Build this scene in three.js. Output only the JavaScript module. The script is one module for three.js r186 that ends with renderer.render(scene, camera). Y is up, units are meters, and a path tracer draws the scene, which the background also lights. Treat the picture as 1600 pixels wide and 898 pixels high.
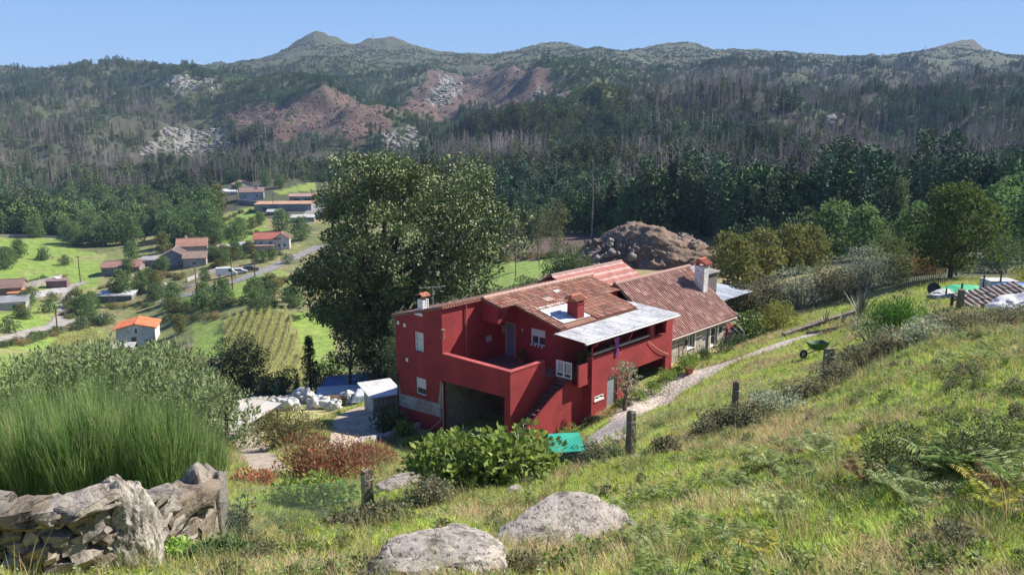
import * as THREE from 'three';
import { mergeGeometries, mergeVertices } from 'three/addons/utils/BufferGeometryUtils.js';
import { ImprovedNoise } from 'three/addons/math/ImprovedNoise.js';

// ---------------------------------------------------------------- camera, sky, sun, exposure
const scene = new THREE.Scene();
const FOC = 800 / Math.tan(32.5 * Math.PI / 180);           // focal length in photo pixels (1600 wide)
const PITCH = Math.atan(249 / FOC);
const camera = new THREE.PerspectiveCamera(2 * Math.atan(449 / FOC) * 180 / Math.PI, 1600 / 898, 0.3, 9000);
camera.position.set(0, 0, 0);
camera.rotation.set(-PITCH, 0, 0);
scene.add(camera);
const renderer = new THREE.WebGLRenderer({ antialias: true });
renderer.toneMapping = THREE.LinearToneMapping;
renderer.toneMappingExposure = 1.75;
renderer.shadowMap.enabled = true;
const SUN_AZ = 69.5 * Math.PI / 180, SUN_EL = 42.3 * Math.PI / 180;
const sunDir = new THREE.Vector3(Math.sin(SUN_AZ) * Math.cos(SUN_EL), Math.sin(SUN_EL), -Math.cos(SUN_AZ) * Math.cos(SUN_EL));
const sun = new THREE.DirectionalLight(new THREE.Color(1.0, 0.93, 0.82), 5);
sun.position.copy(sunDir).multiplyScalar(600); sun.castShadow = true; sun.shadow.radius = 1;
sun.shadow.mapSize.set(4096, 4096);
Object.assign(sun.shadow.camera, { left: -150, right: 150, top: 150, bottom: -150, near: 10, far: 2500 });
scene.add(sun, sun.target);
{ // clear blue sky: paler towards the horizon and towards the sun's side
  const W = 256, H = 128, px = new Float32Array(W * H * 4), dir = new THREE.Vector3();
  for (let j = 0; j < H; j++) for (let i = 0; i < W; i++) {
    const th = (j + 0.5) / H * Math.PI, ph = ((i + 0.5) / W - 0.5) * 2 * Math.PI, el = -(Math.PI / 2 - th);
    dir.set(Math.cos(el) * Math.cos(ph), Math.sin(el), Math.cos(el) * Math.sin(ph));
    const e = Math.max(0, dir.y), k = 1 - Math.exp(-e * 5.0), z = Math.pow(e, 0.75);
    let r = 0.32 + (0.135 - 0.32) * k, g = 0.46 + (0.325 - 0.46) * k, b = 0.63 + (0.62 - 0.63) * k;
    const q = Math.min(1, z * 1.25); r += (0.02 - r) * q; g += (0.06 - g) * q; b += (0.22 - b) * q;
    const c = Math.max(0, dir.dot(sunDir)), gl = 0.07 * Math.pow(c, 6);
    px.set([r + gl, g + gl, b + gl, 1], (j * W + i) * 4);
  }
  const t = new THREE.DataTexture(px, W, H, THREE.RGBAFormat, THREE.FloatType);
  t.mapping = THREE.EquirectangularReflectionMapping; t.magFilter = t.minFilter = THREE.LinearFilter; t.wrapS = THREE.RepeatWrapping; t.needsUpdate = true;
  scene.background = t; scene.environment = t;
}
scene.fog = new THREE.FogExp2(new THREE.Color(0.50, 0.68, 1.0), 0.00013);

// ---------------------------------------------------------------- helpers
let seed = 12345;
const rnd = () => { seed = (seed + 0x6D2B79F5) | 0; let t = Math.imul(seed ^ (seed >>> 15), 1 | seed); t = (t + Math.imul(t ^ (t >>> 7), 61 | t)) ^ t; return ((t ^ (t >>> 14)) >>> 0) / 4294967296; };
const reseed = n => { seed = n | 0; };
const rr = (a, b) => a + (b - a) * rnd();
const pick = a => a[Math.floor(rnd() * a.length)];
const clamp = (x, a, b) => Math.min(b, Math.max(a, x));
const smooth = (a, b, x) => { const t = clamp((x - a) / (b - a), 0, 1); return t * t * (3 - 2 * t); };
const lerp = (a, b, t) => a + (b - a) * t;
const IN = new ImprovedNoise();
const noise = (x, y, z = 0) => IN.noise(x + 31.7, y + 17.3, z + 5.1);
const fbm = (x, y, z = 0, o = 4) => { let s = 0, a = 0.5; for (let i = 0; i < o; i++) { s += a * noise(x, y, z + i * 7.7); x *= 2.03; y *= 2.03; z *= 2.03; a *= 0.5; } return s; };
const V3 = (x, y, z) => new THREE.Vector3(x, y, z);
const cP = Math.cos(PITCH), sP = Math.sin(PITCH);
function at(px, py, d) {                                     // point seen at a photo pixel, at d metres ahead
  const a = (px - 800) / FOC, b = (py - 449) / FOC, y = -sP - b * cP, z = -cP + b * sP;
  return V3(a * d / -z, y * d / -z, -d);
}
function proj(x, y, z) { const w = -y * sP - z * cP, uu = y * cP - z * sP; return [800 + FOC * x / w, 449 - FOC * uu / w]; }

const taken = {};
const numbered = n => { const k = taken[n] = (taken[n] ?? -1) + 1; return k ? n + '_' + String(k).padStart(3, '0') : n; };
function sh(o) { o.castShadow = o.receiveShadow = true; return o; }
function mesh(name, geo, mat, parent) { const m = sh(new THREE.Mesh(geo, mat)); m.name = parent ? name : numbered(name); (parent || scene).add(m); return m; }
function tag(o, label, category, group) { o.userData.label = label; o.userData.category = category; if (group) o.userData.group = group; return o; }
function thing(name, label, category, pos = V3(0, 0, 0), turn = 0, group) { const g = new THREE.Group(); g.name = numbered(name); g.position.copy(pos); g.rotation.y = turn; scene.add(g); return tag(g, label, category, group); }
function kind(o, k) { o.userData.kind = k; return o; }
function dup(o, pos, turn, scale, label, group) { const c = o.clone(); c.name = numbered(o.name.replace(/_\d{3}$/, '')); c.userData = { ...o.userData }; c.position.copy(pos); c.rotation.y = turn; if (scale) (typeof scale === 'number') ? c.scale.setScalar(scale) : c.scale.set(...scale); if (label) c.userData.label = label; if (group) c.userData.group = group; scene.add(c); return c; }

function norm(g) { g = g.index ? g.toNonIndexed() : g; for (const k of Object.keys(g.attributes)) if (!['position', 'normal', 'uv', 'color'].includes(k)) g.deleteAttribute(k); return g; }
function merge(list) { list = list.map(norm); const hasC = list.some(g => g.attributes.color); for (const g of list) { if (!g.attributes.uv) g.setAttribute('uv', new THREE.BufferAttribute(new Float32Array(g.attributes.position.count * 2), 2)); if (hasC && !g.attributes.color) g.setAttribute('color', new THREE.BufferAttribute(new Float32Array(g.attributes.position.count * 3).fill(1), 3)); } return mergeGeometries(list, false); }
function boxUV(g, s = 1) { g = norm(g); const p = g.attributes.position, n = g.attributes.normal, uv = new Float32Array(p.count * 2); for (let i = 0; i < p.count; i++) { const ax = Math.abs(n.getX(i)), ay = Math.abs(n.getY(i)), az = Math.abs(n.getZ(i)); const [a, b] = ay > ax && ay > az ? [p.getX(i), p.getZ(i)] : ax > az ? [p.getZ(i), p.getY(i)] : [p.getX(i), p.getY(i)]; uv[2 * i] = a * s; uv[2 * i + 1] = b * s; } g.setAttribute('uv', new THREE.BufferAttribute(uv, 2)); return g; }
function box(w, h, d, x = 0, y = 0, z = 0, rx = 0, ry = 0, rz = 0) { const g = new THREE.BoxGeometry(w, h, d); g.applyMatrix4(new THREE.Matrix4().makeRotationFromEuler(new THREE.Euler(rx, ry, rz))); g.translate(x, y, z); return g; }
function box2(x0, x1, y0, y1, z0, z1) { return box(x1 - x0, y1 - y0, z1 - z0, (x0 + x1) / 2, (y0 + y1) / 2, (z0 + z1) / 2); }
function tube(pts, r0, r1 = r0, seg = 6, end = true) {      // tapered tube along points
  const P = pts.map(p => p.isVector3 ? p : V3(...p)), pos = [], nor = [], idx = [], n = P.length; let up = V3(0.3, 0.1, 0.94).normalize();
  const T = V3(), A = V3(), B = V3();
  for (let i = 0; i < n; i++) {
    T.subVectors(P[Math.min(i + 1, n - 1)], P[Math.max(i - 1, 0)]).normalize(); if (Math.abs(T.dot(up)) > 0.95) up = V3(0.94, 0.1, 0.3).normalize(); A.crossVectors(T, up).normalize(); B.crossVectors(T, A);
    const r = Array.isArray(r0) ? r0[i] : lerp(r0, r1, i / (n - 1));
    for (let k = 0; k < seg; k++) { const t = k / seg * Math.PI * 2, c = Math.cos(t), s = Math.sin(t); const nx = A.x * c + B.x * s, ny = A.y * c + B.y * s, nz = A.z * c + B.z * s; pos.push(P[i].x + nx * r, P[i].y + ny * r, P[i].z + nz * r); nor.push(nx, ny, nz); }
  }
  for (let i = 0; i < n - 1; i++) for (let k = 0; k < seg; k++) { const a = i * seg + k, b = i * seg + (k + 1) % seg, c = a + seg, d = b + seg; idx.push(a, b, c, b, d, c); }
  if (end) for (const i of [0, n - 1]) { const c0 = pos.length / 3; pos.push(P[i].x, P[i].y, P[i].z); nor.push(0, i ? 1 : -1, 0); for (let k = 0; k < seg; k++) { const a = i * seg + k, b = i * seg + (k + 1) % seg; i ? idx.push(a, b, c0) : idx.push(b, a, c0); } }
  const g = new THREE.BufferGeometry(); g.setAttribute('position', new THREE.Float32BufferAttribute(pos, 3)); g.setAttribute('normal', new THREE.Float32BufferAttribute(nor, 3)); g.setIndex(idx);
  const uv = new Float32Array(pos.length / 3 * 2); for (let i = 0; i < uv.length / 2; i++) { uv[2 * i] = (i % seg) / seg * 0.6; uv[2 * i + 1] = Math.floor(i / seg) * 0.5; } g.setAttribute('uv', new THREE.BufferAttribute(uv, 2));
  return g;
}
function tint(g, r, gg, b) { const c = new Float32Array(g.attributes.position.count * 3); for (let i = 0; i < c.length; i += 3) { c[i] = r; c[i + 1] = gg; c[i + 2] = b; } g.setAttribute('color', new THREE.BufferAttribute(c, 3)); return g; }

// procedural textures, tiling, uv in units of one repeat
function tex(size, fn, srgb = true) {
  const a = new Uint8Array(size * size * 4);
  for (let j = 0; j < size; j++) for (let i = 0; i < size; i++) { const c = fn(i / size, j / size); for (let k = 0; k < 3; k++) { let v = clamp(c[k], 0, 1); if (srgb) v = v <= 0.0031308 ? v * 12.92 : 1.055 * Math.pow(v, 1 / 2.4) - 0.055; a[(j * size + i) * 4 + k] = v * 255; } a[(j * size + i) * 4 + 3] = 255; }
  const t = new THREE.DataTexture(a, size, size); t.wrapS = t.wrapT = THREE.RepeatWrapping; t.magFilter = THREE.LinearFilter; t.minFilter = THREE.LinearMipmapLinearFilter; t.generateMipmaps = true; if (srgb) t.colorSpace = THREE.SRGBColorSpace; t.needsUpdate = true; return t;
}
function hash2(i, j, s) { let h = Math.imul(i, 374761393) + Math.imul(j, 668265263) + Math.imul(s, 2147483647 ^ 1013904223); h = Math.imul(h ^ (h >>> 13), 1274126177); return ((h ^ (h >>> 16)) >>> 0) / 4294967296 - 0.5; }
function tnoise(u, v, f, o = 4, sd = 0) {                    // tileable fractal value noise, about -0.5..0.5
  let s = 0, a = 0.6; f = Math.round(f); for (let k = 0; k < o; k++) { const x = u * f, y = v * f, i = Math.floor(x), j = Math.floor(y); let p = x - i, q = y - j; p = p * p * (3 - 2 * p); q = q * q * (3 - 2 * q); const m = n => ((n % f) + f) % f, S = sd * 17 + k * 5 + 3, i0 = m(i), i1 = m(i + 1), j0 = m(j), j1 = m(j + 1); s += a * lerp(lerp(hash2(i0, j0, S), hash2(i1, j0, S), p), lerp(hash2(i0, j1, S), hash2(i1, j1, S), p), q); f *= 2; a *= 0.55; } return s;
}
const mix3 = (a, b, t) => [lerp(a[0], b[0], t), lerp(a[1], b[1], t), lerp(a[2], b[2], t)];
const mottle = tex(512, (u, v) => { const n = tnoise(u, v, 6, 5), m = tnoise(u, v, 40, 3, 5); const k = clamp(0.78 + n * 0.55 + m * 0.5, 0.3, 1); return [k, k, k]; });
const grainBump = tex(256, (u, v) => { const k = clamp(0.5 + tnoise(u, v, 10, 5, 3) * 1.1, 0, 1); return [k, k, k]; }, false);
function mat(color, o = {}) { const { rep, ...p } = o; const m = new THREE.MeshStandardMaterial({ roughness: 0.9, ...p }); m.color.setRGB(...color); if (rep) { m.map = mottle.clone(); m.map.repeat.set(rep, rep); m.map.needsUpdate = true; } return m; }
const vcol = (o = {}) => new THREE.MeshStandardMaterial({ roughness: 0.95, vertexColors: true, side: THREE.DoubleSide, ...o });
const leafMat = (o = {}) => new THREE.MeshPhysicalMaterial({ roughness: 0.9, vertexColors: true, side: THREE.DoubleSide, transmission: 0.45, thickness: 0, specularIntensity: 0.5, ...o });
// ---------------------------------------------------------------- terrain: control points surveyed off the photograph, [column px, [row px, metres ahead] ...]
const HA = 42.5 * Math.PI / 180, hv = V3(Math.sin(HA), 0, -Math.cos(HA)), hu = V3(-Math.cos(HA), 0, -Math.sin(HA));
const P0 = at(921, 654, 42);                                 // near corner of the red house; hv runs along its long side, hu along its gable side
const HW = (v, u, h = 0) => P0.clone().addScaledVector(hv, v).addScaledVector(hu, u).add(V3(0, h, 0));
const COLS = [
  [-700, 960, 9, 860, 14, 780, 22, 690, 45, 600, 90, 540, 140, 480, 200, 420, 250, 370, 320, 330, 400, 290, 500, 240, 650, 180, 900, 120, 1250],
  [0, 898, 10, 862, 12.4, 800, 17, 700, 38, 640, 65, 580, 110, 530, 150, 480, 200, 420, 250, 370, 320, 330, 400, 290, 500, 240, 650, 180, 900, 128, 1200, 116, 1500],
  [215, 898, 10, 870, 12.2, 790, 16.5, 720, 32, 660, 50, 610, 85, 545, 157, 490, 195, 430, 240, 385, 300, 340, 390, 290, 500, 240, 640, 180, 850, 125, 1200, 110, 1500],
  [400, 898, 9.5, 850, 13, 790, 17.5, 740, 26, 695, 37, 650, 50, 610, 75, 560, 120, 500, 150, 450, 190, 410, 240, 370, 290, 330, 350, 300, 420, 270, 520, 220, 680, 165, 950, 108, 1450],
  [575, 898, 9.3, 840, 13.5, 800, 18.4, 740, 27, 690, 36, 656, 46, 630, 60, 590, 80, 540, 125, 500, 150, 440, 200, 380, 260, 330, 340, 290, 440, 240, 580, 185, 820, 140, 1150, 108, 1500],
  [700, 898, 9, 830, 13, 775, 18, 722, 28, 515, 75, 470, 110, 420, 160, 350, 260, 300, 360, 250, 500, 195, 760, 155, 980, 120, 1300],
  [850, 898, 9, 850, 11.5, 800, 14.5, 752, 18.5, 704, 27, 455, 78, 430, 100, 405, 130, 375, 165, 345, 220, 300, 310, 250, 430, 200, 600, 150, 850, 115, 1200],
  [1010, 898, 8.5, 800, 13, 740, 17.5, 705, 20.3, 668, 29, 643, 37, 430, 90, 405, 120, 375, 160, 340, 220, 300, 300, 250, 430, 200, 600, 155, 850, 120, 1200],
  [1147, 898, 8, 800, 11.5, 720, 17, 660, 23, 630, 28, 592, 39, 566, 46.5, 490, 66, 440, 90, 400, 125, 365, 170, 325, 240, 280, 340, 230, 490, 185, 690, 140, 980, 118, 1250],
  [1292, 898, 7.7, 800, 10.5, 720, 14, 650, 21, 598, 30, 560, 38, 530, 46, 500, 54, 460, 68, 420, 95, 385, 135, 350, 185, 310, 270, 265, 390, 220, 560, 172, 780, 126, 1150],
  [1450, 898, 7.3, 790, 9.5, 700, 12.5, 600, 18, 530, 27, 490, 38, 470, 47, 445, 58, 425, 75, 395, 115, 355, 170, 315, 250, 270, 380, 220, 540, 168, 780, 122, 1100],
  [1600, 898, 7, 790, 8.8, 690, 12, 580, 17, 515, 27, 480, 37, 460, 47, 440, 58, 425, 72, 395, 110, 345, 170, 300, 250, 255, 370, 205, 540, 158, 760, 118, 1100],
  [2300, 898, 5.5, 720, 9, 560, 15, 480, 28, 440, 45, 410, 65, 385, 100, 340, 170, 295, 250, 245, 370, 195, 540, 150, 760, 118, 1100]];
const SKYL = [-700, 112, 0, 113, 150, 106, 260, 104, 340, 102, 400, 100, 432, 88, 462, 69, 490, 56, 520, 65, 548, 75, 575, 67, 602, 60, 640, 71, 700, 86, 745, 86, 800, 84, 832, 74, 870, 70, 912, 79, 980, 83, 1030, 73, 1082, 72, 1125, 84, 1165, 80, 1205, 81, 1280, 91, 1350, 93, 1390, 94, 1430, 87, 1470, 79, 1512, 68, 1535, 76, 1560, 95, 1600, 101, 1900, 110, 2300, 114];
const K = [];                                                // [s*2.5, ln d, tangent]
const addK = p => K.push([p.x / -p.z * 2.5, Math.log(-p.z), p.y / -p.z]);
for (const c of COLS) for (let i = 1; i < c.length; i += 2) addK(at(c[0], c[i], c[i + 1]));
for (let i = 0; i < SKYL.length; i += 2) { const d = SKYL[i] < 360 && SKYL[i] > -1 ? 1750 : 2000; addK(at(SKYL[i], SKYL[i + 1], d)); if (i % 4 == 0) addK(at(SKYL[i], 190, 3600)); }
for (const [v, u, h] of [[0, -0.1, -0.1], [4, -0.1, 0.5], [8.2, -0.1, 1.05], [12, 0.2, 0.95], [16.5, 0.2, 0.9], [-2.5, -0.4, -0.35], [-5, 0, -0.5], [-5, 5, -0.95], [-5.2, 10.9, -1.45], [5, 11.5, -1.6], [13, 7, 0.2], [-8, 3, -1.0], [-8, 8, -1.5], [-2, 5, -1.0], [5, 5, -0.6], [8, 11, -1.5], [3, -2.6, 0.35], [10, -2.6, 1.3]]) addK(HW(v, u, h));
for (const s of [-3, -1.5, 0, 1.5, 3]) { K.push([s * 2.5 / 2.2, Math.log(2), -0.95 - 0.05 * Math.abs(s)]); K.push([s * 2.5 / 2.2, Math.log(4), -0.74]); }
const KN = K.length, tps = (() => {
  const N = KN + 3, A = Array.from({ length: N }, () => new Float64Array(N + 1));
  const ph = r2 => r2 < 1e-12 ? 0 : 0.5 * r2 * Math.log(r2);
  for (let i = 0; i < KN; i++) { for (let j = 0; j < KN; j++) A[i][j] = ph((K[i][0] - K[j][0]) ** 2 + (K[i][1] - K[j][1]) ** 2); A[i][i] += 0.0006; A[i][KN] = A[KN][i] = 1; A[i][KN + 1] = A[KN + 1][i] = K[i][0]; A[i][KN + 2] = A[KN + 2][i] = K[i][1]; A[i][N] = K[i][2]; }
  for (let c = 0; c < N; c++) { let p = c; for (let r = c + 1; r < N; r++) if (Math.abs(A[r][c]) > Math.abs(A[p][c])) p = r; [A[c], A[p]] = [A[p], A[c]]; for (let r = c + 1; r < N; r++) { const f = A[r][c] / A[c][c]; if (f) for (let k = c; k <= N; k++) A[r][k] -= f * A[c][k]; } }
  const x = new Float64Array(N); for (let r = N - 1; r >= 0; r--) { let s = A[r][N]; for (let k = r + 1; k < N; k++) s -= A[r][k] * x[k]; x[r] = s / A[r][r]; } return x;
})();
function tanAt(s, l) { const X = s * 2.5; let t = tps[KN] + tps[KN + 1] * X + tps[KN + 2] * l; for (let i = 0; i < KN; i++) { const a = X - K[i][0], b = l - K[i][1], r2 = a * a + b * b; if (r2 > 1e-12) t += tps[i] * 0.5 * r2 * Math.log(r2); } return t; }
// grid: columns in s = x / distance, rows in ln(distance)
const SC = []; for (let i = 0; i <= 30; i++) SC.push(-1.9 + i * (1.12 / 30)); for (let i = 1; i <= 420; i++) SC.push(-0.78 + i * (1.56 / 420)); for (let i = 1; i <= 30; i++) SC.push(0.78 + i * (1.12 / 30));
const LD0 = Math.log(2), LD1 = Math.log(3600), NR = 500, NC = SC.length, GY = new Float32Array(NR * NC);
const PEAKS = [[490, 8, 30], [524, 5, 38], [602, 5, 40], [572, 5, 20], [870, 5, 60], [1050, 5, 70], [1512, 10, 30], [1470, 7, 45], [1165, 5, 40]].map(([px, h, r]) => [at(px, 70, 2000).x, h, r]);
const dOf = j => Math.exp(LD0 + (LD1 - LD0) * j / (NR - 1));
{ const cs = [], n2 = 150, m2 = 170;                        // coarse spline, then cubic-ish upsampling through bilinear of a fine-enough coarse grid
  const co = new Float64Array(n2 * m2), s0 = -1.9, s1 = 1.9;
  for (let j = 0; j < n2; j++) for (let i = 0; i < m2; i++) co[j * m2 + i] = tanAt(s0 + (s1 - s0) * i / (m2 - 1), LD0 + (LD1 - LD0) * j / (n2 - 1));
  const cub = (a, b, c, d, t) => b + 0.5 * t * (c - a + t * (2 * a - 5 * b + 4 * c - d + t * (3 * (b - c) + d - a)));
  for (let j = 0; j < NR; j++) for (let i = 0; i < NC; i++) {
    const fi = (SC[i] - s0) / (s1 - s0) * (m2 - 1), fj = j / (NR - 1) * (n2 - 1), i0 = Math.min(m2 - 2, Math.floor(fi)), j0 = Math.min(n2 - 2, Math.floor(fj)), q = [];
    for (let b = -1; b < 3; b++) { const row = clamp(j0 + b, 0, n2 - 1) * m2, g = k => co[row + clamp(i0 + k, 0, m2 - 1)]; q.push(cub(g(-1), g(0), g(1), g(2), fi - i0)); }
    const d = dOf(j), x = SC[i] * d, z = -d; let y = cub(...q, fj - j0) * d;
    y += fbm(x * 0.9, z * 0.9, 0, 3) * 0.14 * (1 - smooth(30, 60, d)) + fbm(x * 0.02, z * 0.02, 3, 4) * lerp(0, 14, smooth(300, 900, d)) + fbm(x * 0.09, z * 0.09, 9, 2) * lerp(0, 3, smooth(300, 900, d)) + (fbm(x * 0.0048 + 3, z * 0.0048, 13, 4) * (x > 60 ? 70 : 78) - Math.abs(noise(x * 0.0062 + 0.4 * noise(x * 0.004, z * 0.004), z * 0.0022, 21)) * 34 + 9) * (x > 60 ? smooth(190, 520, d) : smooth(330, 750, d)) * (1 - 0.85 * smooth(1250, 1700, d));
    if (d > 1500) for (const [bx, bh, br] of PEAKS) { const q = ((x - bx) ** 2 + (d - 2000) ** 2 * 0.3) / (br * br); if (q < 9) y += bh * Math.exp(-q) * (1 + 0.9 * fbm(x * 0.05, z * 0.05, 3, 3)); }
    GY[j * NC + i] = y;
  }
}
function colOf(s) { let lo = 0, hi = NC - 2; while (lo < hi) { const m = (lo + hi + 1) >> 1; if (SC[m] <= s) lo = m; else hi = m - 1; } return lo; }
function groundY(x, z) { const d = Math.max(2, -z), s = clamp(x / d, SC[0], SC[NC - 1] - 1e-6), fj = clamp((Math.log(d) - LD0) / (LD1 - LD0) * (NR - 1), 0, NR - 1.001), j = Math.floor(fj), i = colOf(s), a = (s - SC[i]) / (SC[i + 1] - SC[i]), b = fj - j; return lerp(lerp(GY[j * NC + i], GY[j * NC + i + 1], a), lerp(GY[(j + 1) * NC + i], GY[(j + 1) * NC + i + 1], a), b); }
const onG = (x, z, dy = 0) => V3(x, groundY(x, z) + dy, z);
function hit(px, py, d0 = 3, d1 = 3500) {                    // first ground point along a photo pixel's line of sight
  let prev = null; for (let l = Math.log(d0); l < Math.log(d1); l += 0.004) { const d = Math.exp(l), p = at(px, py, d), e = p.y - groundY(p.x, p.z); if (e <= 0) { if (!prev) return onG(p.x, p.z); const t = prev[1] / (prev[1] - e), q = at(px, py, lerp(prev[0], d, t)); return onG(q.x, q.z); } prev = [d, e]; } const p = at(px, py, d1); return onG(p.x, p.z);
}
function inPoly(x, y, P) { let c = false; for (let i = 0, n = P.length / 2, j = n - 1; i < n; j = i++) { const xi = P[2 * i], yi = P[2 * i + 1], xj = P[2 * j], yj = P[2 * j + 1]; if (yi > y !== yj > y && x < (xj - xi) * (y - yi) / (yj - yi) + xi) c = !c; } return c; }
// land cover as areas on the ground, each outline walked off the photograph and laid on the terrain
const landPoly = (a, d0 = 30) => { const o = []; for (let i = 0; i < a.length; i += 2) { const p = hit(a[i], a[i + 1], d0); o.push(p.x, p.z); } return o; };
const CLEAR = [[338, 200, 366, 172, 420, 156, 480, 156, 560, 162, 606, 168, 604, 205, 565, 222, 500, 224, 420, 212], [596, 180, 645, 148, 685, 114, 760, 104, 836, 106, 868, 140, 892, 172, 800, 174, 720, 170, 660, 184], [780, 400, 800, 372, 930, 368, 1100, 372, 1120, 410, 1060, 425, 900, 425]].map(a => landPoly(a, 60));
const ROCKY = [[235, 130, 280, 118, 335, 122, 340, 140, 270, 148], [208, 245, 245, 208, 300, 200, 360, 204, 362, 228, 300, 252], [590, 212, 640, 200, 685, 226, 690, 245, 620, 245], [660, 160, 690, 118, 715, 120, 720, 150, 700, 165], [828, 150, 850, 140, 876, 158, 850, 166], [1290, 188, 1330, 174, 1334, 180, 1296, 194]].map(a => landPoly(a, 200));
const PLANT = [[350, 190, 372, 152, 500, 118, 640, 112, 672, 138, 600, 160, 480, 156, 400, 160]].map(a => landPoly(a, 200));
const SCRUB = [[690, 110, 800, 98, 1000, 100, 1040, 130, 980, 190, 880, 190, 860, 140, 830, 110], [340, 120, 640, 95, 700, 110, 500, 122, 372, 150], [590, 190, 700, 165, 850, 165, 870, 190, 700, 205]].map(a => landPoly(a, 200));
const MEADOW = [[-40, 440, -40, 372, 110, 372, 118, 392, 165, 396, 160, 440, 110, 452, 20, 452], [-40, 620, -40, 540, 100, 518, 160, 510, 170, 560, 60, 600], [-40, 500, 30, 480, 104, 470, 100, 500, 0, 520], [110, 500, 112, 450, 150, 436, 152, 490], [270, 470, 360, 440, 440, 420, 450, 430, 400, 470, 330, 484], [300, 560, 300, 505, 356, 500, 356, 560], [456, 580, 452, 488, 510, 486, 545, 580], [330, 380, 350, 332, 408, 322, 420, 360, 400, 386], [740, 450, 755, 412, 860, 408, 870, 420, 800, 452], [425, 300, 490, 284, 495, 296, 440, 304], [840, 405, 890, 396, 895, 404, 860, 412]].map(a => landPoly(a, 65));
const CORN = [[346, 605, 350, 503, 454, 488, 482, 570, 478, 614, 420, 622], [70, 560, 90, 530, 150, 516, 168, 545, 160, 590, 90, 600]].map(a => landPoly(a, 65));
const inAny = (x, z, L) => L.some(P => inPoly(x, z, P));
// ground colours: soil, dry grass and rock patches
{
  const pos = new Float32Array(NR * NC * 3), col = new Float32Array(NR * NC * 3), uv = new Float32Array(NR * NC * 2), idx = [];
  const C = { grass: [0.16, 0.19, 0.055], dry: [0.30, 0.24, 0.12], soil: [0.17, 0.12, 0.075], forest: [0.065, 0.065, 0.04], scrub: [0.062, 0.08, 0.034], heath: [0.075, 0.066, 0.034], brown: [0.125, 0.078, 0.062], rock: [0.25, 0.235, 0.215], meadow: [0.195, 0.285, 0.048], corn: [0.20, 0.20, 0.07], litter: [0.075, 0.055, 0.04] };
  for (let j = 0; j < NR; j++) for (let i = 0; i < NC; i++) {
    const k = j * NC + i, d = dOf(j), x = SC[i] * d, z = -d, y = GY[k]; pos.set([x, y, z], k * 3); uv[2 * k] = x / 6; uv[2 * k + 1] = z / 6;
    const n = fbm(x * 0.35, z * 0.35, 1, 4), nb = fbm(x * 0.03, z * 0.03, 2, 4), w = x + 14 * fbm(x * 0.02, z * 0.02, 4, 3) * smooth(250, 600, d), wz = z + 14 * fbm(x * 0.02, z * 0.02, 6, 3) * smooth(250, 600, d);
    let c;
    if (d < 62) { c = mix3([0.27, 0.31, 0.075], [0.44, 0.36, 0.19], smooth(-0.08, 0.26, n)); c = mix3(c, C.soil, smooth(0.12, 0.35, fbm(x * 0.8, z * 0.8, 5, 3)) * 0.7); }
    else if (d < 330 && x < 40 && !(x > -22 && d < 75)) c = mix3(mix3(C.grass, C.scrub, smooth(-0.05, 0.2, fbm(x * 0.06, z * 0.06, 12, 3)) * 0.7), C.dry, smooth(-0.18, 0.22, nb + n * 0.6) * 0.75);
    else c = mix3(C.forest, C.scrub, smooth(-0.2, 0.2, nb));
    const top = smooth(70, 125, y) * smooth(1150, 1500, d); c = mix3(c, mix3(C.heath, C.scrub, smooth(-0.15, 0.15, fbm(x * 0.012, z * 0.012, 8, 4))), top);
    if (d > 60) {
      if (inAny(w, wz, SCRUB)) c = mix3(C.scrub, C.heath, smooth(0, 0.3, nb));
      if (inAny(w, wz, CLEAR)) c = mix3(C.brown, C.litter, smooth(-0.1, 0.2, fbm(x * 0.05, z * 0.16, 3, 5)));
      if (inAny(x, z, MEADOW)) c = mix3(C.meadow, C.dry, 0.55 * smooth(0.05, 0.35, fbm(x * 0.05, z * 0.05, 6, 4)));
      if (inAny(x, z, CORN)) c = C.corn;
      if (inAny(w, wz, ROCKY)) c = mix3(C.rock, C.scrub, smooth(-0.05, 0.12, fbm(x * 0.08, z * 0.08, 2, 4)));
    }
    const j2 = 0.85 + 0.3 * rnd(); col.set([c[0] * j2 * 1.25, c[1] * j2 * 1.25, c[2] * j2 * 1.25], k * 3);
  }
  for (let j = 0; j < NR - 1; j++) for (let i = 0; i < NC - 1; i++) { const a = j * NC + i, b = a + 1, c = a + NC, e = c + 1; idx.push(a, b, c, b, e, c); }
  const g = new THREE.BufferGeometry(); g.setAttribute('position', new THREE.BufferAttribute(pos, 3)); g.setAttribute('color', new THREE.BufferAttribute(col, 3)); g.setAttribute('uv', new THREE.BufferAttribute(uv, 2)); g.setIndex(idx); g.computeVertexNormals();
  const m = vcol({ map: mottle, bumpMap: grainBump, bumpScale: 0.05, roughness: 1 });
  kind(mesh('terrain', g, m), 'structure');
  // the bank the photographer stands on, behind the camera
  const q = []; const qi = []; for (let j = 0; j <= 12; j++) for (let i = 0; i < 21; i++) { const z = -2 + j * 3, x = (i - 10) / 10 * 3.8 * (1 + j * 0.9), x0 = (i - 10) / 10 * 3.8; q.push(x, groundY(x0, -2) + 0.3 * Math.max(0, j - 1), z); if (j && i) { const a = (j - 1) * 21 + i - 1; qi.push(a, a + 21, a + 1, a + 1, a + 21, a + 22); } }
  const gb = new THREE.BufferGeometry(); gb.setAttribute('position', new THREE.Float32BufferAttribute(q, 3)); gb.setIndex(qi); gb.computeVertexNormals(); kind(mesh('hill_bank', gb, mat([0.17, 0.17, 0.07], { roughness: 1 })), 'structure');
}
console.log('terrain', KN);
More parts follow.
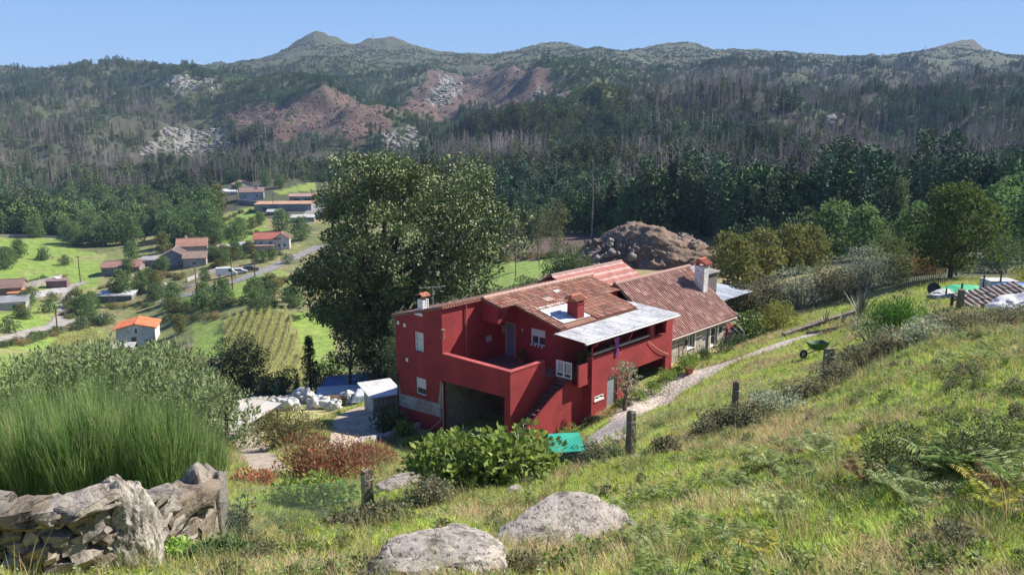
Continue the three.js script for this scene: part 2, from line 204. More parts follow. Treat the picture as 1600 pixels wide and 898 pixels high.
// ---------------------------------------------------------------- plant makers
class Leaves {                                               // many small leaf faces in one geometry
  constructor() { this.p = []; this.n = []; this.c = []; this.i = []; }
  leaf(x, y, z, dx, dy, dz, len, wid, r, g, b, fold = 0) {   // a pointed leaf from (x,y,z) along (dx,dy,dz)
    const dl = Math.hypot(dx, dy, dz) || 1; dx /= dl; dy /= dl; dz /= dl;
    let ax = rnd() - 0.5, ay = rnd() - 0.5, az = rnd() - 0.5; let sx = dy * az - dz * ay, sy = dz * ax - dx * az, sz = dx * ay - dy * ax; const sl = Math.hypot(sx, sy, sz) || 1; sx /= sl; sy /= sl; sz /= sl;
    const nx = sy * dz - sz * dy, ny = sz * dx - sx * dz, nz = sx * dy - sy * dx, b0 = this.p.length / 3, w = wid / 2, m = len * 0.45;
    this.p.push(x, y, z, x + dx * m + sx * w - nx * fold * len, y + dy * m + sy * w - ny * fold * len, z + dz * m + sz * w - nz * fold * len, x + dx * len, y + dy * len, z + dz * len, x + dx * m - sx * w - nx * fold * len, y + dy * m - sy * w - ny * fold * len, z + dz * m - sz * w - nz * fold * len);
    for (let k = 0; k < 4; k++) { this.n.push(nx, ny, nz); this.c.push(r, g, b); }
    this.i.push(b0, b0 + 1, b0 + 2, b0, b0 + 2, b0 + 3);
  }
  blade(x, y, z, ang, lean, len, wid, r, g, b, seg = 3, curl = 0.6) { // a bending grass blade
    const ca = Math.cos(ang), sa = Math.sin(ang), b0 = this.p.length / 3; let t = lean, px = x, py = y, pz = z; const st = len / seg;
    for (let k = 0; k <= seg; k++) { const w = wid * (1 - Math.pow(k / seg, 1.5)) / 2 + (k == seg ? 0 : 0.0004); const nx = -Math.cos(t) * ca, ny = Math.sin(t), nz = -Math.cos(t) * sa;
      this.p.push(px - sa * w, py, pz + ca * w, px + sa * w, py, pz - ca * w); this.n.push(nx, ny, nz, nx, ny, nz); this.c.push(r, g, b, r, g, b);
      px += Math.sin(t) * ca * st; py += Math.cos(t) * st; pz += Math.sin(t) * sa * st; t += curl / seg; }
    for (let k = 0; k < seg; k++) { const a = b0 + 2 * k; this.i.push(a, a + 2, a + 1, a + 1, a + 2, a + 3); }
  }
  clump(cx, cy, cz, rx, ry, rz, n, len, wid, cols, o = {}) { // leaves through an ellipsoid, more near its skin
    const { shell = 0.45, up = 0.25, droop = 0, bright = 0.25 } = o;
    for (let k = 0; k < n; k++) {
      let x, y, z, l; do { x = rr(-1, 1); y = rr(-1, 1); z = rr(-1, 1); l = x * x + y * y + z * z; } while (l > 1 || l < 1e-4);
      l = Math.sqrt(l); const f = Math.pow(l, shell) / l; x *= f; y *= f; z *= f;
      const c = pick(cols), v = 1 + (rnd() - 0.5) * 2 * bright, s = rr(0.7, 1.25);
      this.leaf(cx + x * rx, cy + y * ry, cz + z * rz, x * 0.9 + rr(-1, 1), y * 0.9 + rr(-1, 1) + up - droop, z * 0.9 + rr(-1, 1), len * s, wid * s, c[0] * v, c[1] * v, c[2] * v, rr(0.02, 0.12));
    }
  }
  geo() { const g = new THREE.BufferGeometry(); g.setAttribute('position', new THREE.Float32BufferAttribute(this.p, 3)); g.setAttribute('normal', new THREE.Float32BufferAttribute(this.n, 3)); g.setAttribute('color', new THREE.Float32BufferAttribute(this.c, 3)); g.setIndex(this.i); return g; }
}
const barkTex = tex(256, (u, v) => { const k = clamp(0.62 + tnoise(u * 3 % 1, v, 8, 4) * 0.9 + tnoise(u, v, 4, 3, 8) * 0.6, 0.15, 1); return [k, k * 0.95, k * 0.88]; });
const M = {
  bark: mat([0.16, 0.125, 0.095], { map: barkTex, bumpMap: grainBump, bumpScale: 0.02 }),
  paleBark: mat([0.42, 0.37, 0.32], { map: barkTex }),
  greyWood: mat([0.38, 0.355, 0.345], { map: barkTex }),
  leaf: leafMat(), leafGloss: leafMat({ roughness: 0.58, transmission: 0.14, specularIntensity: 0.9 }), leafFar: vcol({ roughness: 1 }),
};
const LEAFC = {
  oak: [[0.07, 0.11, 0.03], [0.09, 0.13, 0.036], [0.058, 0.09, 0.026], [0.115, 0.145, 0.045], [0.12, 0.12, 0.04]],
  broad: [[0.05, 0.085, 0.025], [0.065, 0.11, 0.03], [0.04, 0.07, 0.022], [0.085, 0.12, 0.035]],
  yellow: [[0.15, 0.15, 0.035], [0.11, 0.125, 0.03], [0.18, 0.16, 0.04], [0.085, 0.11, 0.03]],
  euc: [[0.055, 0.08, 0.036], [0.07, 0.10, 0.04], [0.09, 0.115, 0.05], [0.042, 0.062, 0.034]],
  pine: [[0.025, 0.05, 0.022], [0.035, 0.06, 0.025], [0.03, 0.045, 0.02]],
  willow: [[0.17, 0.22, 0.09], [0.13, 0.18, 0.07], [0.20, 0.25, 0.11], [0.11, 0.15, 0.06]],
  scrub: [[0.055, 0.095, 0.032], [0.075, 0.12, 0.04], [0.095, 0.13, 0.045], [0.045, 0.075, 0.03]],
  bright: [[0.18, 0.26, 0.05], [0.14, 0.22, 0.045], [0.22, 0.29, 0.06], [0.10, 0.17, 0.04]],
  olive: [[0.17, 0.15, 0.055], [0.13, 0.13, 0.05], [0.20, 0.16, 0.06], [0.10, 0.11, 0.04]],
  rust: [[0.28, 0.09, 0.06], [0.33, 0.13, 0.08], [0.22, 0.07, 0.05], [0.26, 0.17, 0.09], [0.16, 0.14, 0.06]],
  bramble: [[0.07, 0.085, 0.045], [0.10, 0.11, 0.06], [0.055, 0.07, 0.035], [0.14, 0.13, 0.08], [0.13, 0.085, 0.05]],
  silver: [[0.20, 0.22, 0.16], [0.15, 0.18, 0.11], [0.25, 0.26, 0.20], [0.11, 0.14, 0.07]],
  autumn: [[0.30, 0.14, 0.04], [0.26, 0.19, 0.05], [0.16, 0.14, 0.04]],
};
for (const k in LEAFC) LEAFC[k] = LEAFC[k].map(c => c.map(v => v * (k === 'rust' || k === 'autumn' ? 1.3 : 1.45)));
// woody plant: returns { wood, crown } geometries with the base at the origin
function plantGeo(o) {
  const { h = 8, r = 3, base = 0.25, trunkR = 0.18, clumps = 26, per = 90, leaf = 0.3, aspect = 0.5, cols = LEAFC.broad, flat = 0.75, seed: sd = 1, shape = 'dome', limbs = 9, clumpR = 0.3, up = 0.25, trunks = 1, lean = 0.1, shell = 0.45, bare = false } = o;
  reseed(sd * 7919 + 13); const L = new Leaves(), wood = [], tips = [];
  const prof = t => shape === 'dome' ? Math.sqrt(Math.max(0.02, 1 - Math.pow(2 * t - 0.85, 2) / 1.4)) : shape === 'cone' ? 1.02 - t * 0.94 : shape === 'tall' ? 0.45 + 0.6 * Math.sin(Math.PI * clamp(t * 0.92 + 0.06, 0, 1)) : 0.9;
  const stems = []; for (let k = 0; k < trunks; k++) { const a = rr(0, 6.28), off = trunks > 1 ? rr(0.1, 0.25) * r : 0, q = []; for (let i = 0; i <= 6; i++) { const t = i / 6; q.push(V3(Math.cos(a) * off * (0.3 + t) + lean * r * t * noise(sd + k, i * 0.5, 1), h * 0.94 * t, Math.sin(a) * off * (0.3 + t) + lean * r * t * noise(sd + k, i * 0.5, 9))); } stems.push(q); wood.push(tube(q, trunkR / Math.sqrt(trunks), trunkR * 0.12, 7)); }
  for (let k = 0; k < clumps; k++) {
    const t = clamp((k + rnd()) / clumps, 0, 1), y = lerp(h * base, h * 0.97, t), R = r * prof(t), a = k * 2.39996 + rr(-0.5, 0.5), q = shape === 'cone' || shape === 'tall' ? rr(0.25, 0.85) : Math.sqrt(rr(0.08, 0.9)), cr = r * clumpR * rr(0.75, 1.3) * (shape === 'cone' ? 1.15 - 0.7 * t : 1);
    const rad = Math.max(0, R * q - cr * 0.4), x = Math.cos(a) * rad, z = Math.sin(a) * rad; tips.push([x, y, z]);
    const shade = 1 + 0.22 * (rnd() - 0.5), cc = cols.map(c => [c[0] * shade, c[1] * shade, c[2] * shade]);
    L.clump(x, y, z, cr, cr * flat, cr, Math.round(per * rr(0.7, 1.3)), leaf, leaf * aspect, cc, { up, shell });
  }
  for (let k = 0; k < limbs; k++) { const T = tips[Math.floor((k + 0.5) / limbs * tips.length)], st = stems[k % trunks], t0 = clamp(T[1] / h * rr(0.5, 0.8), 0.08, 0.9), s = st[Math.min(6, Math.round(t0 * 6))]; const A = s.clone(), B = V3(...T); wood.push(tube([A, A.clone().lerp(B, 0.5).add(V3(rr(-0.1, 0.1) * r, -0.03 * h + rr(-0.05, 0.05) * r, rr(-0.1, 0.1) * r)), B], trunkR * 0.45 * (1 - t0 * 0.5), trunkR * 0.07, 5)); }
  return { wood: merge(wood), crown: L.geo() };
}
function deadGeo(sd, h = 16) {                               // burnt tree: bare pole with thin broken branches
  reseed(sd * 331); const w = [], top = V3(rr(-0.6, 0.6), h, rr(-0.6, 0.6)); w.push(tube([V3(0, 0, 0), V3(top.x * 0.3 + rr(-0.2, 0.2), h * 0.5, top.z * 0.4), top], [0.2, 0.14, 0.04], 0, 5));
  for (let k = 0; k < 15; k++) { const t = rr(0.3, 0.98), a = rr(0, 6.28), l = rr(0.7, 2.4) * (1.2 - t * 0.7), x = top.x * t * 0.8, z = top.z * t * 0.8; w.push(tube([V3(x, h * t, z), V3(x + Math.cos(a) * l * 0.6, h * t + l * 0.5, z + Math.sin(a) * l * 0.6), V3(x + Math.cos(a) * l, h * t + l * 1.15, z + Math.sin(a) * l)], 0.06, 0.02, 3, false)); }
  return merge(w);
}
function addPlant(name, label, cat, group, P, pos, turn, scale, o = {}) {   // first of its kind; repeats go through dup()
  const t = thing(name, label, cat, pos, turn, group); if (scale) typeof scale === 'number' ? t.scale.setScalar(scale) : t.scale.set(...scale);
  mesh(o.woodName || 'trunk', P.wood, o.wood || M.bark, t); mesh(o.crownName || 'crown', P.crown, o.leaf || M.leaf, t); return t;
}
function instanced(name, geo, material, list, colorFn, parent) {  // list of [x, y, z, turn, scaleXZ, scaleY]
  const m = sh(new THREE.InstancedMesh(geo, material, list.length)), q = new THREE.Quaternion(), e = new THREE.Euler(), mm = new THREE.Matrix4(), c = new THREE.Color();
  list.forEach((a, k) => { e.set(a[6] || 0, a[3], a[7] || 0); q.setFromEuler(e); mm.compose(V3(a[0], a[1], a[2]), q, V3(a[4], a[5] ?? a[4], a[4])); m.setMatrixAt(k, mm); if (colorFn) { const v = colorFn(a, k); m.setColorAt(k, c.setRGB(v[0], v[1], v[2])); } });
  m.name = parent ? name : numbered(name); kind(m, 'stuff'); (parent || scene).add(m); return m;
}

// ---------------------------------------------------------------- the wooded mountain
const NEAR = [];
{
  const far = (o) => { const p = plantGeo({ limbs: 3, ...o }); return merge([tint(p.wood, 0.14, 0.115, 0.095), p.crown]); };
  const kinds = {
    broad: [1, 2, 3].map(s => far({ h: 10, r: 4.4, base: 0.12, clumps: 30, per: 38, leaf: 0.7, aspect: 0.7, cols: LEAFC.broad, seed: s, trunkR: 0.3, clumpR: 0.32 })),
    euc: [4, 5, 6].map(s => far({ h: 17, r: 2.7, base: 0.22, clumps: 26, per: 34, leaf: 0.65, aspect: 0.5, cols: LEAFC.euc, seed: s, trunkR: 0.22, shape: 'tall', clumpR: 0.36 })),
    pine: [7, 8].map(s => far({ h: 15, r: 2.6, base: 0.15, clumps: 26, per: 24, leaf: 0.8, aspect: 0.45, cols: LEAFC.pine, seed: s, trunkR: 0.25, shape: 'cone', clumpR: 0.36, flat: 0.5 })),
    young: [9, 10].map(s => far({ h: 5.5, r: 1.6, base: 0.05, clumps: 14, per: 20, leaf: 0.6, aspect: 0.5, cols: [[0.075, 0.125, 0.045], [0.10, 0.15, 0.055], [0.06, 0.10, 0.04]], seed: s, trunkR: 0.1, shape: 'tall', clumpR: 0.45 })),
    shrub: [11, 12, 13].map(s => far({ h: 2.6, r: 2.2, base: 0.05, clumps: 12, per: 22, leaf: 0.6, aspect: 0.6, cols: LEAFC.scrub, seed: s, trunkR: 0.1, clumpR: 0.42 })),
    dead: [14, 15, 16, 17].map(s => deadGeo(s, 15)),
  };
  const DEAD = [[-20, 322, -20, 170, 150, 142, 262, 150, 330, 200, 345, 300, 200, 325], [330, 285, 420, 196, 560, 212, 570, 275, 400, 290], [640, 230, 760, 215, 860, 215, 860, 290, 700, 290], [960, 345, 980, 150, 1060, 105, 1620, 105, 1620, 340, 1300, 360], [820, 100, 830, 84, 960, 84, 990, 108, 900, 112], [640, 112, 655, 84, 690, 84, 690, 112]];
  const GREEN = [[860, 345, 840, 250, 960, 190, 1130, 210, 1200, 280, 1180, 350]], LOWV = [[-20, 400, -20, 322, 200, 326, 360, 320, 500, 300, 560, 300, 560, 420]];
  const out = { broad: [], euc: [], pine: [], young: [], shrub: [], dead: [] };
  reseed(77); let tries = 0;
  const inP = (px, py, L) => L.some(P => inPoly(px, py, P));
  while (tries < 230000) {
    tries++; const l = Math.sqrt(rr(Math.pow(Math.log(120), 2), Math.pow(Math.log(1900), 2))), d = Math.exp(l), s = rr(-0.86, 0.86), x = s * d, z = -d;
    if (rnd() > Math.pow(clamp(d / 1000, 0.02, 1), 1.05)) continue;        // keeps the number of trees per hectare even
    const y = groundY(x, z), [px, py] = proj(x, y, z);
    if (d < 330 && px < 760) continue; if (d < 155 && px < 1130) continue; if (d < 105) continue;
    if (py > 372 && d < 330 && px < 1120) continue;
    if (inAny(x, z, MEADOW) || inAny(x, z, CORN)) continue;
    const n = fbm(x * 0.012, z * 0.012, 4, 3), wx = x + 14 * fbm(x * 0.02, z * 0.02, 4, 3) * smooth(250, 600, d), wz = z + 14 * fbm(x * 0.02, z * 0.02, 6, 3) * smooth(250, 600, d); let k = null;
    if (d < 520 && px > 330 && px < 530 && py > 285) continue;             // open hamlet slope
    if (inAny(wx, wz, CLEAR)) { if (rnd() < 0.07) k = rnd() < 0.7 ? 'shrub' : 'dead'; }
    else if (inAny(wx, wz, ROCKY)) { if (rnd() < 0.25) k = rnd() < 0.2 ? 'dead' : 'shrub'; }
    else if (inAny(wx, wz, PLANT)) k = rnd() < 0.85 ? 'young' : 'shrub';
    else if (inAny(wx, wz, SCRUB)) k = rnd() < 0.72 ? 'shrub' : 'young';
    else if (y > 95 && d > 1250 && !(px > 1050 && py > 112)) { if (rnd() < 0.75 * smooth(0.18, -0.05, fbm(x * 0.012, z * 0.012, 8, 4))) k = 'shrub'; }
    else if (inP(px, py, LOWV)) k = rnd() < 0.75 ? 'broad' : 'euc';
    else { const q = rnd(), n2 = clamp(0.5 + n * 2.6, 0, 1), dd = inP(px, py, DEAD) ? 0.25 + 0.55 * n2 : inP(px, py, GREEN) ? 0.05 : 0.02 + 0.35 * n2 * n2; k = q < dd ? 'dead' : rnd() < 0.16 ? 'shrub' : inP(px, py, DEAD) ? pick(['euc', 'young', 'shrub', 'euc', 'broad', 'pine']) : rnd() < 0.6 ? 'euc' : rnd() < 0.35 ? 'pine' : 'broad'; if (d < 185 && px > 1000 && rnd() < smooth(185, 120, d)) k = rnd() < 0.6 ? 'shrub' : 'young'; }
    if (!k) continue;
    const pch = clamp(0.5 + 2.2 * fbm(x * 0.02, z * 0.02, 51, 3), 0, 1), sc = rr(0.62, 1.15) * (k === 'shrub' || k === 'young' ? 1 : lerp(0.55, 1.3, pch)) * (k === 'broad' && d > 600 ? 0.7 : k === 'euc' || k === 'pine' ? lerp(0.8, 0.55, smooth(350, 800, d)) : k === 'dead' ? lerp(0.95, 0.72, smooth(350, 900, d)) : 1); if (d < 300 && (k === 'euc' || k === 'pine' || k === 'broad' || k === 'dead') && Math.abs(s) < 0.72 && NEAR.length < 290) { NEAR.push([k, x, y - 0.2, z, rr(0, 6.28), sc * 0.82]); continue; } out[k].push([x, y - 0.3, z, rr(0, 6.28), sc * rr(0.9, 1.15), sc]);
  }
  const names = { broad: ['far_broadleaf_wood', 'dark green broadleaf wood covering the lower mountain slopes'], euc: ['far_eucalyptus_wood', 'tall blue-green eucalyptus wood covering the mountain slopes'], pine: ['far_pine_wood', 'scattered dark pines standing through the mountain woods'], young: ['young_plantation', 'low even green plantation of young trees on the upper slope'], shrub: ['mountain_scrub', 'low green scrub growing over the mountain and its tops'], dead: ['burnt_wood', 'grey leafless burnt trees standing over the mountain slopes'] };
  for (const k in kinds) { const vs = kinds[k], G = new THREE.Group(); G.name = numbered(names[k][0]); kind(tag(G, names[k][1], k === 'shrub' ? 'scrub' : 'wood'), 'stuff'); scene.add(G); vs.forEach((g, i) => instanced(k === 'shrub' ? 'shrubs' : 'trees', g, k === 'dead' ? M.greyWood : M.leafFar, out[k].filter((_, m) => m % vs.length === i), a => { const pt = fbm(a[0] * 0.009, a[2] * 0.009, 31, 3), v = rr(0.7, 1.45) * (1 + 0.9 * fbm(a[0] * 0.014, a[2] * 0.014, 41, 3)), w = rr(0.88, 1.14) * (1 + 0.7 * pt); return k === 'dead' ? [v * 1.15, v * 1.08, v * 1.06] : [v * w, v, v / w]; }, G)); }
  console.log('forest', Object.keys(out).map(k => k + ' ' + out[k].length).join(', '));
  // loose granite on the outcrops
  reseed(5); const stones = []; ROCKY.forEach(P => { const xs = P.filter((_, i) => i % 2 == 0), zs = P.filter((_, i) => i % 2), x0 = Math.min(...xs), x1 = Math.max(...xs), z0 = Math.min(...zs), z1 = Math.max(...zs); for (let k = 0; k < 900; k++) { const x = rr(x0, x1), z = rr(z0, z1); if (!inPoly(x, z, P) || fbm(x * 0.05, z * 0.05, 2, 3) > 0.1) continue; const s = rr(0.6, 3.2) * rr(0.5, 1.2); stones.push([x, groundY(x, z) - 0.1 * s, z, rr(0, 6.28), s, s * rr(0.5, 1), rr(-0.3, 0.3), rr(-0.3, 0.3)]); } });
  const debris = []; reseed(6); for (const P of CLEAR.slice(0, 2)) { const xs = P.filter((_, i) => i % 2 == 0), zs = P.filter((_, i) => i % 2), x0 = Math.min(...xs), x1 = Math.max(...xs), z0 = Math.min(...zs), z1 = Math.max(...zs); for (let k = 0; k < 5200; k++) { const x = rr(x0, x1), z = rr(z0, z1); if (!inPoly(x, z, P)) continue; const s = rr(0.3, 1.3); debris.push([x, groundY(x, z), z, rr(0, 6.28), s, s * rr(0.3, 0.8), rr(-0.3, 0.3), rr(-0.3, 0.3)]); } }
  const rock = mergeVertices((() => { const g = new THREE.IcosahedronGeometry(1, 2); g.deleteAttribute('uv'); g.deleteAttribute('normal'); return g; })()); { const p = rock.attributes.position; for (let i = 0; i < p.count; i++) { const v = V3(p.getX(i), p.getY(i), p.getZ(i)), f = 1 + 0.55 * fbm(v.x * 1.3, v.y * 1.3, v.z * 1.3, 3); p.setXYZ(i, v.x * f, v.y * f, v.z * f); } rock.computeVertexNormals(); }
  tag(instanced('granite_outcrop', rock, mat([0.23, 0.215, 0.20]), stones, () => { const v = rr(0.7, 1.15); return [v, v * rr(0.96, 1), v * rr(0.92, 1)]; }), 'pale grey granite boulders scattered over the mountain outcrops', 'rocks');
  tag(instanced('felling_debris', rock, mat([0.16, 0.115, 0.09]), debris, () => { const v = rr(0.5, 1.7), w = rr(0.85, 1.1); return [v, v * w, v * w * 0.95]; }), 'brown stumps and felled branches littering the mountain clearings', 'debris');
}
// ---------------------------------------------------------------- the red house and the old stone house beside it
const HTURN = Math.PI / 2 - HA;
const stuccoBump = tex(256, (u, v) => { const k = clamp(0.5 + tnoise(u, v, 24, 4, 2) * 1.0, 0, 1); return [k, k, k]; }, false);
const redMap = tex(512, (u, v) => { const n = tnoise(u, v, 4, 5, 1), m = tnoise(u, v, 30, 3, 6), st = Math.max(0, tnoise(u, v * 0.25 % 1, 12, 3, 4) - 0.12) * 1.2; const k = 0.88 + n * 0.5 + m * 0.2; return [k - st * 0.3, k - st * 0.1, k - st * 0.05]; });
const H = {
  red: mat([0.35, 0.036, 0.040], { map: redMap, bumpMap: stuccoBump, bumpScale: 0.008, roughness: 0.85 }),
  cap: mat([0.52, 0.10, 0.10], { rep: 0.5, roughness: 0.85 }),
  concrete: mat([0.42, 0.41, 0.40], { rep: 0.6, bumpMap: stuccoBump, bumpScale: 0.01 }),
  plaster: mat([0.55, 0.53, 0.50], { rep: 0.4 }),
  floor: mat([0.26, 0.13, 0.10], { rep: 0.5 }),
  white: mat([0.78, 0.78, 0.77], { roughness: 0.55 }),
  shutter: mat([0.70, 0.70, 0.70], { roughness: 0.6 }),
  dark: mat([0.05, 0.05, 0.055], { roughness: 0.6 }),
  doorBlue: mat([0.16, 0.18, 0.24], { roughness: 0.5 }),
  curtain: mat([0.5, 0.5, 0.5]),
  glass: new THREE.MeshPhysicalMaterial({ color: 0xffffff, transmission: 1, thickness: 0, roughness: 0.04, ior: 1.5 }),
  clay: mat([0.40, 0.16, 0.10], { roughness: 0.95 }), clayUnder: mat([0.30, 0.145, 0.105], { rep: 0.6 }),
  sheet: mat([0.66, 0.67, 0.69], { roughness: 0.65, metalness: 0.08, rep: 0.35 }),
  steel: mat([0.45, 0.46, 0.48], { roughness: 0.5, metalness: 0.5 }),
  wood: mat([0.20, 0.14, 0.09], { map: barkTex }), paleWood: mat([0.48, 0.40, 0.30], { map: barkTex }),
  stone: mat([0.44, 0.385, 0.32], { rep: 0.5, bumpMap: grainBump, bumpScale: 0.03 }),
  black: mat([0.02, 0.02, 0.02], { roughness: 0.7 }),
};
const shapeOf = (pts, holes = []) => { const s = new THREE.Shape(pts.map(p => new THREE.Vector2(...p))); for (const h of holes) s.holes.push(new THREE.Path((h.length === 4 && !Array.isArray(h[0]) ? [[h[0], h[2]], [h[1], h[2]], [h[1], h[3]], [h[0], h[3]]] : h).map(p => new THREE.Vector2(...p)))); return s; };
const ext = (s, t) => new THREE.ExtrudeGeometry(s, { depth: t, bevelEnabled: false });
const wallL = (pts, holes, v0, t) => { const g = ext(shapeOf(pts, holes), t); g.applyMatrix4(new THREE.Matrix4().set(0, 0, 1, v0, 0, 1, 0, 0, -1, 0, 0, 0, 0, 0, 0, 1)); return boxUV(g, 0.35); };  // outline in (u, h), faces -v
const wallR = (pts, holes, u0, t) => { const g = ext(shapeOf(pts, holes), t); g.translate(0, 0, -u0 - t); return boxUV(g, 0.35); };                                                              // outline in (v, h), faces -u
const hb = (v0, v1, h0, h1, u0, u1) => boxUV(box2(v0, v1, h0, h1, -u1, -u0), 0.35);
const tileGeo = (() => { const g = new THREE.BufferGeometry(), p = [], n = [], ix = [], S = 6; for (let e = 0; e < 2; e++) for (let k = 0; k <= S; k++) { const a = Math.PI * k / S, r = e ? 0.112 : 0.092; p.push(-Math.cos(a) * r, Math.sin(a) * r * 0.6 + (e ? 0.022 : 0), e * 0.44 - 0.02); n.push(-Math.cos(a), Math.sin(a), 0); } for (let k = 0; k < S; k++) ix.push(k, k + S + 1, k + 1, k + 1, k + S + 1, k + S + 2); const b = p.length / 3; for (let k = 0; k <= S; k++) { const a = Math.PI * k / S; for (const r of [0.112, 0.088]) { p.push(-Math.cos(a) * r, Math.sin(a) * r * 0.6 + 0.022, 0.42); n.push(0, 0, 1); } } for (let k = 0; k < S; k++) { const q = b + 2 * k; ix.push(q, q + 1, q + 2, q + 1, q + 3, q + 2); } g.setAttribute('position', new THREE.Float32BufferAttribute(p, 3)); g.setAttribute('normal', new THREE.Float32BufferAttribute(n, 3)); g.setIndex(ix); return g; })();
const tileMat = mat([1, 1, 1], { roughness: 0.95, side: THREE.DoubleSide });
// roof slope from (uA, hA) at the ridge down to (uB, hB), v0..v1; keep(v, u) leaves tiles out
function tiledSlope(parent, name, v0, v1, uA, hA, uB, hB, cols, keep, sheetPolys, sp = 0.23, ex = 0.38) {
  const len = Math.hypot(uB - uA, hB - hA), du = (uB - uA) / len, dh = (hB - hA) / len, S = V3(0, dh, -du), N = V3(0, Math.abs(du), Math.sign(du) * -dh * -1); N.set(0, Math.abs(du), -Math.sign(du) * -dh).normalize(); if (N.dot(S) > 1e-3 || N.dot(S) < -1e-3) N.z *= -1;
  const pl = sheetPolys || [[v0, v1, 0, 1]], under = pl.map(([a, b, t0, t1]) => { const g = new THREE.BoxGeometry(b - a, 0.08, (t1 - t0) * len); const X = V3(1, 0, 0), Y = N.clone(), Z = V3().crossVectors(X, Y), c = V3((a + b) / 2, hA + (hB - hA) * (t0 + t1) / 2, -(uA + (uB - uA) * (t0 + t1) / 2)).addScaledVector(N, -0.05); g.applyMatrix4(new THREE.Matrix4().makeBasis(X, Y, Z).setPosition(c)); return boxUV(g, 0.5); });
  const roof = mesh(name, merge(under), H.clayUnder, parent), T = []; reseed(Math.round(v0 * 100 + uB * 77 + 900));
  const Z = S.clone(), Y = N, X = V3().crossVectors(Y, Z), q = new THREE.Matrix4();
  for (let r = 0; r * ex < len - 0.1; r++) for (let v = v0 + sp / 2; v < v1; v += sp) { const t = r * ex / len, u = uA + (uB - uA) * t; if (keep && !keep(v, u)) continue; T.push([v + rr(-0.012, 0.012), hA + (hB - hA) * t, -u, rr(-0.04, 0.04), rr(0.005, 0.02)]); }
  const im = sh(new THREE.InstancedMesh(tileGeo, tileMat, T.length)), c = new THREE.Color(), rot = new THREE.Matrix4();
  T.forEach((a, k) => { q.makeBasis(X, Y, Z).multiply(rot.makeRotationY(a[3])).setPosition(V3(a[0], a[1], a[2]).addScaledVector(N, a[4])); im.setMatrixAt(k, q); const b = pick(cols), w = rr(0.75, 1.1) * (1 + 0.5 * fbm(a[0] * 0.8, a[2] * 0.8, 3, 3)); im.setColorAt(k, c.setRGB(b[0] * w, b[1] * w, b[2] * w)); });
  im.name = 'roof_tiles'; kind(im, 'stuff'); roof.add(im); return roof;
}
function windowPart(parent, face, a0, a1, h0, h1, at0, o = {}) {    // face 'L' (a = u) or 'R' (a = v); frame, pane, optional roller shutter
  const F = (x0, x1, y0, y1, d0, d1) => face === 'L' ? box2(at0 + d0, at0 + d1, y0, y1, -x1, -x0) : box2(x0, x1, y0, y1, -at0 - d1, -at0 - d0);
  const f = 0.06, fr = [F(a0, a0 + f, h0, h1, 0.08, 0.14), F(a1 - f, a1, h0, h1, 0.08, 0.14), F(a0 + f, a1 - f, h0, h0 + f, 0.08, 0.14), F(a0 + f, a1 - f, h1 - f, h1, 0.08, 0.14)];
  if (o.mid) fr.push(F((a0 + a1) / 2 - f / 2, (a0 + a1) / 2 + f / 2, h0 + f, h1 - f, 0.085, 0.135)); if (o.bar) fr.push(F(a0 + f, a1 - f, o.bar - f / 2, o.bar + f / 2, 0.085, 0.135));
  const w = mesh('window', merge(fr), H.white, parent);
  mesh('pane', F(a0 + f, a1 - f, h0 + f, h1 - f, 0.10, 0.104), H.glass, w);
  mesh('curtain', F(a0 + f, a1 - f, h0 + f, h1 - f, 0.16, 0.18), o.back || H.curtain, w);
  if (o.shutter) { const n = Math.round((h1 - o.shutter) / 0.055); for (let k = 0; k < 1; k++) { const sl = []; for (let i = 0; i < n; i++) sl.push(F(a0 + 0.03, a1 - 0.03, o.shutter + i * 0.055, o.shutter + i * 0.055 + 0.05, 0.05 + (i % 2) * 0.006, 0.075)); mesh('roller_shutter', merge(sl), H.shutter, w); } }
  if (o.sill !== false) mesh('sill', F(a0 - 0.06, a1 + 0.06, h0 - 0.06, h0, -0.06, 0.1), o.sillMat || H.red, w);
  return w;
}
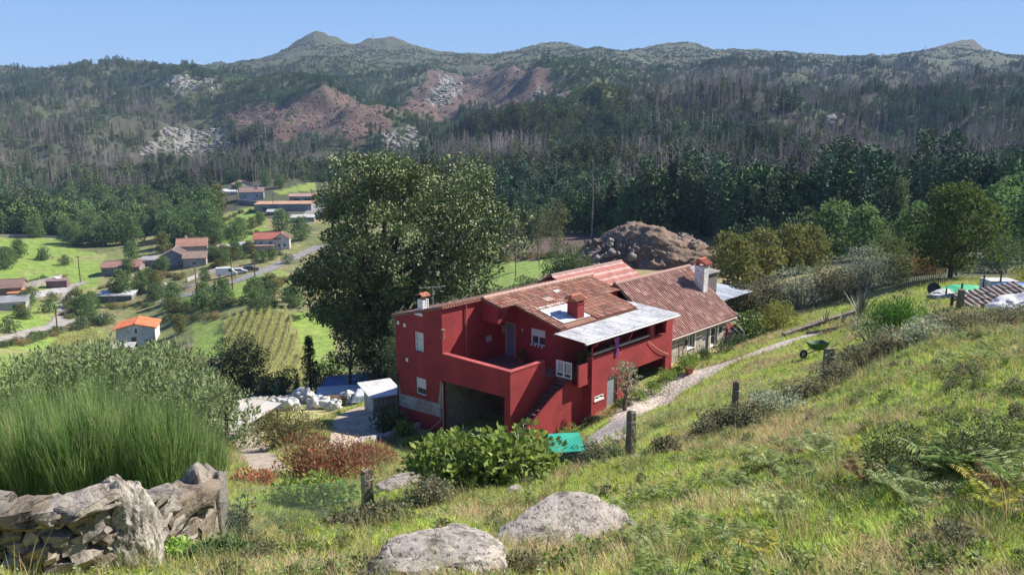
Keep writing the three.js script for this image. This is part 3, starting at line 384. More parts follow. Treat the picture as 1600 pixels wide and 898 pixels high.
{
  const house = thing('red_house', 'two storey red rendered house with balcony, outside stair and tiled roof', 'house', P0, HTURN);
  const RA = 4.87, RK = 0.254, roofH = u => u < 6.5 ? RA + RK * (u - 1.8) : RA + RK * 4.7 - 0.258 * (u - 6.5);
  // walls
  mesh('gable_wall', wallL([[10.7, -2.2], [10.7, 4.93], [6.67, 5.93], [6.67, 3.4], [1.55, 3.4], [1.55, -1.8], [1.97, -1.8], [1.97, 1.98], [6.7, 1.85], [6.7, -2.2]], [[8.24, 9.03, 3.17, 4.31], [8.1, 9.0, 0.58, 1.61]], -4.75, 0.25), H.red, house);
  mesh('side_wall', wallR([[-4.5, 2.2], [0, 2.2], [0, 5.98], [-4.5, 5.98]], [], 6.67, 0.22), H.red, house);
  mesh('balcony_wall', wallR([[-4.5, -1.8], [-1.05, -1.8], [-1.05, 2.36], [-2.0, 2.36], [-2.0, 3.4], [-4.5, 3.4]], [], 1.55, 0.2), H.red, house);
  mesh('back_wall', wallL([[1.9, -1.2], [6.67, -1.2], [6.67, roofH(6.5) - 0.1], [1.9, roofH(1.9) - 0.12]], [[5.55, 6.25, 2.36, 4.42], [3.22, 4.33, 3.48, 4.42]], 0, 0.22), H.red, house);
  mesh('eave_wall', wallR([[0.22, 2.2], [8.2, 2.2], [8.2, 4.72], [0.22, 4.72]], [[2.2, 3.1, 2.36, 4.3], [4.6, 5.6, 3.2, 4.2]], 1.9, 0.22), H.red, house);
  mesh('upper_box', merge([hb(-1.65, -1.43, 4.76, roofH(6.4) - 0.12, 5.35, 6.67), hb(-1.43, 0, 4.76, roofH(5.35) - 0.1, 5.35, 5.55), hb(-1.43, 0, 4.76, 4.9, 5.55, 6.67)]), H.red, house);
  mesh('long_wall', wallR([[0, -1.6], [8.2, -0.6], [8.2, 4.52], [7.62, 4.52], [7.62, 3.42], [6.35, 3.42], [6.35, 4.52], [5.9, 4.52], [5.9, 3.40], [0, 3.46]], [[0.42, 1.24, 0.92, 1.14], [1.6, 2.6, -0.2, 1.92], [4.0, 7.68, 0.0, 1.92]], 0, 0.2), H.red, house);
  mesh('corner_wall', merge([wallL([[0.2, -1.4], [0.6, -1.4], [0.6, 2.3], [0.2, 2.3]], [], 0, 0.2), wallL([[0, -1.6], [10.7, -2.4], [10.7, 4.85], [6.5, 5.9], [4.2, 5.3], [4.2, 4.8], [1.9, 4.65], [0, 4.5]], [], 8.2, 0.2), wallR([[-4.5, -2.4], [8.2, -2.4], [8.2, 4.9], [-4.5, 4.9]], [], 10.48, 0.22)]), H.red, house);
  mesh('upper_gable', wallR([[6.85, 4.9], [8.2, 4.9], [8.2, 5.38], [6.85, 5.38]], [], 4.25, 0.15), H.red, house);
  mesh('verge_wall', wallL([[1.95, 4.75], [4.2, 4.95], [4.2, 5.38], [1.95, 4.82]], [], 6.75, 0.12), H.red, house);
  mesh('parapet_cap', merge([boxUV(box2(-4.79, -4.46, 3.4, 3.45, -6.66, -1.5), 0.3), boxUV(box2(-4.46, -2.0, 3.4, 3.45, -1.79, -1.51), 0.3)]), H.cap, house);
  mesh('balcony_floor', merge([hb(-4.5, 0, 2.1, 2.34, 1.75, 6.67)]), H.floor, house);
  mesh('porch_floor', hb(0, 8.2, 2.1, 2.34, 0.2, 1.9), H.floor, house);
  mesh('carport_wall', merge([wallR([[-4.5, -2.2], [0, -2.2], [0, 2.08], [-4.5, 2.08]], [], 6.69, 0.2), hb(0.25, 0.4, -2, 2.08, 1.75, 6.67)]), mat([0.30, 0.285, 0.27], { rep: 0.4 }), house);
  mesh('garage_inside', merge([hb(0.2, 8.2, -1.6, 2.05, 3.6, 3.8), hb(3.2, 3.35, -1.2, 2.05, 0.25, 3.6)]), H.plaster, house);
  // bare concrete blocks where the red paint was left off
  reseed(21); for (let r = 0; r < 3; r++) { let u = 6.75 + (r % 2) * 0.2; while (u < 10.62) { const w = rr(0.42, 0.62), u1 = Math.min(10.66, u + w), m = (u + u1) / 2, b0 = -0.34 - 0.05 * (m - 6.8) + r * 0.265; if (u1 - u > 0.12 && !(m > 8.0 && m < 9.1 && r > 1.5 && b0 + 0.25 > 0.52)) mesh('concrete_block', hb(-4.775, -4.745, b0, b0 + 0.25, u, u1 - 0.018), H.concrete, house); u = u1; } }
  for (let r = 0; r < 4; r++) { const w = 0.34 - r * 0.07; mesh('concrete_block', hb(-4.775, -4.745, 0.47 + r * 0.265, 0.72 + r * 0.265, 6.72, 6.72 + w), H.concrete, house); mesh('concrete_block', hb(-4.775, -4.745, 0.27 + r * 0.265, 0.52 + r * 0.265, 10.66 - w * 0.8, 10.67), H.concrete, house); }
  // windows and doors
  windowPart(house, 'L', 8.24, 9.03, 3.17, 4.31, -4.75, { bar: 3.72, back: H.shutter });
  windowPart(house, 'L', 8.1, 9.0, 0.58, 1.61, -4.75, { shutter: 1.0, back: H.dark });
  windowPart(house, 'L', 3.22, 4.33, 3.48, 4.42, 0, { shutter: 3.98, mid: true, back: H.dark });
  const cw = mesh('window', merge([box2(0.42, 1.24, 0.92, 0.96, -0.1, 0.02), box2(0.42, 1.24, 1.1, 1.14, -0.1, 0.02), box2(0.42, 0.46, 0.96, 1.1, -0.1, 0.02), box2(1.2, 1.24, 0.96, 1.1, -0.1, 0.02), box2(0.79, 0.87, 0.96, 1.1, -0.1, 0.018)]), H.white, house); mesh('pane', box2(0.46, 1.2, 0.96, 1.1, -0.06, -0.055), H.glass, cw); mesh('sill', box2(0.38, 1.28, 0.84, 0.915, -0.08, 0.05), H.white, cw);
  const dr = mesh('door', box2(0.08, 0.13, 2.36, 4.4, -6.23, -5.57), H.doorBlue, house); mesh('door_frame', merge([box2(-0.03, 0.1, 2.36, 4.46, -6.3, -6.23), box2(-0.03, 0.1, 2.36, 4.46, -5.57, -5.5), box2(-0.03, 0.1, 4.4, 4.47, -6.23, -5.57)]), H.steel, dr); mesh('handle', box2(0.02, 0.08, 3.3, 3.42, -5.68, -5.64), H.steel, dr);
  const bd = mesh('basement_door', box2(1.6, 2.6, -0.2, 1.9, -0.16, -0.11), mat([0.30, 0.31, 0.35], { rep: 0.5 }), house); mesh('handle', box2(2.45, 2.5, 0.9, 1.0, -0.11, -0.06), H.steel, bd);
  // outside stair with its sloping wall
  mesh('stair_wall', wallR([[-5.15, -1.6], [-0.02, -1.6], [-0.02, 2.3], [-1.45, 2.3], [-5.15, 0.36]], [], 0.45, 0.15), H.red, house);
  const st = mesh('stair', hb(-1.05, 0, 2.1, 2.3, 0.6, 1.9), H.floor, house); for (let k = 0; k < 13; k++) mesh('step', hb(-5.0 + k * 0.305, -5.0 + (k + 1) * 0.305, -1.5, 0.02 + k * 0.175, 0.605, 1.545), mat([0.20, 0.09, 0.075], { rep: 0.5 }), st);
  mesh('landing_panel', merge([hb(-1.0, -0.22, 2.02, 3.25, 0.02, 0.14), hb(-0.22, 0, 2.02, 2.3, 0.02, 0.45), hb(-1.0, -0.22, 2.02, 2.12, 0.14, 0.45)]), H.red, house);
  const gate = mesh('stair_gate', merge([box2(-1.08, -1.03, 2.38, 2.46, -1.53, -0.46), box2(-1.08, -1.03, 2.62, 2.68, -1.53, -0.46), box2(-1.08, -1.03, 3.24, 3.31, -1.53, -0.46), box2(-1.08, -1.03, 2.46, 3.24, -1.53, -1.47), box2(-1.08, -1.03, 2.46, 3.24, -0.52, -0.46), box2(-1.09, -1.02, 2.46, 3.24, -1.06, -0.94)]), H.white, house);
  for (const u of [0.62, 0.72, 0.82, 1.14, 1.24, 1.34, 1.43]) mesh('slat', box2(-1.07, -1.045, 2.68, 3.24, -u - 0.025, -u + 0.025), H.white, gate);
  // tiled roof
  const clay = [[0.40, 0.19, 0.13], [0.35, 0.16, 0.11], [0.44, 0.24, 0.165], [0.31, 0.17, 0.125], [0.47, 0.28, 0.21]], clayO = [[0.48, 0.21, 0.13], [0.43, 0.18, 0.12], [0.54, 0.28, 0.18], [0.40, 0.18, 0.12], [0.48, 0.28, 0.19]];
  const rs = tiledSlope(house, 'roof', -1.75, 8.4, 6.5, 6.08, 1.68, 4.86, clayO.concat(clay), (v, u) => (v > -0.5 || u > 5.3) && (v < 6.9 || u > 4.1) && !(v > 0.2 && v < 2.75 && u < 4.25 && u > 2.05), [[-0.5, 6.9, 0, 1], [-1.75, -0.5, 0, 0.25], [6.9, 8.4, 0, 0.5]]);
  tiledSlope(house, 'roof', -4.85, 8.4, 6.52, 6.08, 11.0, 4.9, clay, (v, u) => v > -1.7 || u > 6.6, null);
  { const r = []; for (let v = -1.7; v < 8.4; v += 0.36) r.push(tube([V3(v, 6.1, -6.5), V3(v + 0.4, 6.115, -6.5)], 0.13, 0.12, 8)); mesh('ridge', merge(r), mat([0.62, 0.42, 0.35], { rep: 0.4 }), rs); const e = []; for (let v = -4.8; v < -1.7; v += 0.2) e.push(tube([V3(v, 5.99, -6.58), V3(v, 6.13, -6.56)], 0.085, 0.08, 6)); mesh('verge_tile', merge(e), H.clay, rs); }
  { const k0 = V3(0, 4.86 - 6.08, 4.82).normalize(); for (let i = 0; i < 3; i++) for (let j = 0; j < 4; j++) { const v = 0.22 + i * 0.84, u = 4.22 - j * 0.54, g = box(0.81, 0.03, 0.53); g.applyMatrix4(new THREE.Matrix4().makeRotationX(Math.atan2(1.22, 4.82))); g.translate(v + 0.42, 6.08 - (6.5 - u + 0.27) * 1.22 / 4.82 + 0.05, -(u - 0.27)); mesh('roof_panel', boxUV(g, 0.6), mat([0.80 - 0.06 * ((i + j) % 2), 0.80 - 0.05 * ((i * j) % 2), 0.79], { rep: 1 }), rs); } }
  { const g = box(0.5, 0.03, 0.3); g.applyMatrix4(new THREE.Matrix4().makeRotationX(Math.atan2(1.22, 4.82))); g.translate(3.6, 5.9, -5.35); mesh('roof_panel', g, H.sheet, rs); const g2 = box(0.7, 0.03, 0.5); g2.applyMatrix4(new THREE.Matrix4().makeRotationX(Math.atan2(1.22, 4.82))); g2.translate(2.0, 5.74, -4.7); mesh('roof_panel', g2, mat([0.50, 0.36, 0.30], { rep: 1 }), rs); }
  mesh('fascia', merge([hb(-0.5, 6.9, 4.66, 4.83, 1.72, 1.78), hb(6.86, 6.92, 4.7, 4.84, 1.7, 2.2)]), H.red, rs);
  // corrugated metal porch roof in seven sheets
  for (let k = 0; k < 8; k++) { const a = -1.17 + k * 1.18, b = a + 1.175, uB = a > 6.5 ? 4.2 : 1.66, p = []; const n = 14; for (let i = 0; i <= n; i++) { const v = lerp(a, b, i / n), w = 0.018 * Math.cos(i * Math.PI); for (const [u, h] of [[-0.5, 4.6], [uB, 4.6 + 0.065 * (uB + 0.5)]]) p.push([v, h + w + 0.002 * (k % 2), -u]); } const g = new THREE.BufferGeometry(); g.setAttribute('position', new THREE.Float32BufferAttribute(p.flat(), 3)); const ix = []; for (let i = 0; i < n; i++) { const q = 2 * i; ix.push(q, q + 2, q + 1, q + 1, q + 2, q + 3); } g.setIndex(ix); g.computeVertexNormals(); const uv = new Float32Array(p.length * 2); p.forEach((q, i) => { uv[2 * i] = q[0] * 0.5; uv[2 * i + 1] = q[2] * 0.5; }); g.setAttribute('uv', new THREE.BufferAttribute(uv, 2)); const m2 = mesh('roof_sheet', g, H.sheetV ??= [0, 1, 2].map(i => { const m = H.sheet.clone(); m.side = THREE.DoubleSide; m.color.multiplyScalar(0.92 + 0.07 * i); return m; }), house); m2.material = H.sheetV[k % 3]; }
  mesh('gutter', merge([tube([V3(-1.15, 4.53, 0.55), V3(8.25, 4.5, 0.55)], 0.055, 0.055, 8), box2(-1.1, 8.2, 4.47, 4.56, 0.42, 0.48)]), H.white, house);
  mesh('rafter', merge([0.1, 2, 4, 6, 8].map(v => box(0.07, 0.1, 2.1, v, 4.57, -0.58, Math.atan(0.065)))), H.wood, house);
  mesh('porch_rail', merge([box2(0.3, 5.9, 3.52, 3.58, -0.14, -0.06), box2(0.3, 5.9, 3.6, 3.63, -0.2, -0.02)]), H.steel, house);
  mesh('downpipe', tube([V3(0.06, 4.5, 0.5), V3(0.06, 4.3, 0.4), V3(0.06, 4.05, 0.06), V3(0.06, -0.6, 0.05)], 0.05, 0.05, 8), mat([0.42, 0.05, 0.055]), house);
  mesh('downpipe', tube([V3(-2.96, 6.1, -6.55), V3(-2.96, 5.8, -6.6), V3(-2.96, 2.4, -6.6)], 0.045, 0.045, 8), mat([0.30, 0.13, 0.10]), house);
  mesh('downpipe', tube([V3(-4.82, 1.6, -10.55), V3(-4.82, -1.5, -10.55)], 0.04, 0.04, 8), H.dark, house);
  mesh('downpipe', merge([tube([V3(-4.82, 1.75, -6.62), V3(-4.82, -1.7, -6.62)], 0.035, 0.035, 8), tube([V3(-4.82, 1.8, -6.8), V3(-4.82, -0.5, -6.82), V3(-5.1, -1.6, -8.0)], 0.03, 0.03, 8)]), H.steel, house);
  // chimneys
  const ch = mesh('chimney', merge([hb(1.5, 2.12, 4.7, 5.86, 2.1, 2.85), hb(1.45, 2.17, 5.86, 5.93, 2.05, 2.9)]), H.red, house);
  mesh('chimney_cap', merge([hb(1.52, 1.62, 5.93, 6.12, 2.12, 2.83), hb(2.0, 2.1, 5.93, 6.12, 2.12, 2.83), box(0.95, 0.05, 0.55, 1.81, 6.2, -2.25, 0.35), box(0.95, 0.05, 0.55, 1.81, 6.2, -2.73, -0.35), ...[-0.3, -0.1, 0.1, 0.3].map(d => tube([V3(1.81 + d, 6.11, -1.98), V3(1.81 + d, 6.31, -2.48)], 0.08, 0.07, 6)), ...[-0.3, -0.1, 0.1, 0.3].map(d => tube([V3(1.81 + d, 6.11, -2.98), V3(1.81 + d, 6.31, -2.48)], 0.08, 0.07, 6)), tube([V3(1.35, 6.33, -2.48), V3(2.27, 6.33, -2.48)], 0.09, 0.09, 8)]), H.clay, ch);
  const ch2 = mesh('chimney', merge([hb(-4.65, -4.2, 5.3, 6.2, 8.35, 8.8), hb(-4.8, -4.1, 5.3, 5.45, 8.25, 8.95)]), H.white, house); mesh('chimney_cap', merge([hb(-4.62, -4.5, 6.2, 6.4, 8.4, 8.5), hb(-4.35, -4.23, 6.2, 6.4, 8.65, 8.75), box(0.62, 0.05, 0.4, -4.42, 6.48, -8.42, 0.4), box(0.62, 0.05, 0.4, -4.42, 6.48, -8.74, -0.4), hb(-4.55, -4.3, 6.2, 6.3, 8.45, 8.7)]), H.clay, ch2);
  mesh('antenna', merge([tube([V3(-4.0, 5.3, -8.2), V3(-4.0, 6.9, -8.2)], 0.018, 0.015, 5), tube([V3(-4.7, 6.86, -8.6), V3(-3.4, 6.9, -7.8)], 0.012, 0.012, 4), ...[0, 1, 2, 3, 4, 5].map(i => tube([V3(-4.6 + i * 0.22 - 0.12, 6.87, -8.55 + i * 0.135 + 0.2), V3(-4.6 + i * 0.22 + 0.12, 6.87, -8.55 + i * 0.135 - 0.2)], 0.007, 0.007, 4))]), H.steel, house);
  // small fittings
  for (const [u, h] of [[10.44, 4.57], [9.86, 4.51], [9.72, 2.47]]) mesh('vent_plate', hb(-4.775, -4.745, h - 0.1, h + 0.1, u - 0.09, u + 0.09), H.white, house);
  const wl = mesh('wall_lamp', merge([hb(-4.84, -4.76, 4.4, 4.8, 6.45, 6.62)]), mat([0.42, 0.10, 0.08]), house); mesh('lamp_frame', hb(-4.86, -4.75, 4.8, 4.84, 6.42, 6.66), H.paleWood, wl); mesh('lamp_frame', hb(-4.86, -4.75, 4.36, 4.4, 6.42, 6.66), H.paleWood, wl);
  mesh('wall_plate', tube([V3(-0.03, 4.15, -5.03), V3(0.0, 4.15, -5.03)], 0.14, 0.14, 16), H.white, house);
  mesh('picture_frame', merge([hb(-0.03, 0, 3.78, 4.22, 6.36, 6.6)]), mat([0.35, 0.26, 0.18]), house); mesh('wall_plaque', box2(-1.3, -0.85, 3.4, 3.75, -6.665, -6.63), mat([0.42, 0.36, 0.36]), house);
  mesh('bulkhead_lamp', tube([V3(-0.12, 4.32, -2.52), V3(0, 4.34, -2.52)], 0.06, 0.05, 8), H.white, house);
  // things kept on the balcony and in the porch
  const cur = thing('purple_cloth', 'purple cloth tied over the porch rail under the metal roof', 'cloth', HW(2.4, 0, 3.3), HTURN);
  { const L2 = []; for (let k = 0; k < 7; k++) { const a = (k - 3) * 0.05; L2.push(tube([V3(a * 1.6, 0.85, 0.03), V3(a * 0.9, 0.5, 0.05 + 0.01 * (k % 2)), V3(a * 0.35, 0.15, 0.07), V3(a * 0.9, -0.1, 0.06), V3(a * 0.8, -0.22, 0.05)], 0.035, 0.025, 5)); } mesh('drape', merge(L2), mat([0.40, 0.12, 0.44], { roughness: 1 }), cur); mesh('knot', new THREE.SphereGeometry(0.06, 8, 6).translate(0, 0.13, 0.09), mat([0.44, 0.14, 0.48]), cur); }
  const rope = mesh('washing_rope', tube([0, 0.2, 0.4, 0.6, 0.8, 1].map(t => { const p = HW(5.6 + 2.36 * t, -0.06 - 0.05 * Math.sin(t * 3), 3.3 - 1.29 * t - 0.12 * Math.sin(t * Math.PI)); return p; }), 0.018, 0.018, 6), mat([0.62, 0.42, 0.22])); tag(rope, 'slack yellow rope hanging across the red porch wall', 'rope');
  const pl = (v, u, h, s, label, sd) => { const g = new Leaves(); reseed(sd); g.clump(0, 0.55 * s, 0, 0.3 * s, 0.35 * s, 0.3 * s, 160, 0.16 * s, 0.06 * s, LEAFC.broad); const t = thing('potted_plant', label, 'plant', HW(v, u, h), 0); mesh('foliage', g.geo(), M.leaf, t); mesh('pot', new THREE.LatheGeometry([[0.001, 0], [0.11, 0], [0.16, 0.26], [0.18, 0.26], [0.18, 0.3], [0.15, 0.3], [0.14, 0.22], [0.001, 0.22]].map(a => new THREE.Vector2(a[0] * s, a[1] * s)), 14), H.clay, t); };
  pl(0.6, 0.9, 2.34, 1.3, 'large potted plant in the dark porch above the white gate', 3); pl(-0.5, 4.6, 2.34, 0.9, 'small potted plant on the balcony beside the blue door', 4);
  const ob = thing('window_flowers', 'small flower pots lined up on the balcony window sill', 'flower pots', HW(-0.12, 3.75, 3.42), HTURN); for (let k = 0; k < 4; k++) { mesh('pot', new THREE.CylinderGeometry(0.06, 0.045, 0.1, 8).translate(0, 0.05, -0.4 + k * 0.26), H.white, ob); }
  const cs = thing('washing_machine', 'pale box standing in the dark porch behind the rail', 'appliance', HW(4.2, 1.2, 2.34), HTURN); mesh('body', boxUV(box2(-0.3, 0.3, 0, 0.85, -0.3, 0.3)), mat([0.4, 0.42, 0.46]), cs); mesh('lid', box2(-0.31, 0.31, 0.85, 0.89, -0.31, 0.31), H.dark, cs);
  console.log('house');
}
{ // old granite house
  const sh2 = thing('stone_house', 'old granite house with weathered tiled roof joined to the red house', 'house', P0, HTURN);
  const Vend = 16.3, rE = [0.2, 2.75], rR = [4.3, 5.8];
  mesh('wall', merge([wallR([[8.42, -0.4], [Vend, -0.4], [Vend, 2.95], [8.42, 2.95]], [[11.14, 12.03, 1.54, 2.46], [13.05, 13.9, 0.9, 2.4], [14.16, 15.1, 1.1, 2.4]], 0.53, 0.45), wallL([[0.98, -0.4], [7.8, -0.4], [7.8, 2.9], [4.3, 5.5], [0.98, 2.95]], [], Vend - 0.4, 0.4), wallR([[8.42, -0.4], [Vend - 0.4, -0.4], [Vend - 0.4, 2.9], [8.42, 2.9]], [], 7.5, 0.3)]), mat([0.30, 0.26, 0.21], { rep: 0.5 }), sh2);
  reseed(31); const stones = [0, 1, 2, 3].map(i => { const m = H.stone.clone(); m.color.setRGB(0.58 - 0.03 * i + 0.03 * (i % 2), 0.51 - 0.025 * i, 0.43 - 0.02 * i); return m; });
  mesh('plaster_strip', hb(8.42, 9.25, 0.2, 2.82, 0.485, 0.525), mat([0.62, 0.56, 0.50], { rep: 0.5 }), sh2);
  for (let r = 0; r < 8; r++) { const h0 = 0.45 + r * 0.305, h1 = h0 + 0.285; let v = 9.28; while (v < Vend) { let v1 = Math.min(Vend + 0.01, v + rr(0.42, 0.95)); for (const [a, b, c, d] of [[11.14, 12.03, 1.54, 2.46], [13.05, 13.9, 0.5, 2.4], [14.16, 15.1, 1.1, 2.4]]) if (h1 > c + 0.05 && h0 < d - 0.05) { if (v >= a - 0.05 && v < b) { v = b; v1 = v + rr(0.35, 0.6); } else if (v < a && v1 > a - 0.12) v1 = a; } if (v1 - v > 0.1) mesh('stone_block', hb(v, v1 - 0.022, h0, Math.min(2.84, h1), 0.49 - rr(0, 0.012), 0.535), pick(stones), sh2); v = Math.max(v1, v + 0.05); } }
  for (let r = 0; r < 5; r++) { const h0 = 0.45 + r * 0.48; let u = 0.5; while (u < 3) { const u1 = u + rr(0.5, 0.9); mesh('stone_block', hb(Vend - 0.01, Vend + 0.03, h0, h0 + 0.45, u, u1 - 0.02), pick(stones), sh2); u = u1; } }
  windowPart(sh2, 'R', 11.16, 12.01, 1.56, 2.44, 0.53, { mid: true, back: H.dark, sillMat: H.white }); windowPart(sh2, 'R', 14.18, 15.08, 1.12, 2.38, 0.53, { bar: 1.75, back: H.dark, sillMat: H.white });
  mesh('window_surround', merge([hb(11.0, 11.13, 1.5, 2.5, 0.465, 0.53), hb(12.04, 12.14, 1.5, 2.5, 0.465, 0.53), hb(14.03, 14.15, 1.0, 2.46, 0.465, 0.53), hb(15.11, 15.2, 1.0, 2.46, 0.465, 0.53)]), H.white, sh2);
  const d = mesh('door', hb(13.07, 13.88, 0.92, 2.38, 0.62, 0.67), mat([0.62, 0.62, 0.60]), sh2); mesh('door_panel', merge([hb(13.15, 13.45, 1.0, 2.3, 0.6, 0.62), hb(13.5, 13.8, 1.0, 2.3, 0.6, 0.62)]), mat([0.45, 0.47, 0.48]), d);
  for (const v of [10.9, 15.45]) mesh('wall_lantern', merge([hb(v - 0.07, v + 0.07, 1.9, 2.2, 0.36, 0.48), hb(v - 0.1, v + 0.1, 2.2, 2.24, 0.33, 0.5)]), H.dark, sh2);
  mesh('gutter', tube([V3(8.4, 2.74, -0.14), V3(17.2, 2.7, -0.14)], 0.05, 0.05, 8), mat([0.55, 0.45, 0.40]), sh2); mesh('downpipe', tube([V3(10.35, 2.7, -0.3), V3(10.35, 0.6, -0.42)], 0.03, 0.03, 6), mat([0.35, 0.25, 0.2]), sh2);
  const cols = [[0.37, 0.20, 0.155], [0.33, 0.17, 0.135], [0.41, 0.245, 0.195], [0.31, 0.17, 0.14], [0.46, 0.29, 0.24]];
  const rf = tiledSlope(sh2, 'roof', 8.25, 17.25, rR[0], rR[1], rE[0], rE[1], cols, null, null, 0.24, 0.36); tiledSlope(sh2, 'roof', 8.25, 17.25, rR[0] + 0.02, rR[1], 8.1, 3.0, cols, null, null, 0.24, 0.36);
  { const r = []; for (let v = 8.2; v < 17.2; v += 0.36) r.push(tube([V3(v, 5.83, -4.3), V3(v + 0.4, 5.84, -4.3)], 0.13, 0.12, 8)); mesh('ridge', merge(r), mat([0.50, 0.32, 0.27], { rep: 0.5 }), rf); }
  const ch = mesh('chimney', merge([hb(16.0, 16.62, 3.8, 6.15, 2.2, 2.95), hb(15.95, 16.67, 6.15, 6.22, 2.15, 3.0)]), mat([0.74, 0.73, 0.73], { rep: 0.5 }), sh2);
  mesh('chimney_cap', merge([hb(16.02, 16.6, 6.22, 6.36, 2.22, 2.32), hb(16.02, 16.6, 6.22, 6.36, 2.83, 2.93), box(0.95, 0.05, 0.62, 16.3, 6.5, -2.32, 0.5), box(0.95, 0.05, 0.62, 16.3, 6.5, -2.84, -0.5), ...[-0.36, -0.18, 0, 0.18, 0.36].map(q => tube([V3(16.3 + q, 6.38, -2.04), V3(16.3 + q, 6.68, -2.56)], 0.075, 0.07, 6)), tube([V3(15.8, 6.7, -2.58), V3(16.8, 6.7, -2.58)], 0.08, 0.08, 8)]), mat([0.46, 0.14, 0.10]), ch);
  // little red stair with white rails at the far end
  const rs = thing('red_stair', 'small red outside stair with white railings beside the stone house', 'stair', HW(16.5, 0.9, 0.8), HTURN);
  mesh('block', boxUV(box2(0.2, 1.6, -0.8, 1.1, -1.0, 0.3)), H.red, rs); for (let k = 0; k < 5; k++) mesh('step', box2(0.2, 1.6, -0.8, 0.9 - k * 0.2, 0.3 + k * 0.26, 0.56 + k * 0.26), mat([0.45, 0.30, 0.26]), rs);
  for (const x of [0.25, 1.55]) { mesh('railing', merge([tube([V3(x, 1.1, -0.9), V3(x, 2.0, -0.9)], 0.03, 0.03, 6), tube([V3(x, 1.1, 0.25), V3(x, 2.05, 0.25)], 0.03, 0.03, 6), tube([V3(x, 0.2, 1.55), V3(x, 1.1, 1.55)], 0.03, 0.03, 6), tube([V3(x, 2.0, -0.9), V3(x, 2.0, 0.25), V3(x, 1.1, 1.55)], 0.035, 0.035, 6), tube([V3(x, 1.6, -0.9), V3(x, 1.6, 0.25), V3(x, 0.7, 1.55)], 0.03, 0.03, 6), tube([V3(x, 1.25, -0.9), V3(x, 1.25, 0.25), V3(x, 0.35, 1.55)], 0.03, 0.03, 6)]), H.white, rs); }
  mesh('gate_arch', merge([tube([V3(1.6, 1.1, -1.0), V3(1.62, 2.4, -1.0), V3(1.3, 2.6, -1.0), V3(0.3, 2.6, -1.0)], 0.03, 0.03, 6)]), H.paleWood, rs);
}
{ // red roofed outbuilding behind, and the plank hut past the chimney
  const q = HW(14.2, 11.0, 0), b = thing('tiled_outbuilding', 'low outbuilding with striped red tiled roof behind the house ridge', 'shed', V3(q.x, groundY(q.x, q.z), q.z), HTURN);
  const y0 = b.position.y - P0.y, top = 5.3 - y0; mesh('wall', boxUV(box2(-4.2, 4.2, -1, top - 1.3, -2.5, 2.6), 0.3), mat([0.5, 0.47, 0.44], { rep: 0.4 }), b); mesh('gable', (() => { const g = ext(shapeOf([[-2.6, top - 1.32], [2.5, top - 1.32], [0, top - 0.1]]), 0.2); g.rotateY(Math.PI / 2); g.translate(4.0, 0, 0); return boxUV(g, 0.3); })(), mat([0.42, 0.40, 0.42], { rep: 0.4 }), b);
  const G2 = new THREE.Group(); for (const sgn of [1, -1]) { const n = 22; for (let k = 0; k < 9; k++) { const a = k / 9, z0 = sgn * 2.9 * a, z1 = sgn * 2.9 * (a + 1 / 9 + 0.02), ya = top - 1.45 * a, g = box(8.8, 0.05, Math.hypot(z1 - z0, 1.45 / 9)); g.applyMatrix4(new THREE.Matrix4().makeRotationX(sgn * Math.atan2(1.45, 2.9))); g.translate(0, ya - 0.07 + 0.02 * (k % 2), (z0 + z1) / 2); mesh('roof_course', boxUV(g, 0.6), mat(k % 2 ? [0.44, 0.17, 0.14] : [0.58, 0.36, 0.32], { rep: 0.8 }), b); } }
  mesh('ridge', tube([V3(-4.4, top + 0.02, 0), V3(4.4, top + 0.02, 0)], 0.12, 0.12, 8), mat([0.34, 0.22, 0.2]), b);
  const q2 = HW(19.6, 4.6, 0), hut = thing('plank_hut', 'small grey plank hut with sheet roof behind the old chimney', 'shed', V3(q2.x, groundY(q2.x, q2.z), q2.z), HTURN), T = P0.y + 5.1 - hut.position.y;
  for (let k = 0; k < 9; k++) { mesh('plank', box2(-1.2, -1.15, 0, T, -0.8 + k * 0.18, -0.8 + k * 0.18 + 0.165), mat([0.20 + 0.02 * (k % 3), 0.20, 0.21], { map: barkTex }), hut); mesh('plank', box2(-1.15 + k * 0.26, -1.15 + k * 0.26 + 0.24, 0, T, 0.82, 0.87), mat([0.24 + 0.02 * (k % 3), 0.235, 0.24], { map: barkTex }), hut); }
  mesh('roof', box(2.8, 0.06, 2.1, 0, T + 0.1, 0, 0.12), mat([0.33, 0.30, 0.30], { rep: 0.5 }), hut);
  const q3 = HW(23, 5.0, 0), bn = thing('sheet_roof_shelter', 'low open shelter with grey and blue sheet roof beside the plank hut', 'shelter', V3(q3.x, groundY(q3.x, q3.z), q3.z), HTURN), T2 = P0.y + 2.9 - bn.position.y;
  for (const [x, z] of [[-2.6, -1.5], [2.6, -1.5], [-2.6, 1.5], [2.6, 1.5]]) mesh('post', box2(x - 0.06, x + 0.06, -0.2, T2, z - 0.06, z + 0.06), H.wood, bn);
  for (let k = 0; k < 5; k++) mesh('roof_sheet', box(1.14, 0.03, 3.6, -2.35 + k * 1.17, T2 + 0.08 + 0.015 * (k % 2), 0, 0.08), k % 2 ? mat([0.36, 0.42, 0.48], { rep: 0.4, roughness: 0.6 }) : mat([0.46, 0.50, 0.53], { rep: 0.4, roughness: 0.6 }), bn);
  mesh('back_wall', boxUV(box2(-2.7, 2.7, -0.2, T2 - 0.1, -1.7, -1.6), 0.4), mat([0.25, 0.25, 0.25], { rep: 0.4 }), bn);
}
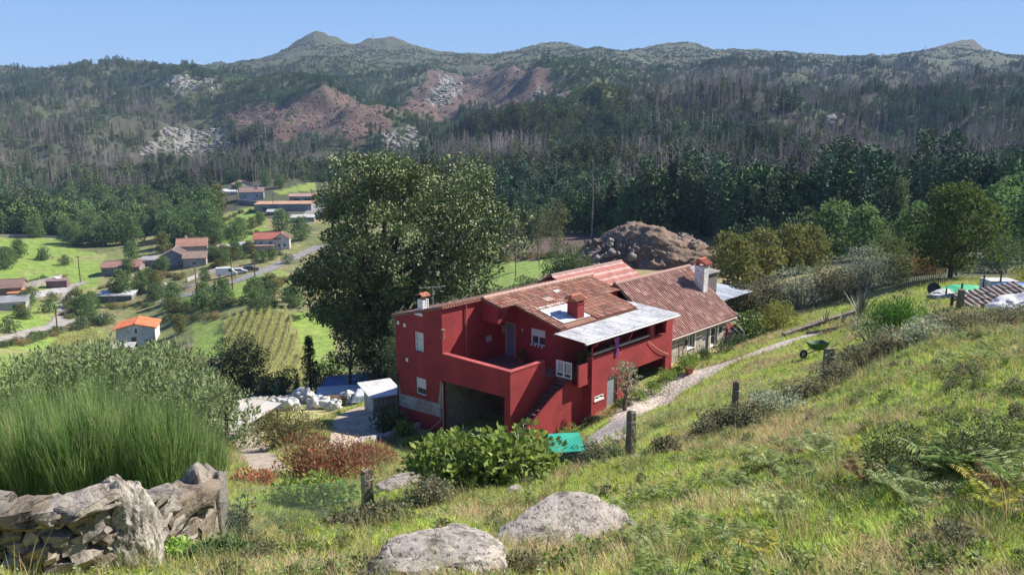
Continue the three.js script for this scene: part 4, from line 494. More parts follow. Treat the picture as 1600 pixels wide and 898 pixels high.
// ---------------------------------------------------------------- sheets laid on the ground: roads, paths, yards
function groundPatch(name, poly, step, mt, off = 0.03, edge = 0.25, k = 'structure') {   // poly: world x,z pairs
  const xs = poly.filter((_, i) => i % 2 == 0), zs = poly.filter((_, i) => i % 2), x0 = Math.min(...xs), x1 = Math.max(...xs), z0 = Math.min(...zs), z1 = Math.max(...zs), nx = Math.ceil((x1 - x0) / step), nz = Math.ceil((z1 - z0) / step), id = new Map(), p = [], uv = [], ix = [];
  const vert = (i, j) => { const q = i * 100000 + j; if (!id.has(q)) { const x = x0 + i * step, z = z0 + j * step; id.set(q, p.length / 3); p.push(x, groundY(x, z) + off, z); uv.push(x, z); } return id.get(q); };
  for (let j = 0; j < nz; j++) for (let i = 0; i < nx; i++) { const x = x0 + (i + 0.5) * step, z = z0 + (j + 0.5) * step, w = edge ? edge * 2 * fbm(x / edge * 0.4, z / edge * 0.4, 3, 2) : 0; if (!inPoly(x + w, z - w, poly)) continue; const a = vert(i, j), b = vert(i + 1, j), c = vert(i, j + 1), d = vert(i + 1, j + 1); ix.push(a, c, b, b, c, d); }
  const g = new THREE.BufferGeometry(); g.setAttribute('position', new THREE.Float32BufferAttribute(p, 3)); g.setAttribute('uv', new THREE.Float32BufferAttribute(uv, 2)); g.setIndex(ix); g.computeVertexNormals(); return kind(mesh(name, g, mt), k);
}
function ribbon(pts, w) { const c = new THREE.CatmullRomCurve3(pts).getPoints(pts.length * 8), L = [], R = []; c.forEach((p, i) => { const t = V3().subVectors(c[Math.min(i + 1, c.length - 1)], c[Math.max(0, i - 1)]).setY(0).normalize(), k = Array.isArray(w) ? lerp(w[0], w[1], i / (c.length - 1)) : w; L.push(p.x - t.z * k / 2, p.z + t.x * k / 2); R.unshift(p.z - t.x * k / 2, p.x + t.z * k / 2); }); R.reverse(); const rr2 = []; for (let i = R.length - 2; i >= 0; i -= 2) rr2.push(R[i], R[i + 1]); return L.concat(rr2); }
const road = (name, px, w, step, mt, off, edge, d0 = 60) => groundPatch(name, ribbon(px.map(([a, b]) => hit(a, b, d0)), w), step, mt, off, edge);
const G = { asphalt: mat([0.30, 0.29, 0.28], { rep: 0.15 }), lane: mat([0.40, 0.37, 0.33], { rep: 0.2 }), conc: mat([0.52, 0.50, 0.47], { rep: 0.2 }), sand: mat([0.55, 0.44, 0.33], { rep: 0.4, bumpMap: grainBump, bumpScale: 0.03 }), path: mat([0.60, 0.52, 0.46], { rep: 0.7, bumpMap: grainBump, bumpScale: 0.05 }) };
road('village_road', [[248, 470], [300, 459], [350, 446], [400, 428], [440, 411], [470, 398], [500, 384]], 4.6, 0.6, G.asphalt, 0.12, 0.15);
road('upper_road', [[470, 352], [486, 335], [500, 320], [508, 308], [512, 300]], 7, 0.9, G.asphalt, 0.2, 0.2, 150);
road('farm_lane', [[-40, 540], [0, 532], [60, 515], [110, 503], [160, 493]], 3.4, 0.5, G.lane, 0.1, 0.2);
road('farm_lane', [[84, 510], [98, 490], [104, 470], [106, 456], [116, 446], [134, 440]], 3.2, 0.5, G.lane, 0.11, 0.2);
groundPatch('farmyard', [28, 474, 24, 462, 60, 455, 100, 447, 108, 455, 60, 466].reduce((a, v, i, s) => { if (i % 2 == 0) { const p = hit(v, s[i + 1], 90); a.push(p.x, p.z); } return a; }, []), 0.7, G.conc, 0.12, 0.2);

// ---------------------------------------------------------------- the hamlet across the valley
const winMat = mat([0.06, 0.07, 0.09], { roughness: 0.3 });
function cottage(name, label, px, py, o) {
  const { w = 9, dp = 7, h = 3.2, rise = 1.4, turn = 0, wall = [0.6, 0.58, 0.55], roof = [0.36, 0.17, 0.12], wins = [], door, chimney, gable = false, over = 0.35, cat = 'house', d0 = 90, flat } = o;
  const p = hit(px, py, d0), g = thing(name, label, cat, p.clone().add(V3(0, -0.3, 0)), turn); const wm = mat(wall, { rep: 0.25 }), rm = mat(roof, { rep: 0.5 });
  // local front faces +z, footprint behind the front line
  if (flat) mesh('wall', boxUV(box2(-w / 2, w / 2, -1.2, h, -dp, 0), 0.3), wm, g);
  else if (gable) { const s = ext(shapeOf([[-w / 2, -1.2], [w / 2, -1.2], [w / 2, h], [0, h + rise], [-w / 2, h]]), dp); s.translate(0, 0, -dp); mesh('wall', boxUV(s, 0.3), wm, g); }
  else { const s = ext(shapeOf([[0, -1.2], [dp, -1.2], [dp, h], [dp / 2, h + rise], [0, h]]), w); s.rotateY(Math.PI / 2); s.translate(-w / 2, 0, 0); mesh('wall', boxUV(s, 0.3), wm, g); }
  if (flat) mesh('roof', boxUV(box(w + 0.5, 0.18, dp + 0.5, 0, h + 0.15, -dp / 2, flat === true ? 0.04 : flat), 0.4), rm, g);
  else { const half = (gable ? w : dp) / 2 + over, a = Math.atan2(rise, (gable ? w : dp) / 2), len = half / Math.cos(a), run = (gable ? dp : w) + 2 * over; for (const s of [1, -1]) { let q; if (gable) { q = box(len, 0.14, run, s * half / 2, h + rise - Math.tan(a) * half / 2 + 0.1, -dp / 2, 0, 0, -s * a); } else q = box(run, 0.14, len, 0, h + rise - Math.tan(a) * half / 2 + 0.1, -dp / 2 + s * half / 2, s * a, 0, 0); const rf = mesh('roof', boxUV(q, 0.5), rm, g); if (s > 0) { mesh('ridge', gable ? tube([V3(0, h + rise + 0.17, over), V3(0, h + rise + 0.17, -dp - over)], 0.16, 0.16, 6) : tube([V3(-w / 2 - over, h + rise + 0.17, -dp / 2), V3(w / 2 + over, h + rise + 0.17, -dp / 2)], 0.16, 0.16, 6), rm, rf); if (!o.plain) { const n = Math.floor(run / 0.45), cs = []; for (let k = 0; k < n; k++) { const t = -run / 2 + 0.2 + k * 0.45; cs.push(gable ? box(len, 0.07, 0.16, s * half / 2, h + rise - Math.tan(a) * half / 2 + 0.19, -dp / 2 + t, 0, 0, -s * a) : box(0.16, 0.07, len, t, h + rise - Math.tan(a) * half / 2 + 0.19, -dp / 2 + s * half / 2, s * a, 0, 0)); } kind(mesh('tile_ridges', merge(cs), rm, rf), 'stuff'); } } } }
  for (const [x, y, ww, wh, side] of wins) { const wn = mesh('window', side ? box2(w / 2 - 0.02, w / 2 + 0.05, y, y + wh, -x - ww, -x) : box2(x, x + ww, y, y + wh, -0.02, 0.05), H.white, g); mesh('pane', side ? box2(w / 2 + 0.05, w / 2 + 0.06, y + 0.08, y + wh - 0.08, -x - ww + 0.08, -x - 0.08) : box2(x + 0.08, x + ww - 0.08, y + 0.08, y + wh - 0.08, 0.05, 0.06), winMat, wn); }
  if (door !== undefined) mesh('door', box2(door, door + 0.95, 0.2, 2.3, -0.02, 0.06), mat([0.14, 0.10, 0.08]), g);
  if (chimney) { const c = mesh('chimney', box2(chimney[0] - 0.35, chimney[0] + 0.35, h, h + rise + 0.9, chimney[1] - 0.35, chimney[1] + 0.35), H.white, g); mesh('chimney_cap', box2(chimney[0] - 0.45, chimney[0] + 0.45, h + rise + 0.9, h + rise + 1.0, chimney[1] - 0.45, chimney[1] + 0.45), H.clay, c); }
  return g;
}
cottage('farmhouse', 'white house with a bright orange roof by the cornfields', 213, 541, { w: 7.4, dp: 6.6, h: 4.1, rise: 0.9, turn: 0.28, wall: [0.72, 0.72, 0.74], roof: [0.80, 0.22, 0.09], gable: true, plain: true, wins: [[-0.2, 3.0, 0.6, 1.1], [1.4, 1.0, 1.9, 0.7]], door: -0.9, over: 0.5 });
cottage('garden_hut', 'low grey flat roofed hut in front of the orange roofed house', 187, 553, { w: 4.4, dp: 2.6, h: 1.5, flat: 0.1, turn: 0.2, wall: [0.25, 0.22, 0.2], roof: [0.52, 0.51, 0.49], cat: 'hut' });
cottage('farmhouse', 'grey stone house with brown roof left of the village road', 270, 417, { w: 7, dp: 9, h: 3.6, rise: 1.9, turn: 0.25, wall: [0.36, 0.34, 0.34], roof: [0.33, 0.24, 0.20], gable: true, wins: [[-1.6, 1.2, 0.8, 1.0], [1.4, 1.2, 0.8, 1.0]] });
cottage('farmhouse_wing', 'side wing with lean brown roof and small white window', 304, 417, { w: 6.6, dp: 7, h: 3.0, rise: 1.5, turn: 0.25, wall: [0.40, 0.37, 0.36], roof: [0.33, 0.235, 0.195], wins: [[-0.8, 1.0, 1.4, 1.0]] });
cottage('farmhouse', 'reddish brown roofed house standing behind the grey stone house', 300, 400, { w: 9.5, dp: 8, h: 3.6, rise: 2.0, turn: 0.3, wall: [0.45, 0.40, 0.36], roof: [0.42, 0.23, 0.17], chimney: [-2, -5] });
cottage('long_shed', 'long low grey shed at the left end of the stone house', 238, 415, { w: 8, dp: 4.5, h: 2.2, flat: 0.14, turn: 0.15, wall: [0.28, 0.27, 0.27], roof: [0.38, 0.36, 0.34], cat: 'shed' });
cottage('farmhouse', 'white walled house with a red roof above the village road', 418, 392, { w: 8.5, dp: 7, h: 4.2, rise: 1.6, turn: 0.2, wall: [0.62, 0.58, 0.55], roof: [0.46, 0.16, 0.12], wins: [[-2.5, 2.4, 0.9, 1.1], [0.5, 2.4, 0.9, 1.1]] });
cottage('farmhouse_wing', 'pale wing with pinkish tiled roof right of the red roofed house', 440, 390, { w: 5, dp: 6, h: 4.0, rise: 1.5, turn: 0.2, wall: [0.68, 0.64, 0.60], roof: [0.42, 0.27, 0.22], gable: true, wins: [[-1.2, 1.2, 0.9, 1.2], [0.5, 1.2, 0.9, 1.2]] });
cottage('annex', 'brown brick annex in front of the red roofed house', 412, 394, { w: 6.2, dp: 3, h: 2.5, flat: 0.16, turn: 0.2, wall: [0.42, 0.33, 0.28], roof: [0.36, 0.24, 0.2], cat: 'annex' });
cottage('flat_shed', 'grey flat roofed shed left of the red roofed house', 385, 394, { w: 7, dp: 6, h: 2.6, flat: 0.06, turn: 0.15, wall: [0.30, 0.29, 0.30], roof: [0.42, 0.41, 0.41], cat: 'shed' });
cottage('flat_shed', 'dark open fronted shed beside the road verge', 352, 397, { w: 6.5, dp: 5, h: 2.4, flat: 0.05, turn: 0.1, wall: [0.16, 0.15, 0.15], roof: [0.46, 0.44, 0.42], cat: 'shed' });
cottage('hillside_house', 'blue grey house with brown hipped roof on the upper slope', 393, 313, { w: 11, dp: 8, h: 4.2, rise: 1.8, turn: 0.25, wall: [0.42, 0.46, 0.52], roof: [0.33, 0.22, 0.19], wins: [[-3.6, 1.8, 1.2, 1.2], [1.8, 1.8, 1.2, 1.2]], d0: 200, chimney: [3, -3] });
cottage('hillside_house', 'small cream house with orange roof behind the blue grey house', 382, 298, { w: 9, dp: 8, h: 3.5, rise: 2, turn: 0.6, wall: [0.55, 0.50, 0.44], roof: [0.55, 0.36, 0.22], gable: true, d0: 200 });
cottage('white_shed', 'white roofed shed at the edge of the wood', 357, 305, { w: 8, dp: 6, h: 2.2, flat: 0.2, turn: 0.3, wall: [0.5, 0.5, 0.5], roof: [0.70, 0.73, 0.76], cat: 'shed', d0: 200 });
cottage('terrace_building', 'long low building with orange terrace roof on the upper slope', 442, 330, { w: 24, dp: 11, h: 3.4, flat: 0.03, turn: 0.12, wall: [0.33, 0.33, 0.34], roof: [0.58, 0.34, 0.22], cat: 'building', d0: 200, wins: [[-9, 0.6, 2.4, 1.8], [-4, 0.6, 2.4, 1.8], [5, 0.8, 1.4, 1.2]] });
cottage('hillside_house', 'low house with pink roof and open porch by the upper road', 472, 316, { w: 12, dp: 7, h: 3.0, rise: 1.0, turn: 0.1, wall: [0.48, 0.42, 0.38], roof: [0.50, 0.33, 0.27], wins: [[-4, 0.8, 3, 1.5], [1, 0.8, 3, 1.5]], d0: 200 });
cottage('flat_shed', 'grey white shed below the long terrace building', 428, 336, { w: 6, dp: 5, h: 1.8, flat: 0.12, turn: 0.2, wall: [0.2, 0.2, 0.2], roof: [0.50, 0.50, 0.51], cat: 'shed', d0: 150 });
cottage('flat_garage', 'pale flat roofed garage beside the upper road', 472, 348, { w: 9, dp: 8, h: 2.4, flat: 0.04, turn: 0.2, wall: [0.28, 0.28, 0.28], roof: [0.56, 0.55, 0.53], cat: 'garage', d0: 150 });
cottage('barn', 'brown roofed barn at the left edge of the valley', 4, 466, { w: 9, dp: 8, h: 3.0, rise: 1.6, turn: 0.35, wall: [0.30, 0.22, 0.18], roof: [0.26, 0.17, 0.14], cat: 'barn' });
cottage('barn', 'slate grey shed with blue wall panel below the brown barn', 8, 485, { w: 9, dp: 5, h: 2.4, flat: 0.2, turn: 0.35, wall: [0.45, 0.44, 0.43], roof: [0.30, 0.31, 0.33], wins: [[1.4, 0.3, 2.6, 1.4]], cat: 'barn' });
cottage('orange_carport', 'small carport with orange roof beside the concrete farmyard', 28, 468, { w: 5, dp: 3.6, h: 2.2, flat: 0.12, turn: 0.2, wall: [0.5, 0.46, 0.42], roof: [0.72, 0.28, 0.14], cat: 'carport' });
cottage('brown_garage', 'brown lock-up garage at the end of the farmyard wall', 88, 450, { w: 5.4, dp: 3, h: 2.3, flat: 0.05, turn: 0.25, wall: [0.22, 0.13, 0.12], roof: [0.30, 0.20, 0.18], cat: 'garage' });
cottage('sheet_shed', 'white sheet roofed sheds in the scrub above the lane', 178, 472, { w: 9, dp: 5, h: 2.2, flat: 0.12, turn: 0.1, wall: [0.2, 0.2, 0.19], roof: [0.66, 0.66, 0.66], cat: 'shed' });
cottage('low_barn', 'low barn with dull red roof among the trees', 188, 428, { w: 11, dp: 7, h: 2.4, rise: 1.3, turn: 0.2, wall: [0.32, 0.28, 0.25], roof: [0.35, 0.20, 0.17], cat: 'barn' });
function wallLine(name, label, pxs, h, t, color, d0 = 60) { // garden wall following the ground, one part per panel
  const g = thing(name, label, 'wall', hit(...pxs[0], d0)), pts = new THREE.CatmullRomCurve3(pxs.map(p => hit(...p, d0))).getSpacedPoints(pxs.length * 4), m = mat(color, { rep: 0.3 });
  for (let i = 0; i < pts.length - 1; i++) { const a = pts[i], b = pts[i + 1], L = Math.hypot(b.x - a.x, b.z - a.z), q = box(L, h + 0.5, t, 0, 0, 0); q.rotateY(-Math.atan2(b.z - a.z, b.x - a.x)); q.translate((a.x + b.x) / 2 - g.position.x, (a.y + b.y) / 2 + h / 2 - 0.25 - g.position.y, (a.z + b.z) / 2 - g.position.z); mesh('wall_panel', boxUV(q, 0.4), m, g); } return g;
}
wallLine('farmyard_wall', 'grey stone wall along the back of the concrete farmyard', [[22, 455], [50, 449], [80, 442], [96, 437]], 1.8, 0.4, [0.36, 0.34, 0.32]);
wallLine('roadside_wall', 'pale roadside wall below the grey stone house', [[292, 440], [318, 430], [340, 424]], 1.1, 0.3, [0.55, 0.53, 0.50]);
wallLine('roadside_wall', 'dark low wall beside the village road near the parked cars', [[255, 462], [290, 452], [306, 446]], 0.9, 0.3, [0.30, 0.29, 0.29]);
wallLine('pasture_fence', 'thin pale rail fence across the far pasture', [[-10, 371], [30, 370], [70, 371], [108, 373]], 0.9, 0.12, [0.45, 0.43, 0.40], 150);
wallLine('terrace_wall', 'grey retaining wall in front of the blue grey house', [[372, 318], [392, 320], [412, 322]], 2.0, 0.4, [0.38, 0.37, 0.38], 200);
// vehicles
function vehicle(name, label, cat, px, py, turn, kindOf, color) {
  const p = hit(px, py, 80), g = thing(name, label, cat, p.add(V3(0, 0.15, 0)), turn), paint = mat(color, { roughness: 0.35 }), L = kindOf === 'van' ? 5.4 : 4.1, W = 1.8;
  const prof = kindOf === 'van' ? [[-L / 2, 0.35], [L / 2, 0.35], [L / 2, 1.1], [L / 2 - 0.9, 1.5], [L / 2 - 1.4, 2.35], [-L / 2, 2.4]] : [[-L / 2, 0.3], [L / 2, 0.3], [L / 2, 0.75], [L / 2 - 1.0, 0.95], [L / 2 - 1.6, 1.42], [-L / 2 + 0.7, 1.45], [-L / 2, 0.95]];
  const b = new THREE.ExtrudeGeometry(shapeOf(prof), { depth: W - 0.1, bevelEnabled: true, bevelSize: 0.05, bevelThickness: 0.05, bevelSegments: 1 }); b.translate(0, 0, -W / 2 + 0.05); mesh('body', b, paint, g);
  const dk = mat([0.03, 0.035, 0.04], { roughness: 0.2 }); const top = kindOf === 'van' ? [[L / 2 - 2.2, 1.35], [L / 2 - 1.0, 1.35], [L / 2 - 1.45, 2.1], [L / 2 - 2.2, 2.1]] : [[-L / 2 + 0.5, 0.95], [L / 2 - 1.2, 0.95], [L / 2 - 1.7, 1.35], [-L / 2 + 0.8, 1.38]]; const s = ext(shapeOf(top), W + 0.06); s.translate(0, 0, -W / 2 - 0.03); mesh('window', s, dk, g);
  for (const x of [-L / 2 + 0.8, L / 2 - 0.8]) for (const z of [-W / 2 + 0.05, W / 2 - 0.05]) { const wh = mesh('wheel', new THREE.CylinderGeometry(0.33, 0.33, 0.22, 14).rotateX(Math.PI / 2).translate(x, 0.33, z), H.black, g); mesh('rim', new THREE.CylinderGeometry(0.19, 0.19, 0.24, 10).rotateX(Math.PI / 2).translate(x, 0.33, z), H.steel, wh); }
  for (const z of [-0.6, 0.6]) mesh('headlight', box2(L / 2 - 0.01, L / 2 + 0.06, 0.6, 0.75, z - 0.15, z + 0.15), H.white, g);
}
vehicle('parked_van', 'white van parked beside the village road', 'van', 354, 432, 0.3, 'van', [0.75, 0.76, 0.78]);
vehicle('parked_car', 'silver car parked in front of the white van', 'car', 374, 428, 0.35, 'car', [0.45, 0.48, 0.52]);
vehicle('parked_car', 'dark car standing nearest the long hedge by the road', 'car', 392, 424, 0.35, 'car', [0.05, 0.05, 0.07]);
vehicle('parked_car', 'pale blue car in the scrubby yard left of the village road', 'car', 247, 449, 0.8, 'car', [0.55, 0.66, 0.75]);
vehicle('parked_car', 'white car behind the brown garage', 'car', 86, 441, 0.2, 'car', [0.75, 0.75, 0.76]);
// utility poles
function pole(px, py, h, label, arm) { const p = hit(px, py, 60), g = thing('utility_pole', label, 'pole', p, 0.3, 'wooden utility poles in the valley'); mesh('pole', tube([V3(0, -0.4, 0), V3(0, h, 0)], 0.16, 0.11, 8), H.wood, g); mesh('insulator', tube([V3(0, h, 0), V3(0, h + 0.2, 0)], 0.06, 0.05, 6), H.white, g); if (arm) mesh('crossarm', box2(-0.7, 0.7, h - 0.4, h - 0.28, -0.06, 0.06), H.wood, g); }
pole(90, 524, 7.2, 'tall wooden pole where the two farm lanes meet'); pole(125, 441, 8, 'wooden pole in the pasture at the end of the farm lane', true); pole(363, 452, 9, 'wooden pole beside the white van on the village road', true); pole(398, 433, 6.5, 'short pole on the road verge right of the parked cars'); pole(307, 460, 7, 'wooden pole by the dark low roadside wall'); pole(371, 322, 9, 'pale pole beside the blue grey hillside house'); pole(488, 326, 9, 'pole beside the upper road'); pole(427, 330, 8, 'pole in front of the long terrace building');
{ const p = hit(583, 66, 1200), g = thing('radio_mast', 'thin radio mast on the second mountain peak', 'mast', p); mesh('pole', tube([V3(0, -1, 0), V3(0, 30, 0)], 0.7, 0.35, 6), H.steel, g); mesh('antenna', tube([V3(0, 22, 0), V3(0, 27, 0)], 1.1, 1.1, 6), H.white, g); }
{ const p = hit(1445, 84, 1100), g = thing('summit_mast', 'small mast on the rocky right hand ridge', 'mast', p); mesh('pole', tube([V3(0, -1, 0), V3(0, 14, 0)], 0.6, 0.3, 6), H.steel, g); mesh('antenna', tube([V3(0, 10, 0), V3(0, 13, 0)], 0.9, 0.9, 6), H.steel, g); }
{ const p = hit(489, 59, 1200), g = thing('summit_hut', 'tiny stone hut on top of the highest peak', 'hut', p); mesh('wall', box2(-4, 4, -2, 5, -3, 3), mat([0.35, 0.32, 0.3]), g); mesh('roof', box2(-4.6, 4.6, 5, 5.8, -3.6, 3.6), mat([0.25, 0.2, 0.18]), g); }

// ---------------------------------------------------------------- valley trees, each its own
const LB = k => LEAFC[k].map(c => c.map(v => v * 1.6));
const PROTO = {
  broad: [41, 42, 43].map(s => plantGeo({ h: 9, r: 4.3, base: 0.1, clumps: 40, per: 60, leaf: 0.55, aspect: 0.65, cols: LB('broad'), seed: s, trunkR: 0.26, clumpR: 0.28, limbs: 10 })),
  yellow: [44, 45].map(s => plantGeo({ h: 9, r: 4.2, base: 0.12, clumps: 36, per: 60, leaf: 0.55, aspect: 0.65, cols: LEAFC.yellow, seed: s, trunkR: 0.25, clumpR: 0.28, limbs: 10 })),
  euc: [46, 47, 48].map(s => plantGeo({ h: 17, r: 2.8, base: 0.2, clumps: 34, per: 46, leaf: 0.55, aspect: 0.4, cols: LB('euc'), seed: s, trunkR: 0.2, shape: 'tall', clumpR: 0.3, limbs: 16, lean: 0.35 })),
  pine: [49, 50].map(s => plantGeo({ h: 15, r: 2.7, base: 0.12, clumps: 40, per: 44, leaf: 0.5, aspect: 0.35, cols: LB('pine'), seed: s, trunkR: 0.24, shape: 'cone', clumpR: 0.3, flat: 0.5, limbs: 12 })),
  shrub: [51, 52].map(s => plantGeo({ h: 2.4, r: 1.9, base: 0.05, clumps: 20, per: 50, leaf: 0.28, aspect: 0.55, cols: LEAFC.scrub, seed: s, trunkR: 0.08, clumpR: 0.34, trunks: 3 })),
  willow: [53, 54].map(s => plantGeo({ h: 5, r: 2.6, base: 0.05, clumps: 34, per: 60, leaf: 0.34, aspect: 0.35, cols: LEAFC.willow, seed: s, trunkR: 0.12, clumpR: 0.28, trunks: 4, up: 0.9 })),
};
PROTO.light = [61, 62].map(s => plantGeo({ h: 9, r: 3.8, base: 0.08, clumps: 38, per: 60, leaf: 0.5, aspect: 0.6, cols: [[0.12, 0.17, 0.05], [0.16, 0.21, 0.07], [0.10, 0.14, 0.045], [0.19, 0.22, 0.08]], seed: s, trunkR: 0.2, clumpR: 0.27, limbs: 10 }));
const FIRST = {};
function plantAt(kindOf, name, label, cat, group, pos, turn, scale, variant, o) { const vs = PROTO[kindOf], i = variant % vs.length, key = kindOf + i + name; if (FIRST[key]) return dup(FIRST[key], pos, turn, scale, label, group); const t = FIRST[key] = addPlant(name, label, cat, group, vs[i], pos, turn, scale, o); return t; }
reseed(404);
{ // wood on the left of the valley
  let n = 0, k = 0; while (n < 150 && k < 4000) { k++; const px = rr(-40, 372), py = rr(318, 392), p = hit(px, py, 150); if (-p.z > 460) continue; if (inAny(p.x, p.z, MEADOW)) continue; if (px > 325 && py < 330) continue; if (px > 120 && px < 380 && py > 386) continue; const yl = rnd() < (px > 180 && py < 345 ? 0.4 : 0.08); const s = rr(0.75, 1.25); plantAt(yl ? 'yellow' : 'broad', yl ? 'autumn_valley_tree' : 'valley_tree', yl ? 'yellowing broadleaf tree in the wood left of the hamlet' : 'dark green broadleaf tree in the wood left of the hamlet', 'tree', yl ? 'yellowing trees in the valley wood' : 'trees of the valley wood', p.add(V3(0, -0.3, 0)), rr(0, 6.28), [s, s * rr(0.8, 1.2), s], n); n++; }
}
const T = (k, px, py, s, label, extra = {}) => plantAt(k, extra.name || (k === 'shrub' ? 'shrub' : k === 'willow' ? 'pale_shrub' : 'tree'), label, k === 'shrub' || k === 'willow' ? 'shrub' : 'tree', extra.group, hit(px, py, extra.d0 || 60).add(V3(0, -0.15, 0)), rnd() * 6.28, s, Math.floor(rnd() * 3), extra.o);
for (const [k, px, py, s, l] of [
  ['broad', 30, 402, 0.7, 'round bush tree standing alone in the far pasture'], ['broad', 8, 420, 0.75, 'brownish bush at the left edge of the pasture'], ['shrub', 68, 405, 1.6, 'low pasture shrub right of the lone round bush'],
  ['broad', 190, 465, 0.85, 'dark tree above the white sheet roofed sheds'], ['broad', 222, 452, 0.6, 'bushy tree between the sheds and the pale blue car'], ['yellow', 255, 395, 0.8, 'pale olive tree behind the grey stone house'], ['broad', 205, 405, 0.7, 'tree at the left end of the long grey shed'],
  ['shrub', 12, 520, 1.3, 'dark bush beside the farm lane at the left edge'], ['shrub', 76, 488, 1.3, 'olive bush in the lawn below the farmyard'], ['shrub', 80, 470, 1.0, 'grey round bush on the lawn below the farmyard'], ['shrub', 128, 516, 1.3, 'bush on the field edge under the farm lane'],
  ['broad', 460, 480, 0.55, 'grey green bush left of the large tree'], ['shrub', 345, 480, 1.5, 'dark round bush on the bank above the cornfield'], ['shrub', 410, 488, 1.4, 'pale bush at the top corner of the cornfield'], ['broad', 405, 352, 0.6, 'dark tree below the terrace building'], ['broad', 440, 360, 0.9, 'leafy tree just left of the large tree'], ['broad', 470, 375, 0.9, 'dark tree hiding the village road end'], ['yellow', 282, 520, 0.45, 'slim yellow tree beside the orange roofed house'],
  ['shrub', 240, 470, 1.4, 'rough bush above the orange roofed house'], ['shrub', 290, 488, 1.2, 'brownish bush along the bank'], ['broad', 320, 440, 0.4, 'garden bush by the pale roadside wall'], ['broad', 400, 412, 0.45, 'hedge bush beside the dark parked car'], ['broad', 425, 406, 0.45, 'hedge bush nearest the road bend'], ['broad', 412, 410, 0.4, 'middle hedge bush along the village road'], ['shrub', 330, 405, 1.5, 'yellowish bush behind the grey stone house wing'], ['shrub', 448, 412, 1.2, 'hedge bush at the road end'],
  ['broad', 415, 290, 0.9, 'dark tree behind the hillside houses'], ['broad', 437, 294, 0.8, 'dark round tree above the orange terrace'], ['broad', 372, 300, 0.6, 'tree between the white shed and the cream house']]) T(k, px, py, s, l);
{ // more trees and bushes among the village plots
  reseed(717); let n = 0, tries = 0; const zones = [[150, 255, 425, 482], [255, 350, 468, 492], [330, 400, 396, 408], [390, 450, 452, 484], [0, 60, 470, 500], [100, 165, 470, 515], [300, 360, 400, 420], [205, 260, 415, 440], [340, 420, 340, 372], [0, 120, 392, 420]]; while (n < 64 && tries++ < 600) { const z = zones[n % zones.length], px = rr(z[0], z[1]), py = rr(z[2], z[3]), p = hit(px, py, 70), q = rnd(), s = rr(0.3, 0.62); const k = q < 0.55 ? 'broad' : q < 0.75 ? 'yellow' : 'shrub'; plantAt(k, k === 'shrub' ? 'village_bush' : 'village_tree', { broad: 'small green garden tree among the village plots', yellow: 'small yellowish garden tree among the village plots', shrub: 'rounded bush among the village plots' }[k], k === 'shrub' ? 'bush' : 'tree', { broad: 'green garden trees of the village', yellow: 'yellowish garden trees of the village', shrub: 'bushes of the village plots' }[k], p.add(V3(0, -0.2, 0)), rr(0, 6.28), k === 'shrub' ? s * 2.2 : [s * 1.15, s, s * 1.15], n); n++; }
}
// fields of maize, plant by plant
{
  const L = new Leaves(); reseed(9); for (let k = 0; k < 11; k++) L.blade(0, 0.25 + k * 0.12, 0, k * 2.6 + rr(-0.4, 0.4), 0.5, 0.75, 0.10, ...pick([[0.29, 0.36, 0.09], [0.38, 0.39, 0.13], [0.25, 0.31, 0.08]]), 3, 1.5); L.blade(0, 0, 0, 0, 0, 2.0, 0.06, 0.26, 0.25, 0.10, 2, 0.05); for (let k = 0; k < 5; k++) L.blade(0, 1.75, 0, k * 1.3, 0.3, 0.4, 0.04, 0.42, 0.36, 0.18, 2, 0.4);
  const g = L.geo(), mk = (P, name, label, dir, sp, ht) => { const list = [], xs = P.filter((_, i) => i % 2 == 0), zs = P.filter((_, i) => i % 2), cx = (Math.min(...xs) + Math.max(...xs)) / 2, cz = (Math.min(...zs) + Math.max(...zs)) / 2, c = Math.cos(dir), s = Math.sin(dir); for (let a = -60; a < 60; a += sp) for (let b = -60; b < 60; b += 0.42) { const x = cx + a * c - b * s + rr(-0.08, 0.08), z = cz + a * s + b * c; if (inPoly(x, z, P)) list.push([x, groundY(x, z), z, rr(0, 6.28), rr(0.8, 1.2), ht * rr(0.8, 1.2)]); } tag(instanced(name, g, M.leafFar, list, () => { const v = rr(0.8, 1.25); return [v * 1.05, v, v]; }), label, 'maize'); };
  mk(CORN[0], 'maize_field', 'ripening maize standing in rows on the field by the green meadow', -0.22, 1.5, 0.72); mk(CORN[1], 'maize_field', 'pale green maize patch below the farm lane', 0.5, 1.3, 0.7);
}
// near trees of the wood on the right
for (const [k, x, y, z, t, s] of NEAR) { if (k === 'dead') { const key = 'dead' + Math.floor(t * 10) % 4; if (FIRST[key]) dup(FIRST[key], V3(x, y, z), t, s); else { const g = FIRST[key] = thing('burnt_tree', 'bare grey burnt tree in the near wood', 'tree', V3(x, y, z), t, 'burnt trees at the near edge of the wood'); g.scale.setScalar(s); mesh('trunk', deadGeo(60 + +key[4], 15), M.greyWood, g); } } else if (Math.floor(t * 1000) % 3 === 0) plantAt('light', 'light_green_tree', 'light green leafy tree in the near wood', 'tree', 'light green trees of the near wood', V3(x, y, z), t, [s, s * (k === 'broad' ? 1 : 1.25), s], Math.floor(t * 10)); else plantAt(k, k === 'euc' ? 'eucalyptus_tree' : k === 'pine' ? 'pine_tree' : 'wood_edge_tree', { euc: 'tall slim eucalyptus in the near wood', pine: 'dark narrow pine in the near wood', broad: 'round leafy tree in the near wood' }[k], 'tree', { euc: 'eucalyptus trees of the near wood', pine: 'pines of the near wood', broad: 'leafy trees of the near wood' }[k], V3(x, y, z), t, [s, s * 0.9, s], Math.floor(t * 10), k === 'euc' ? { wood: M.paleBark } : undefined); }
console.log('valley', NEAR.length);
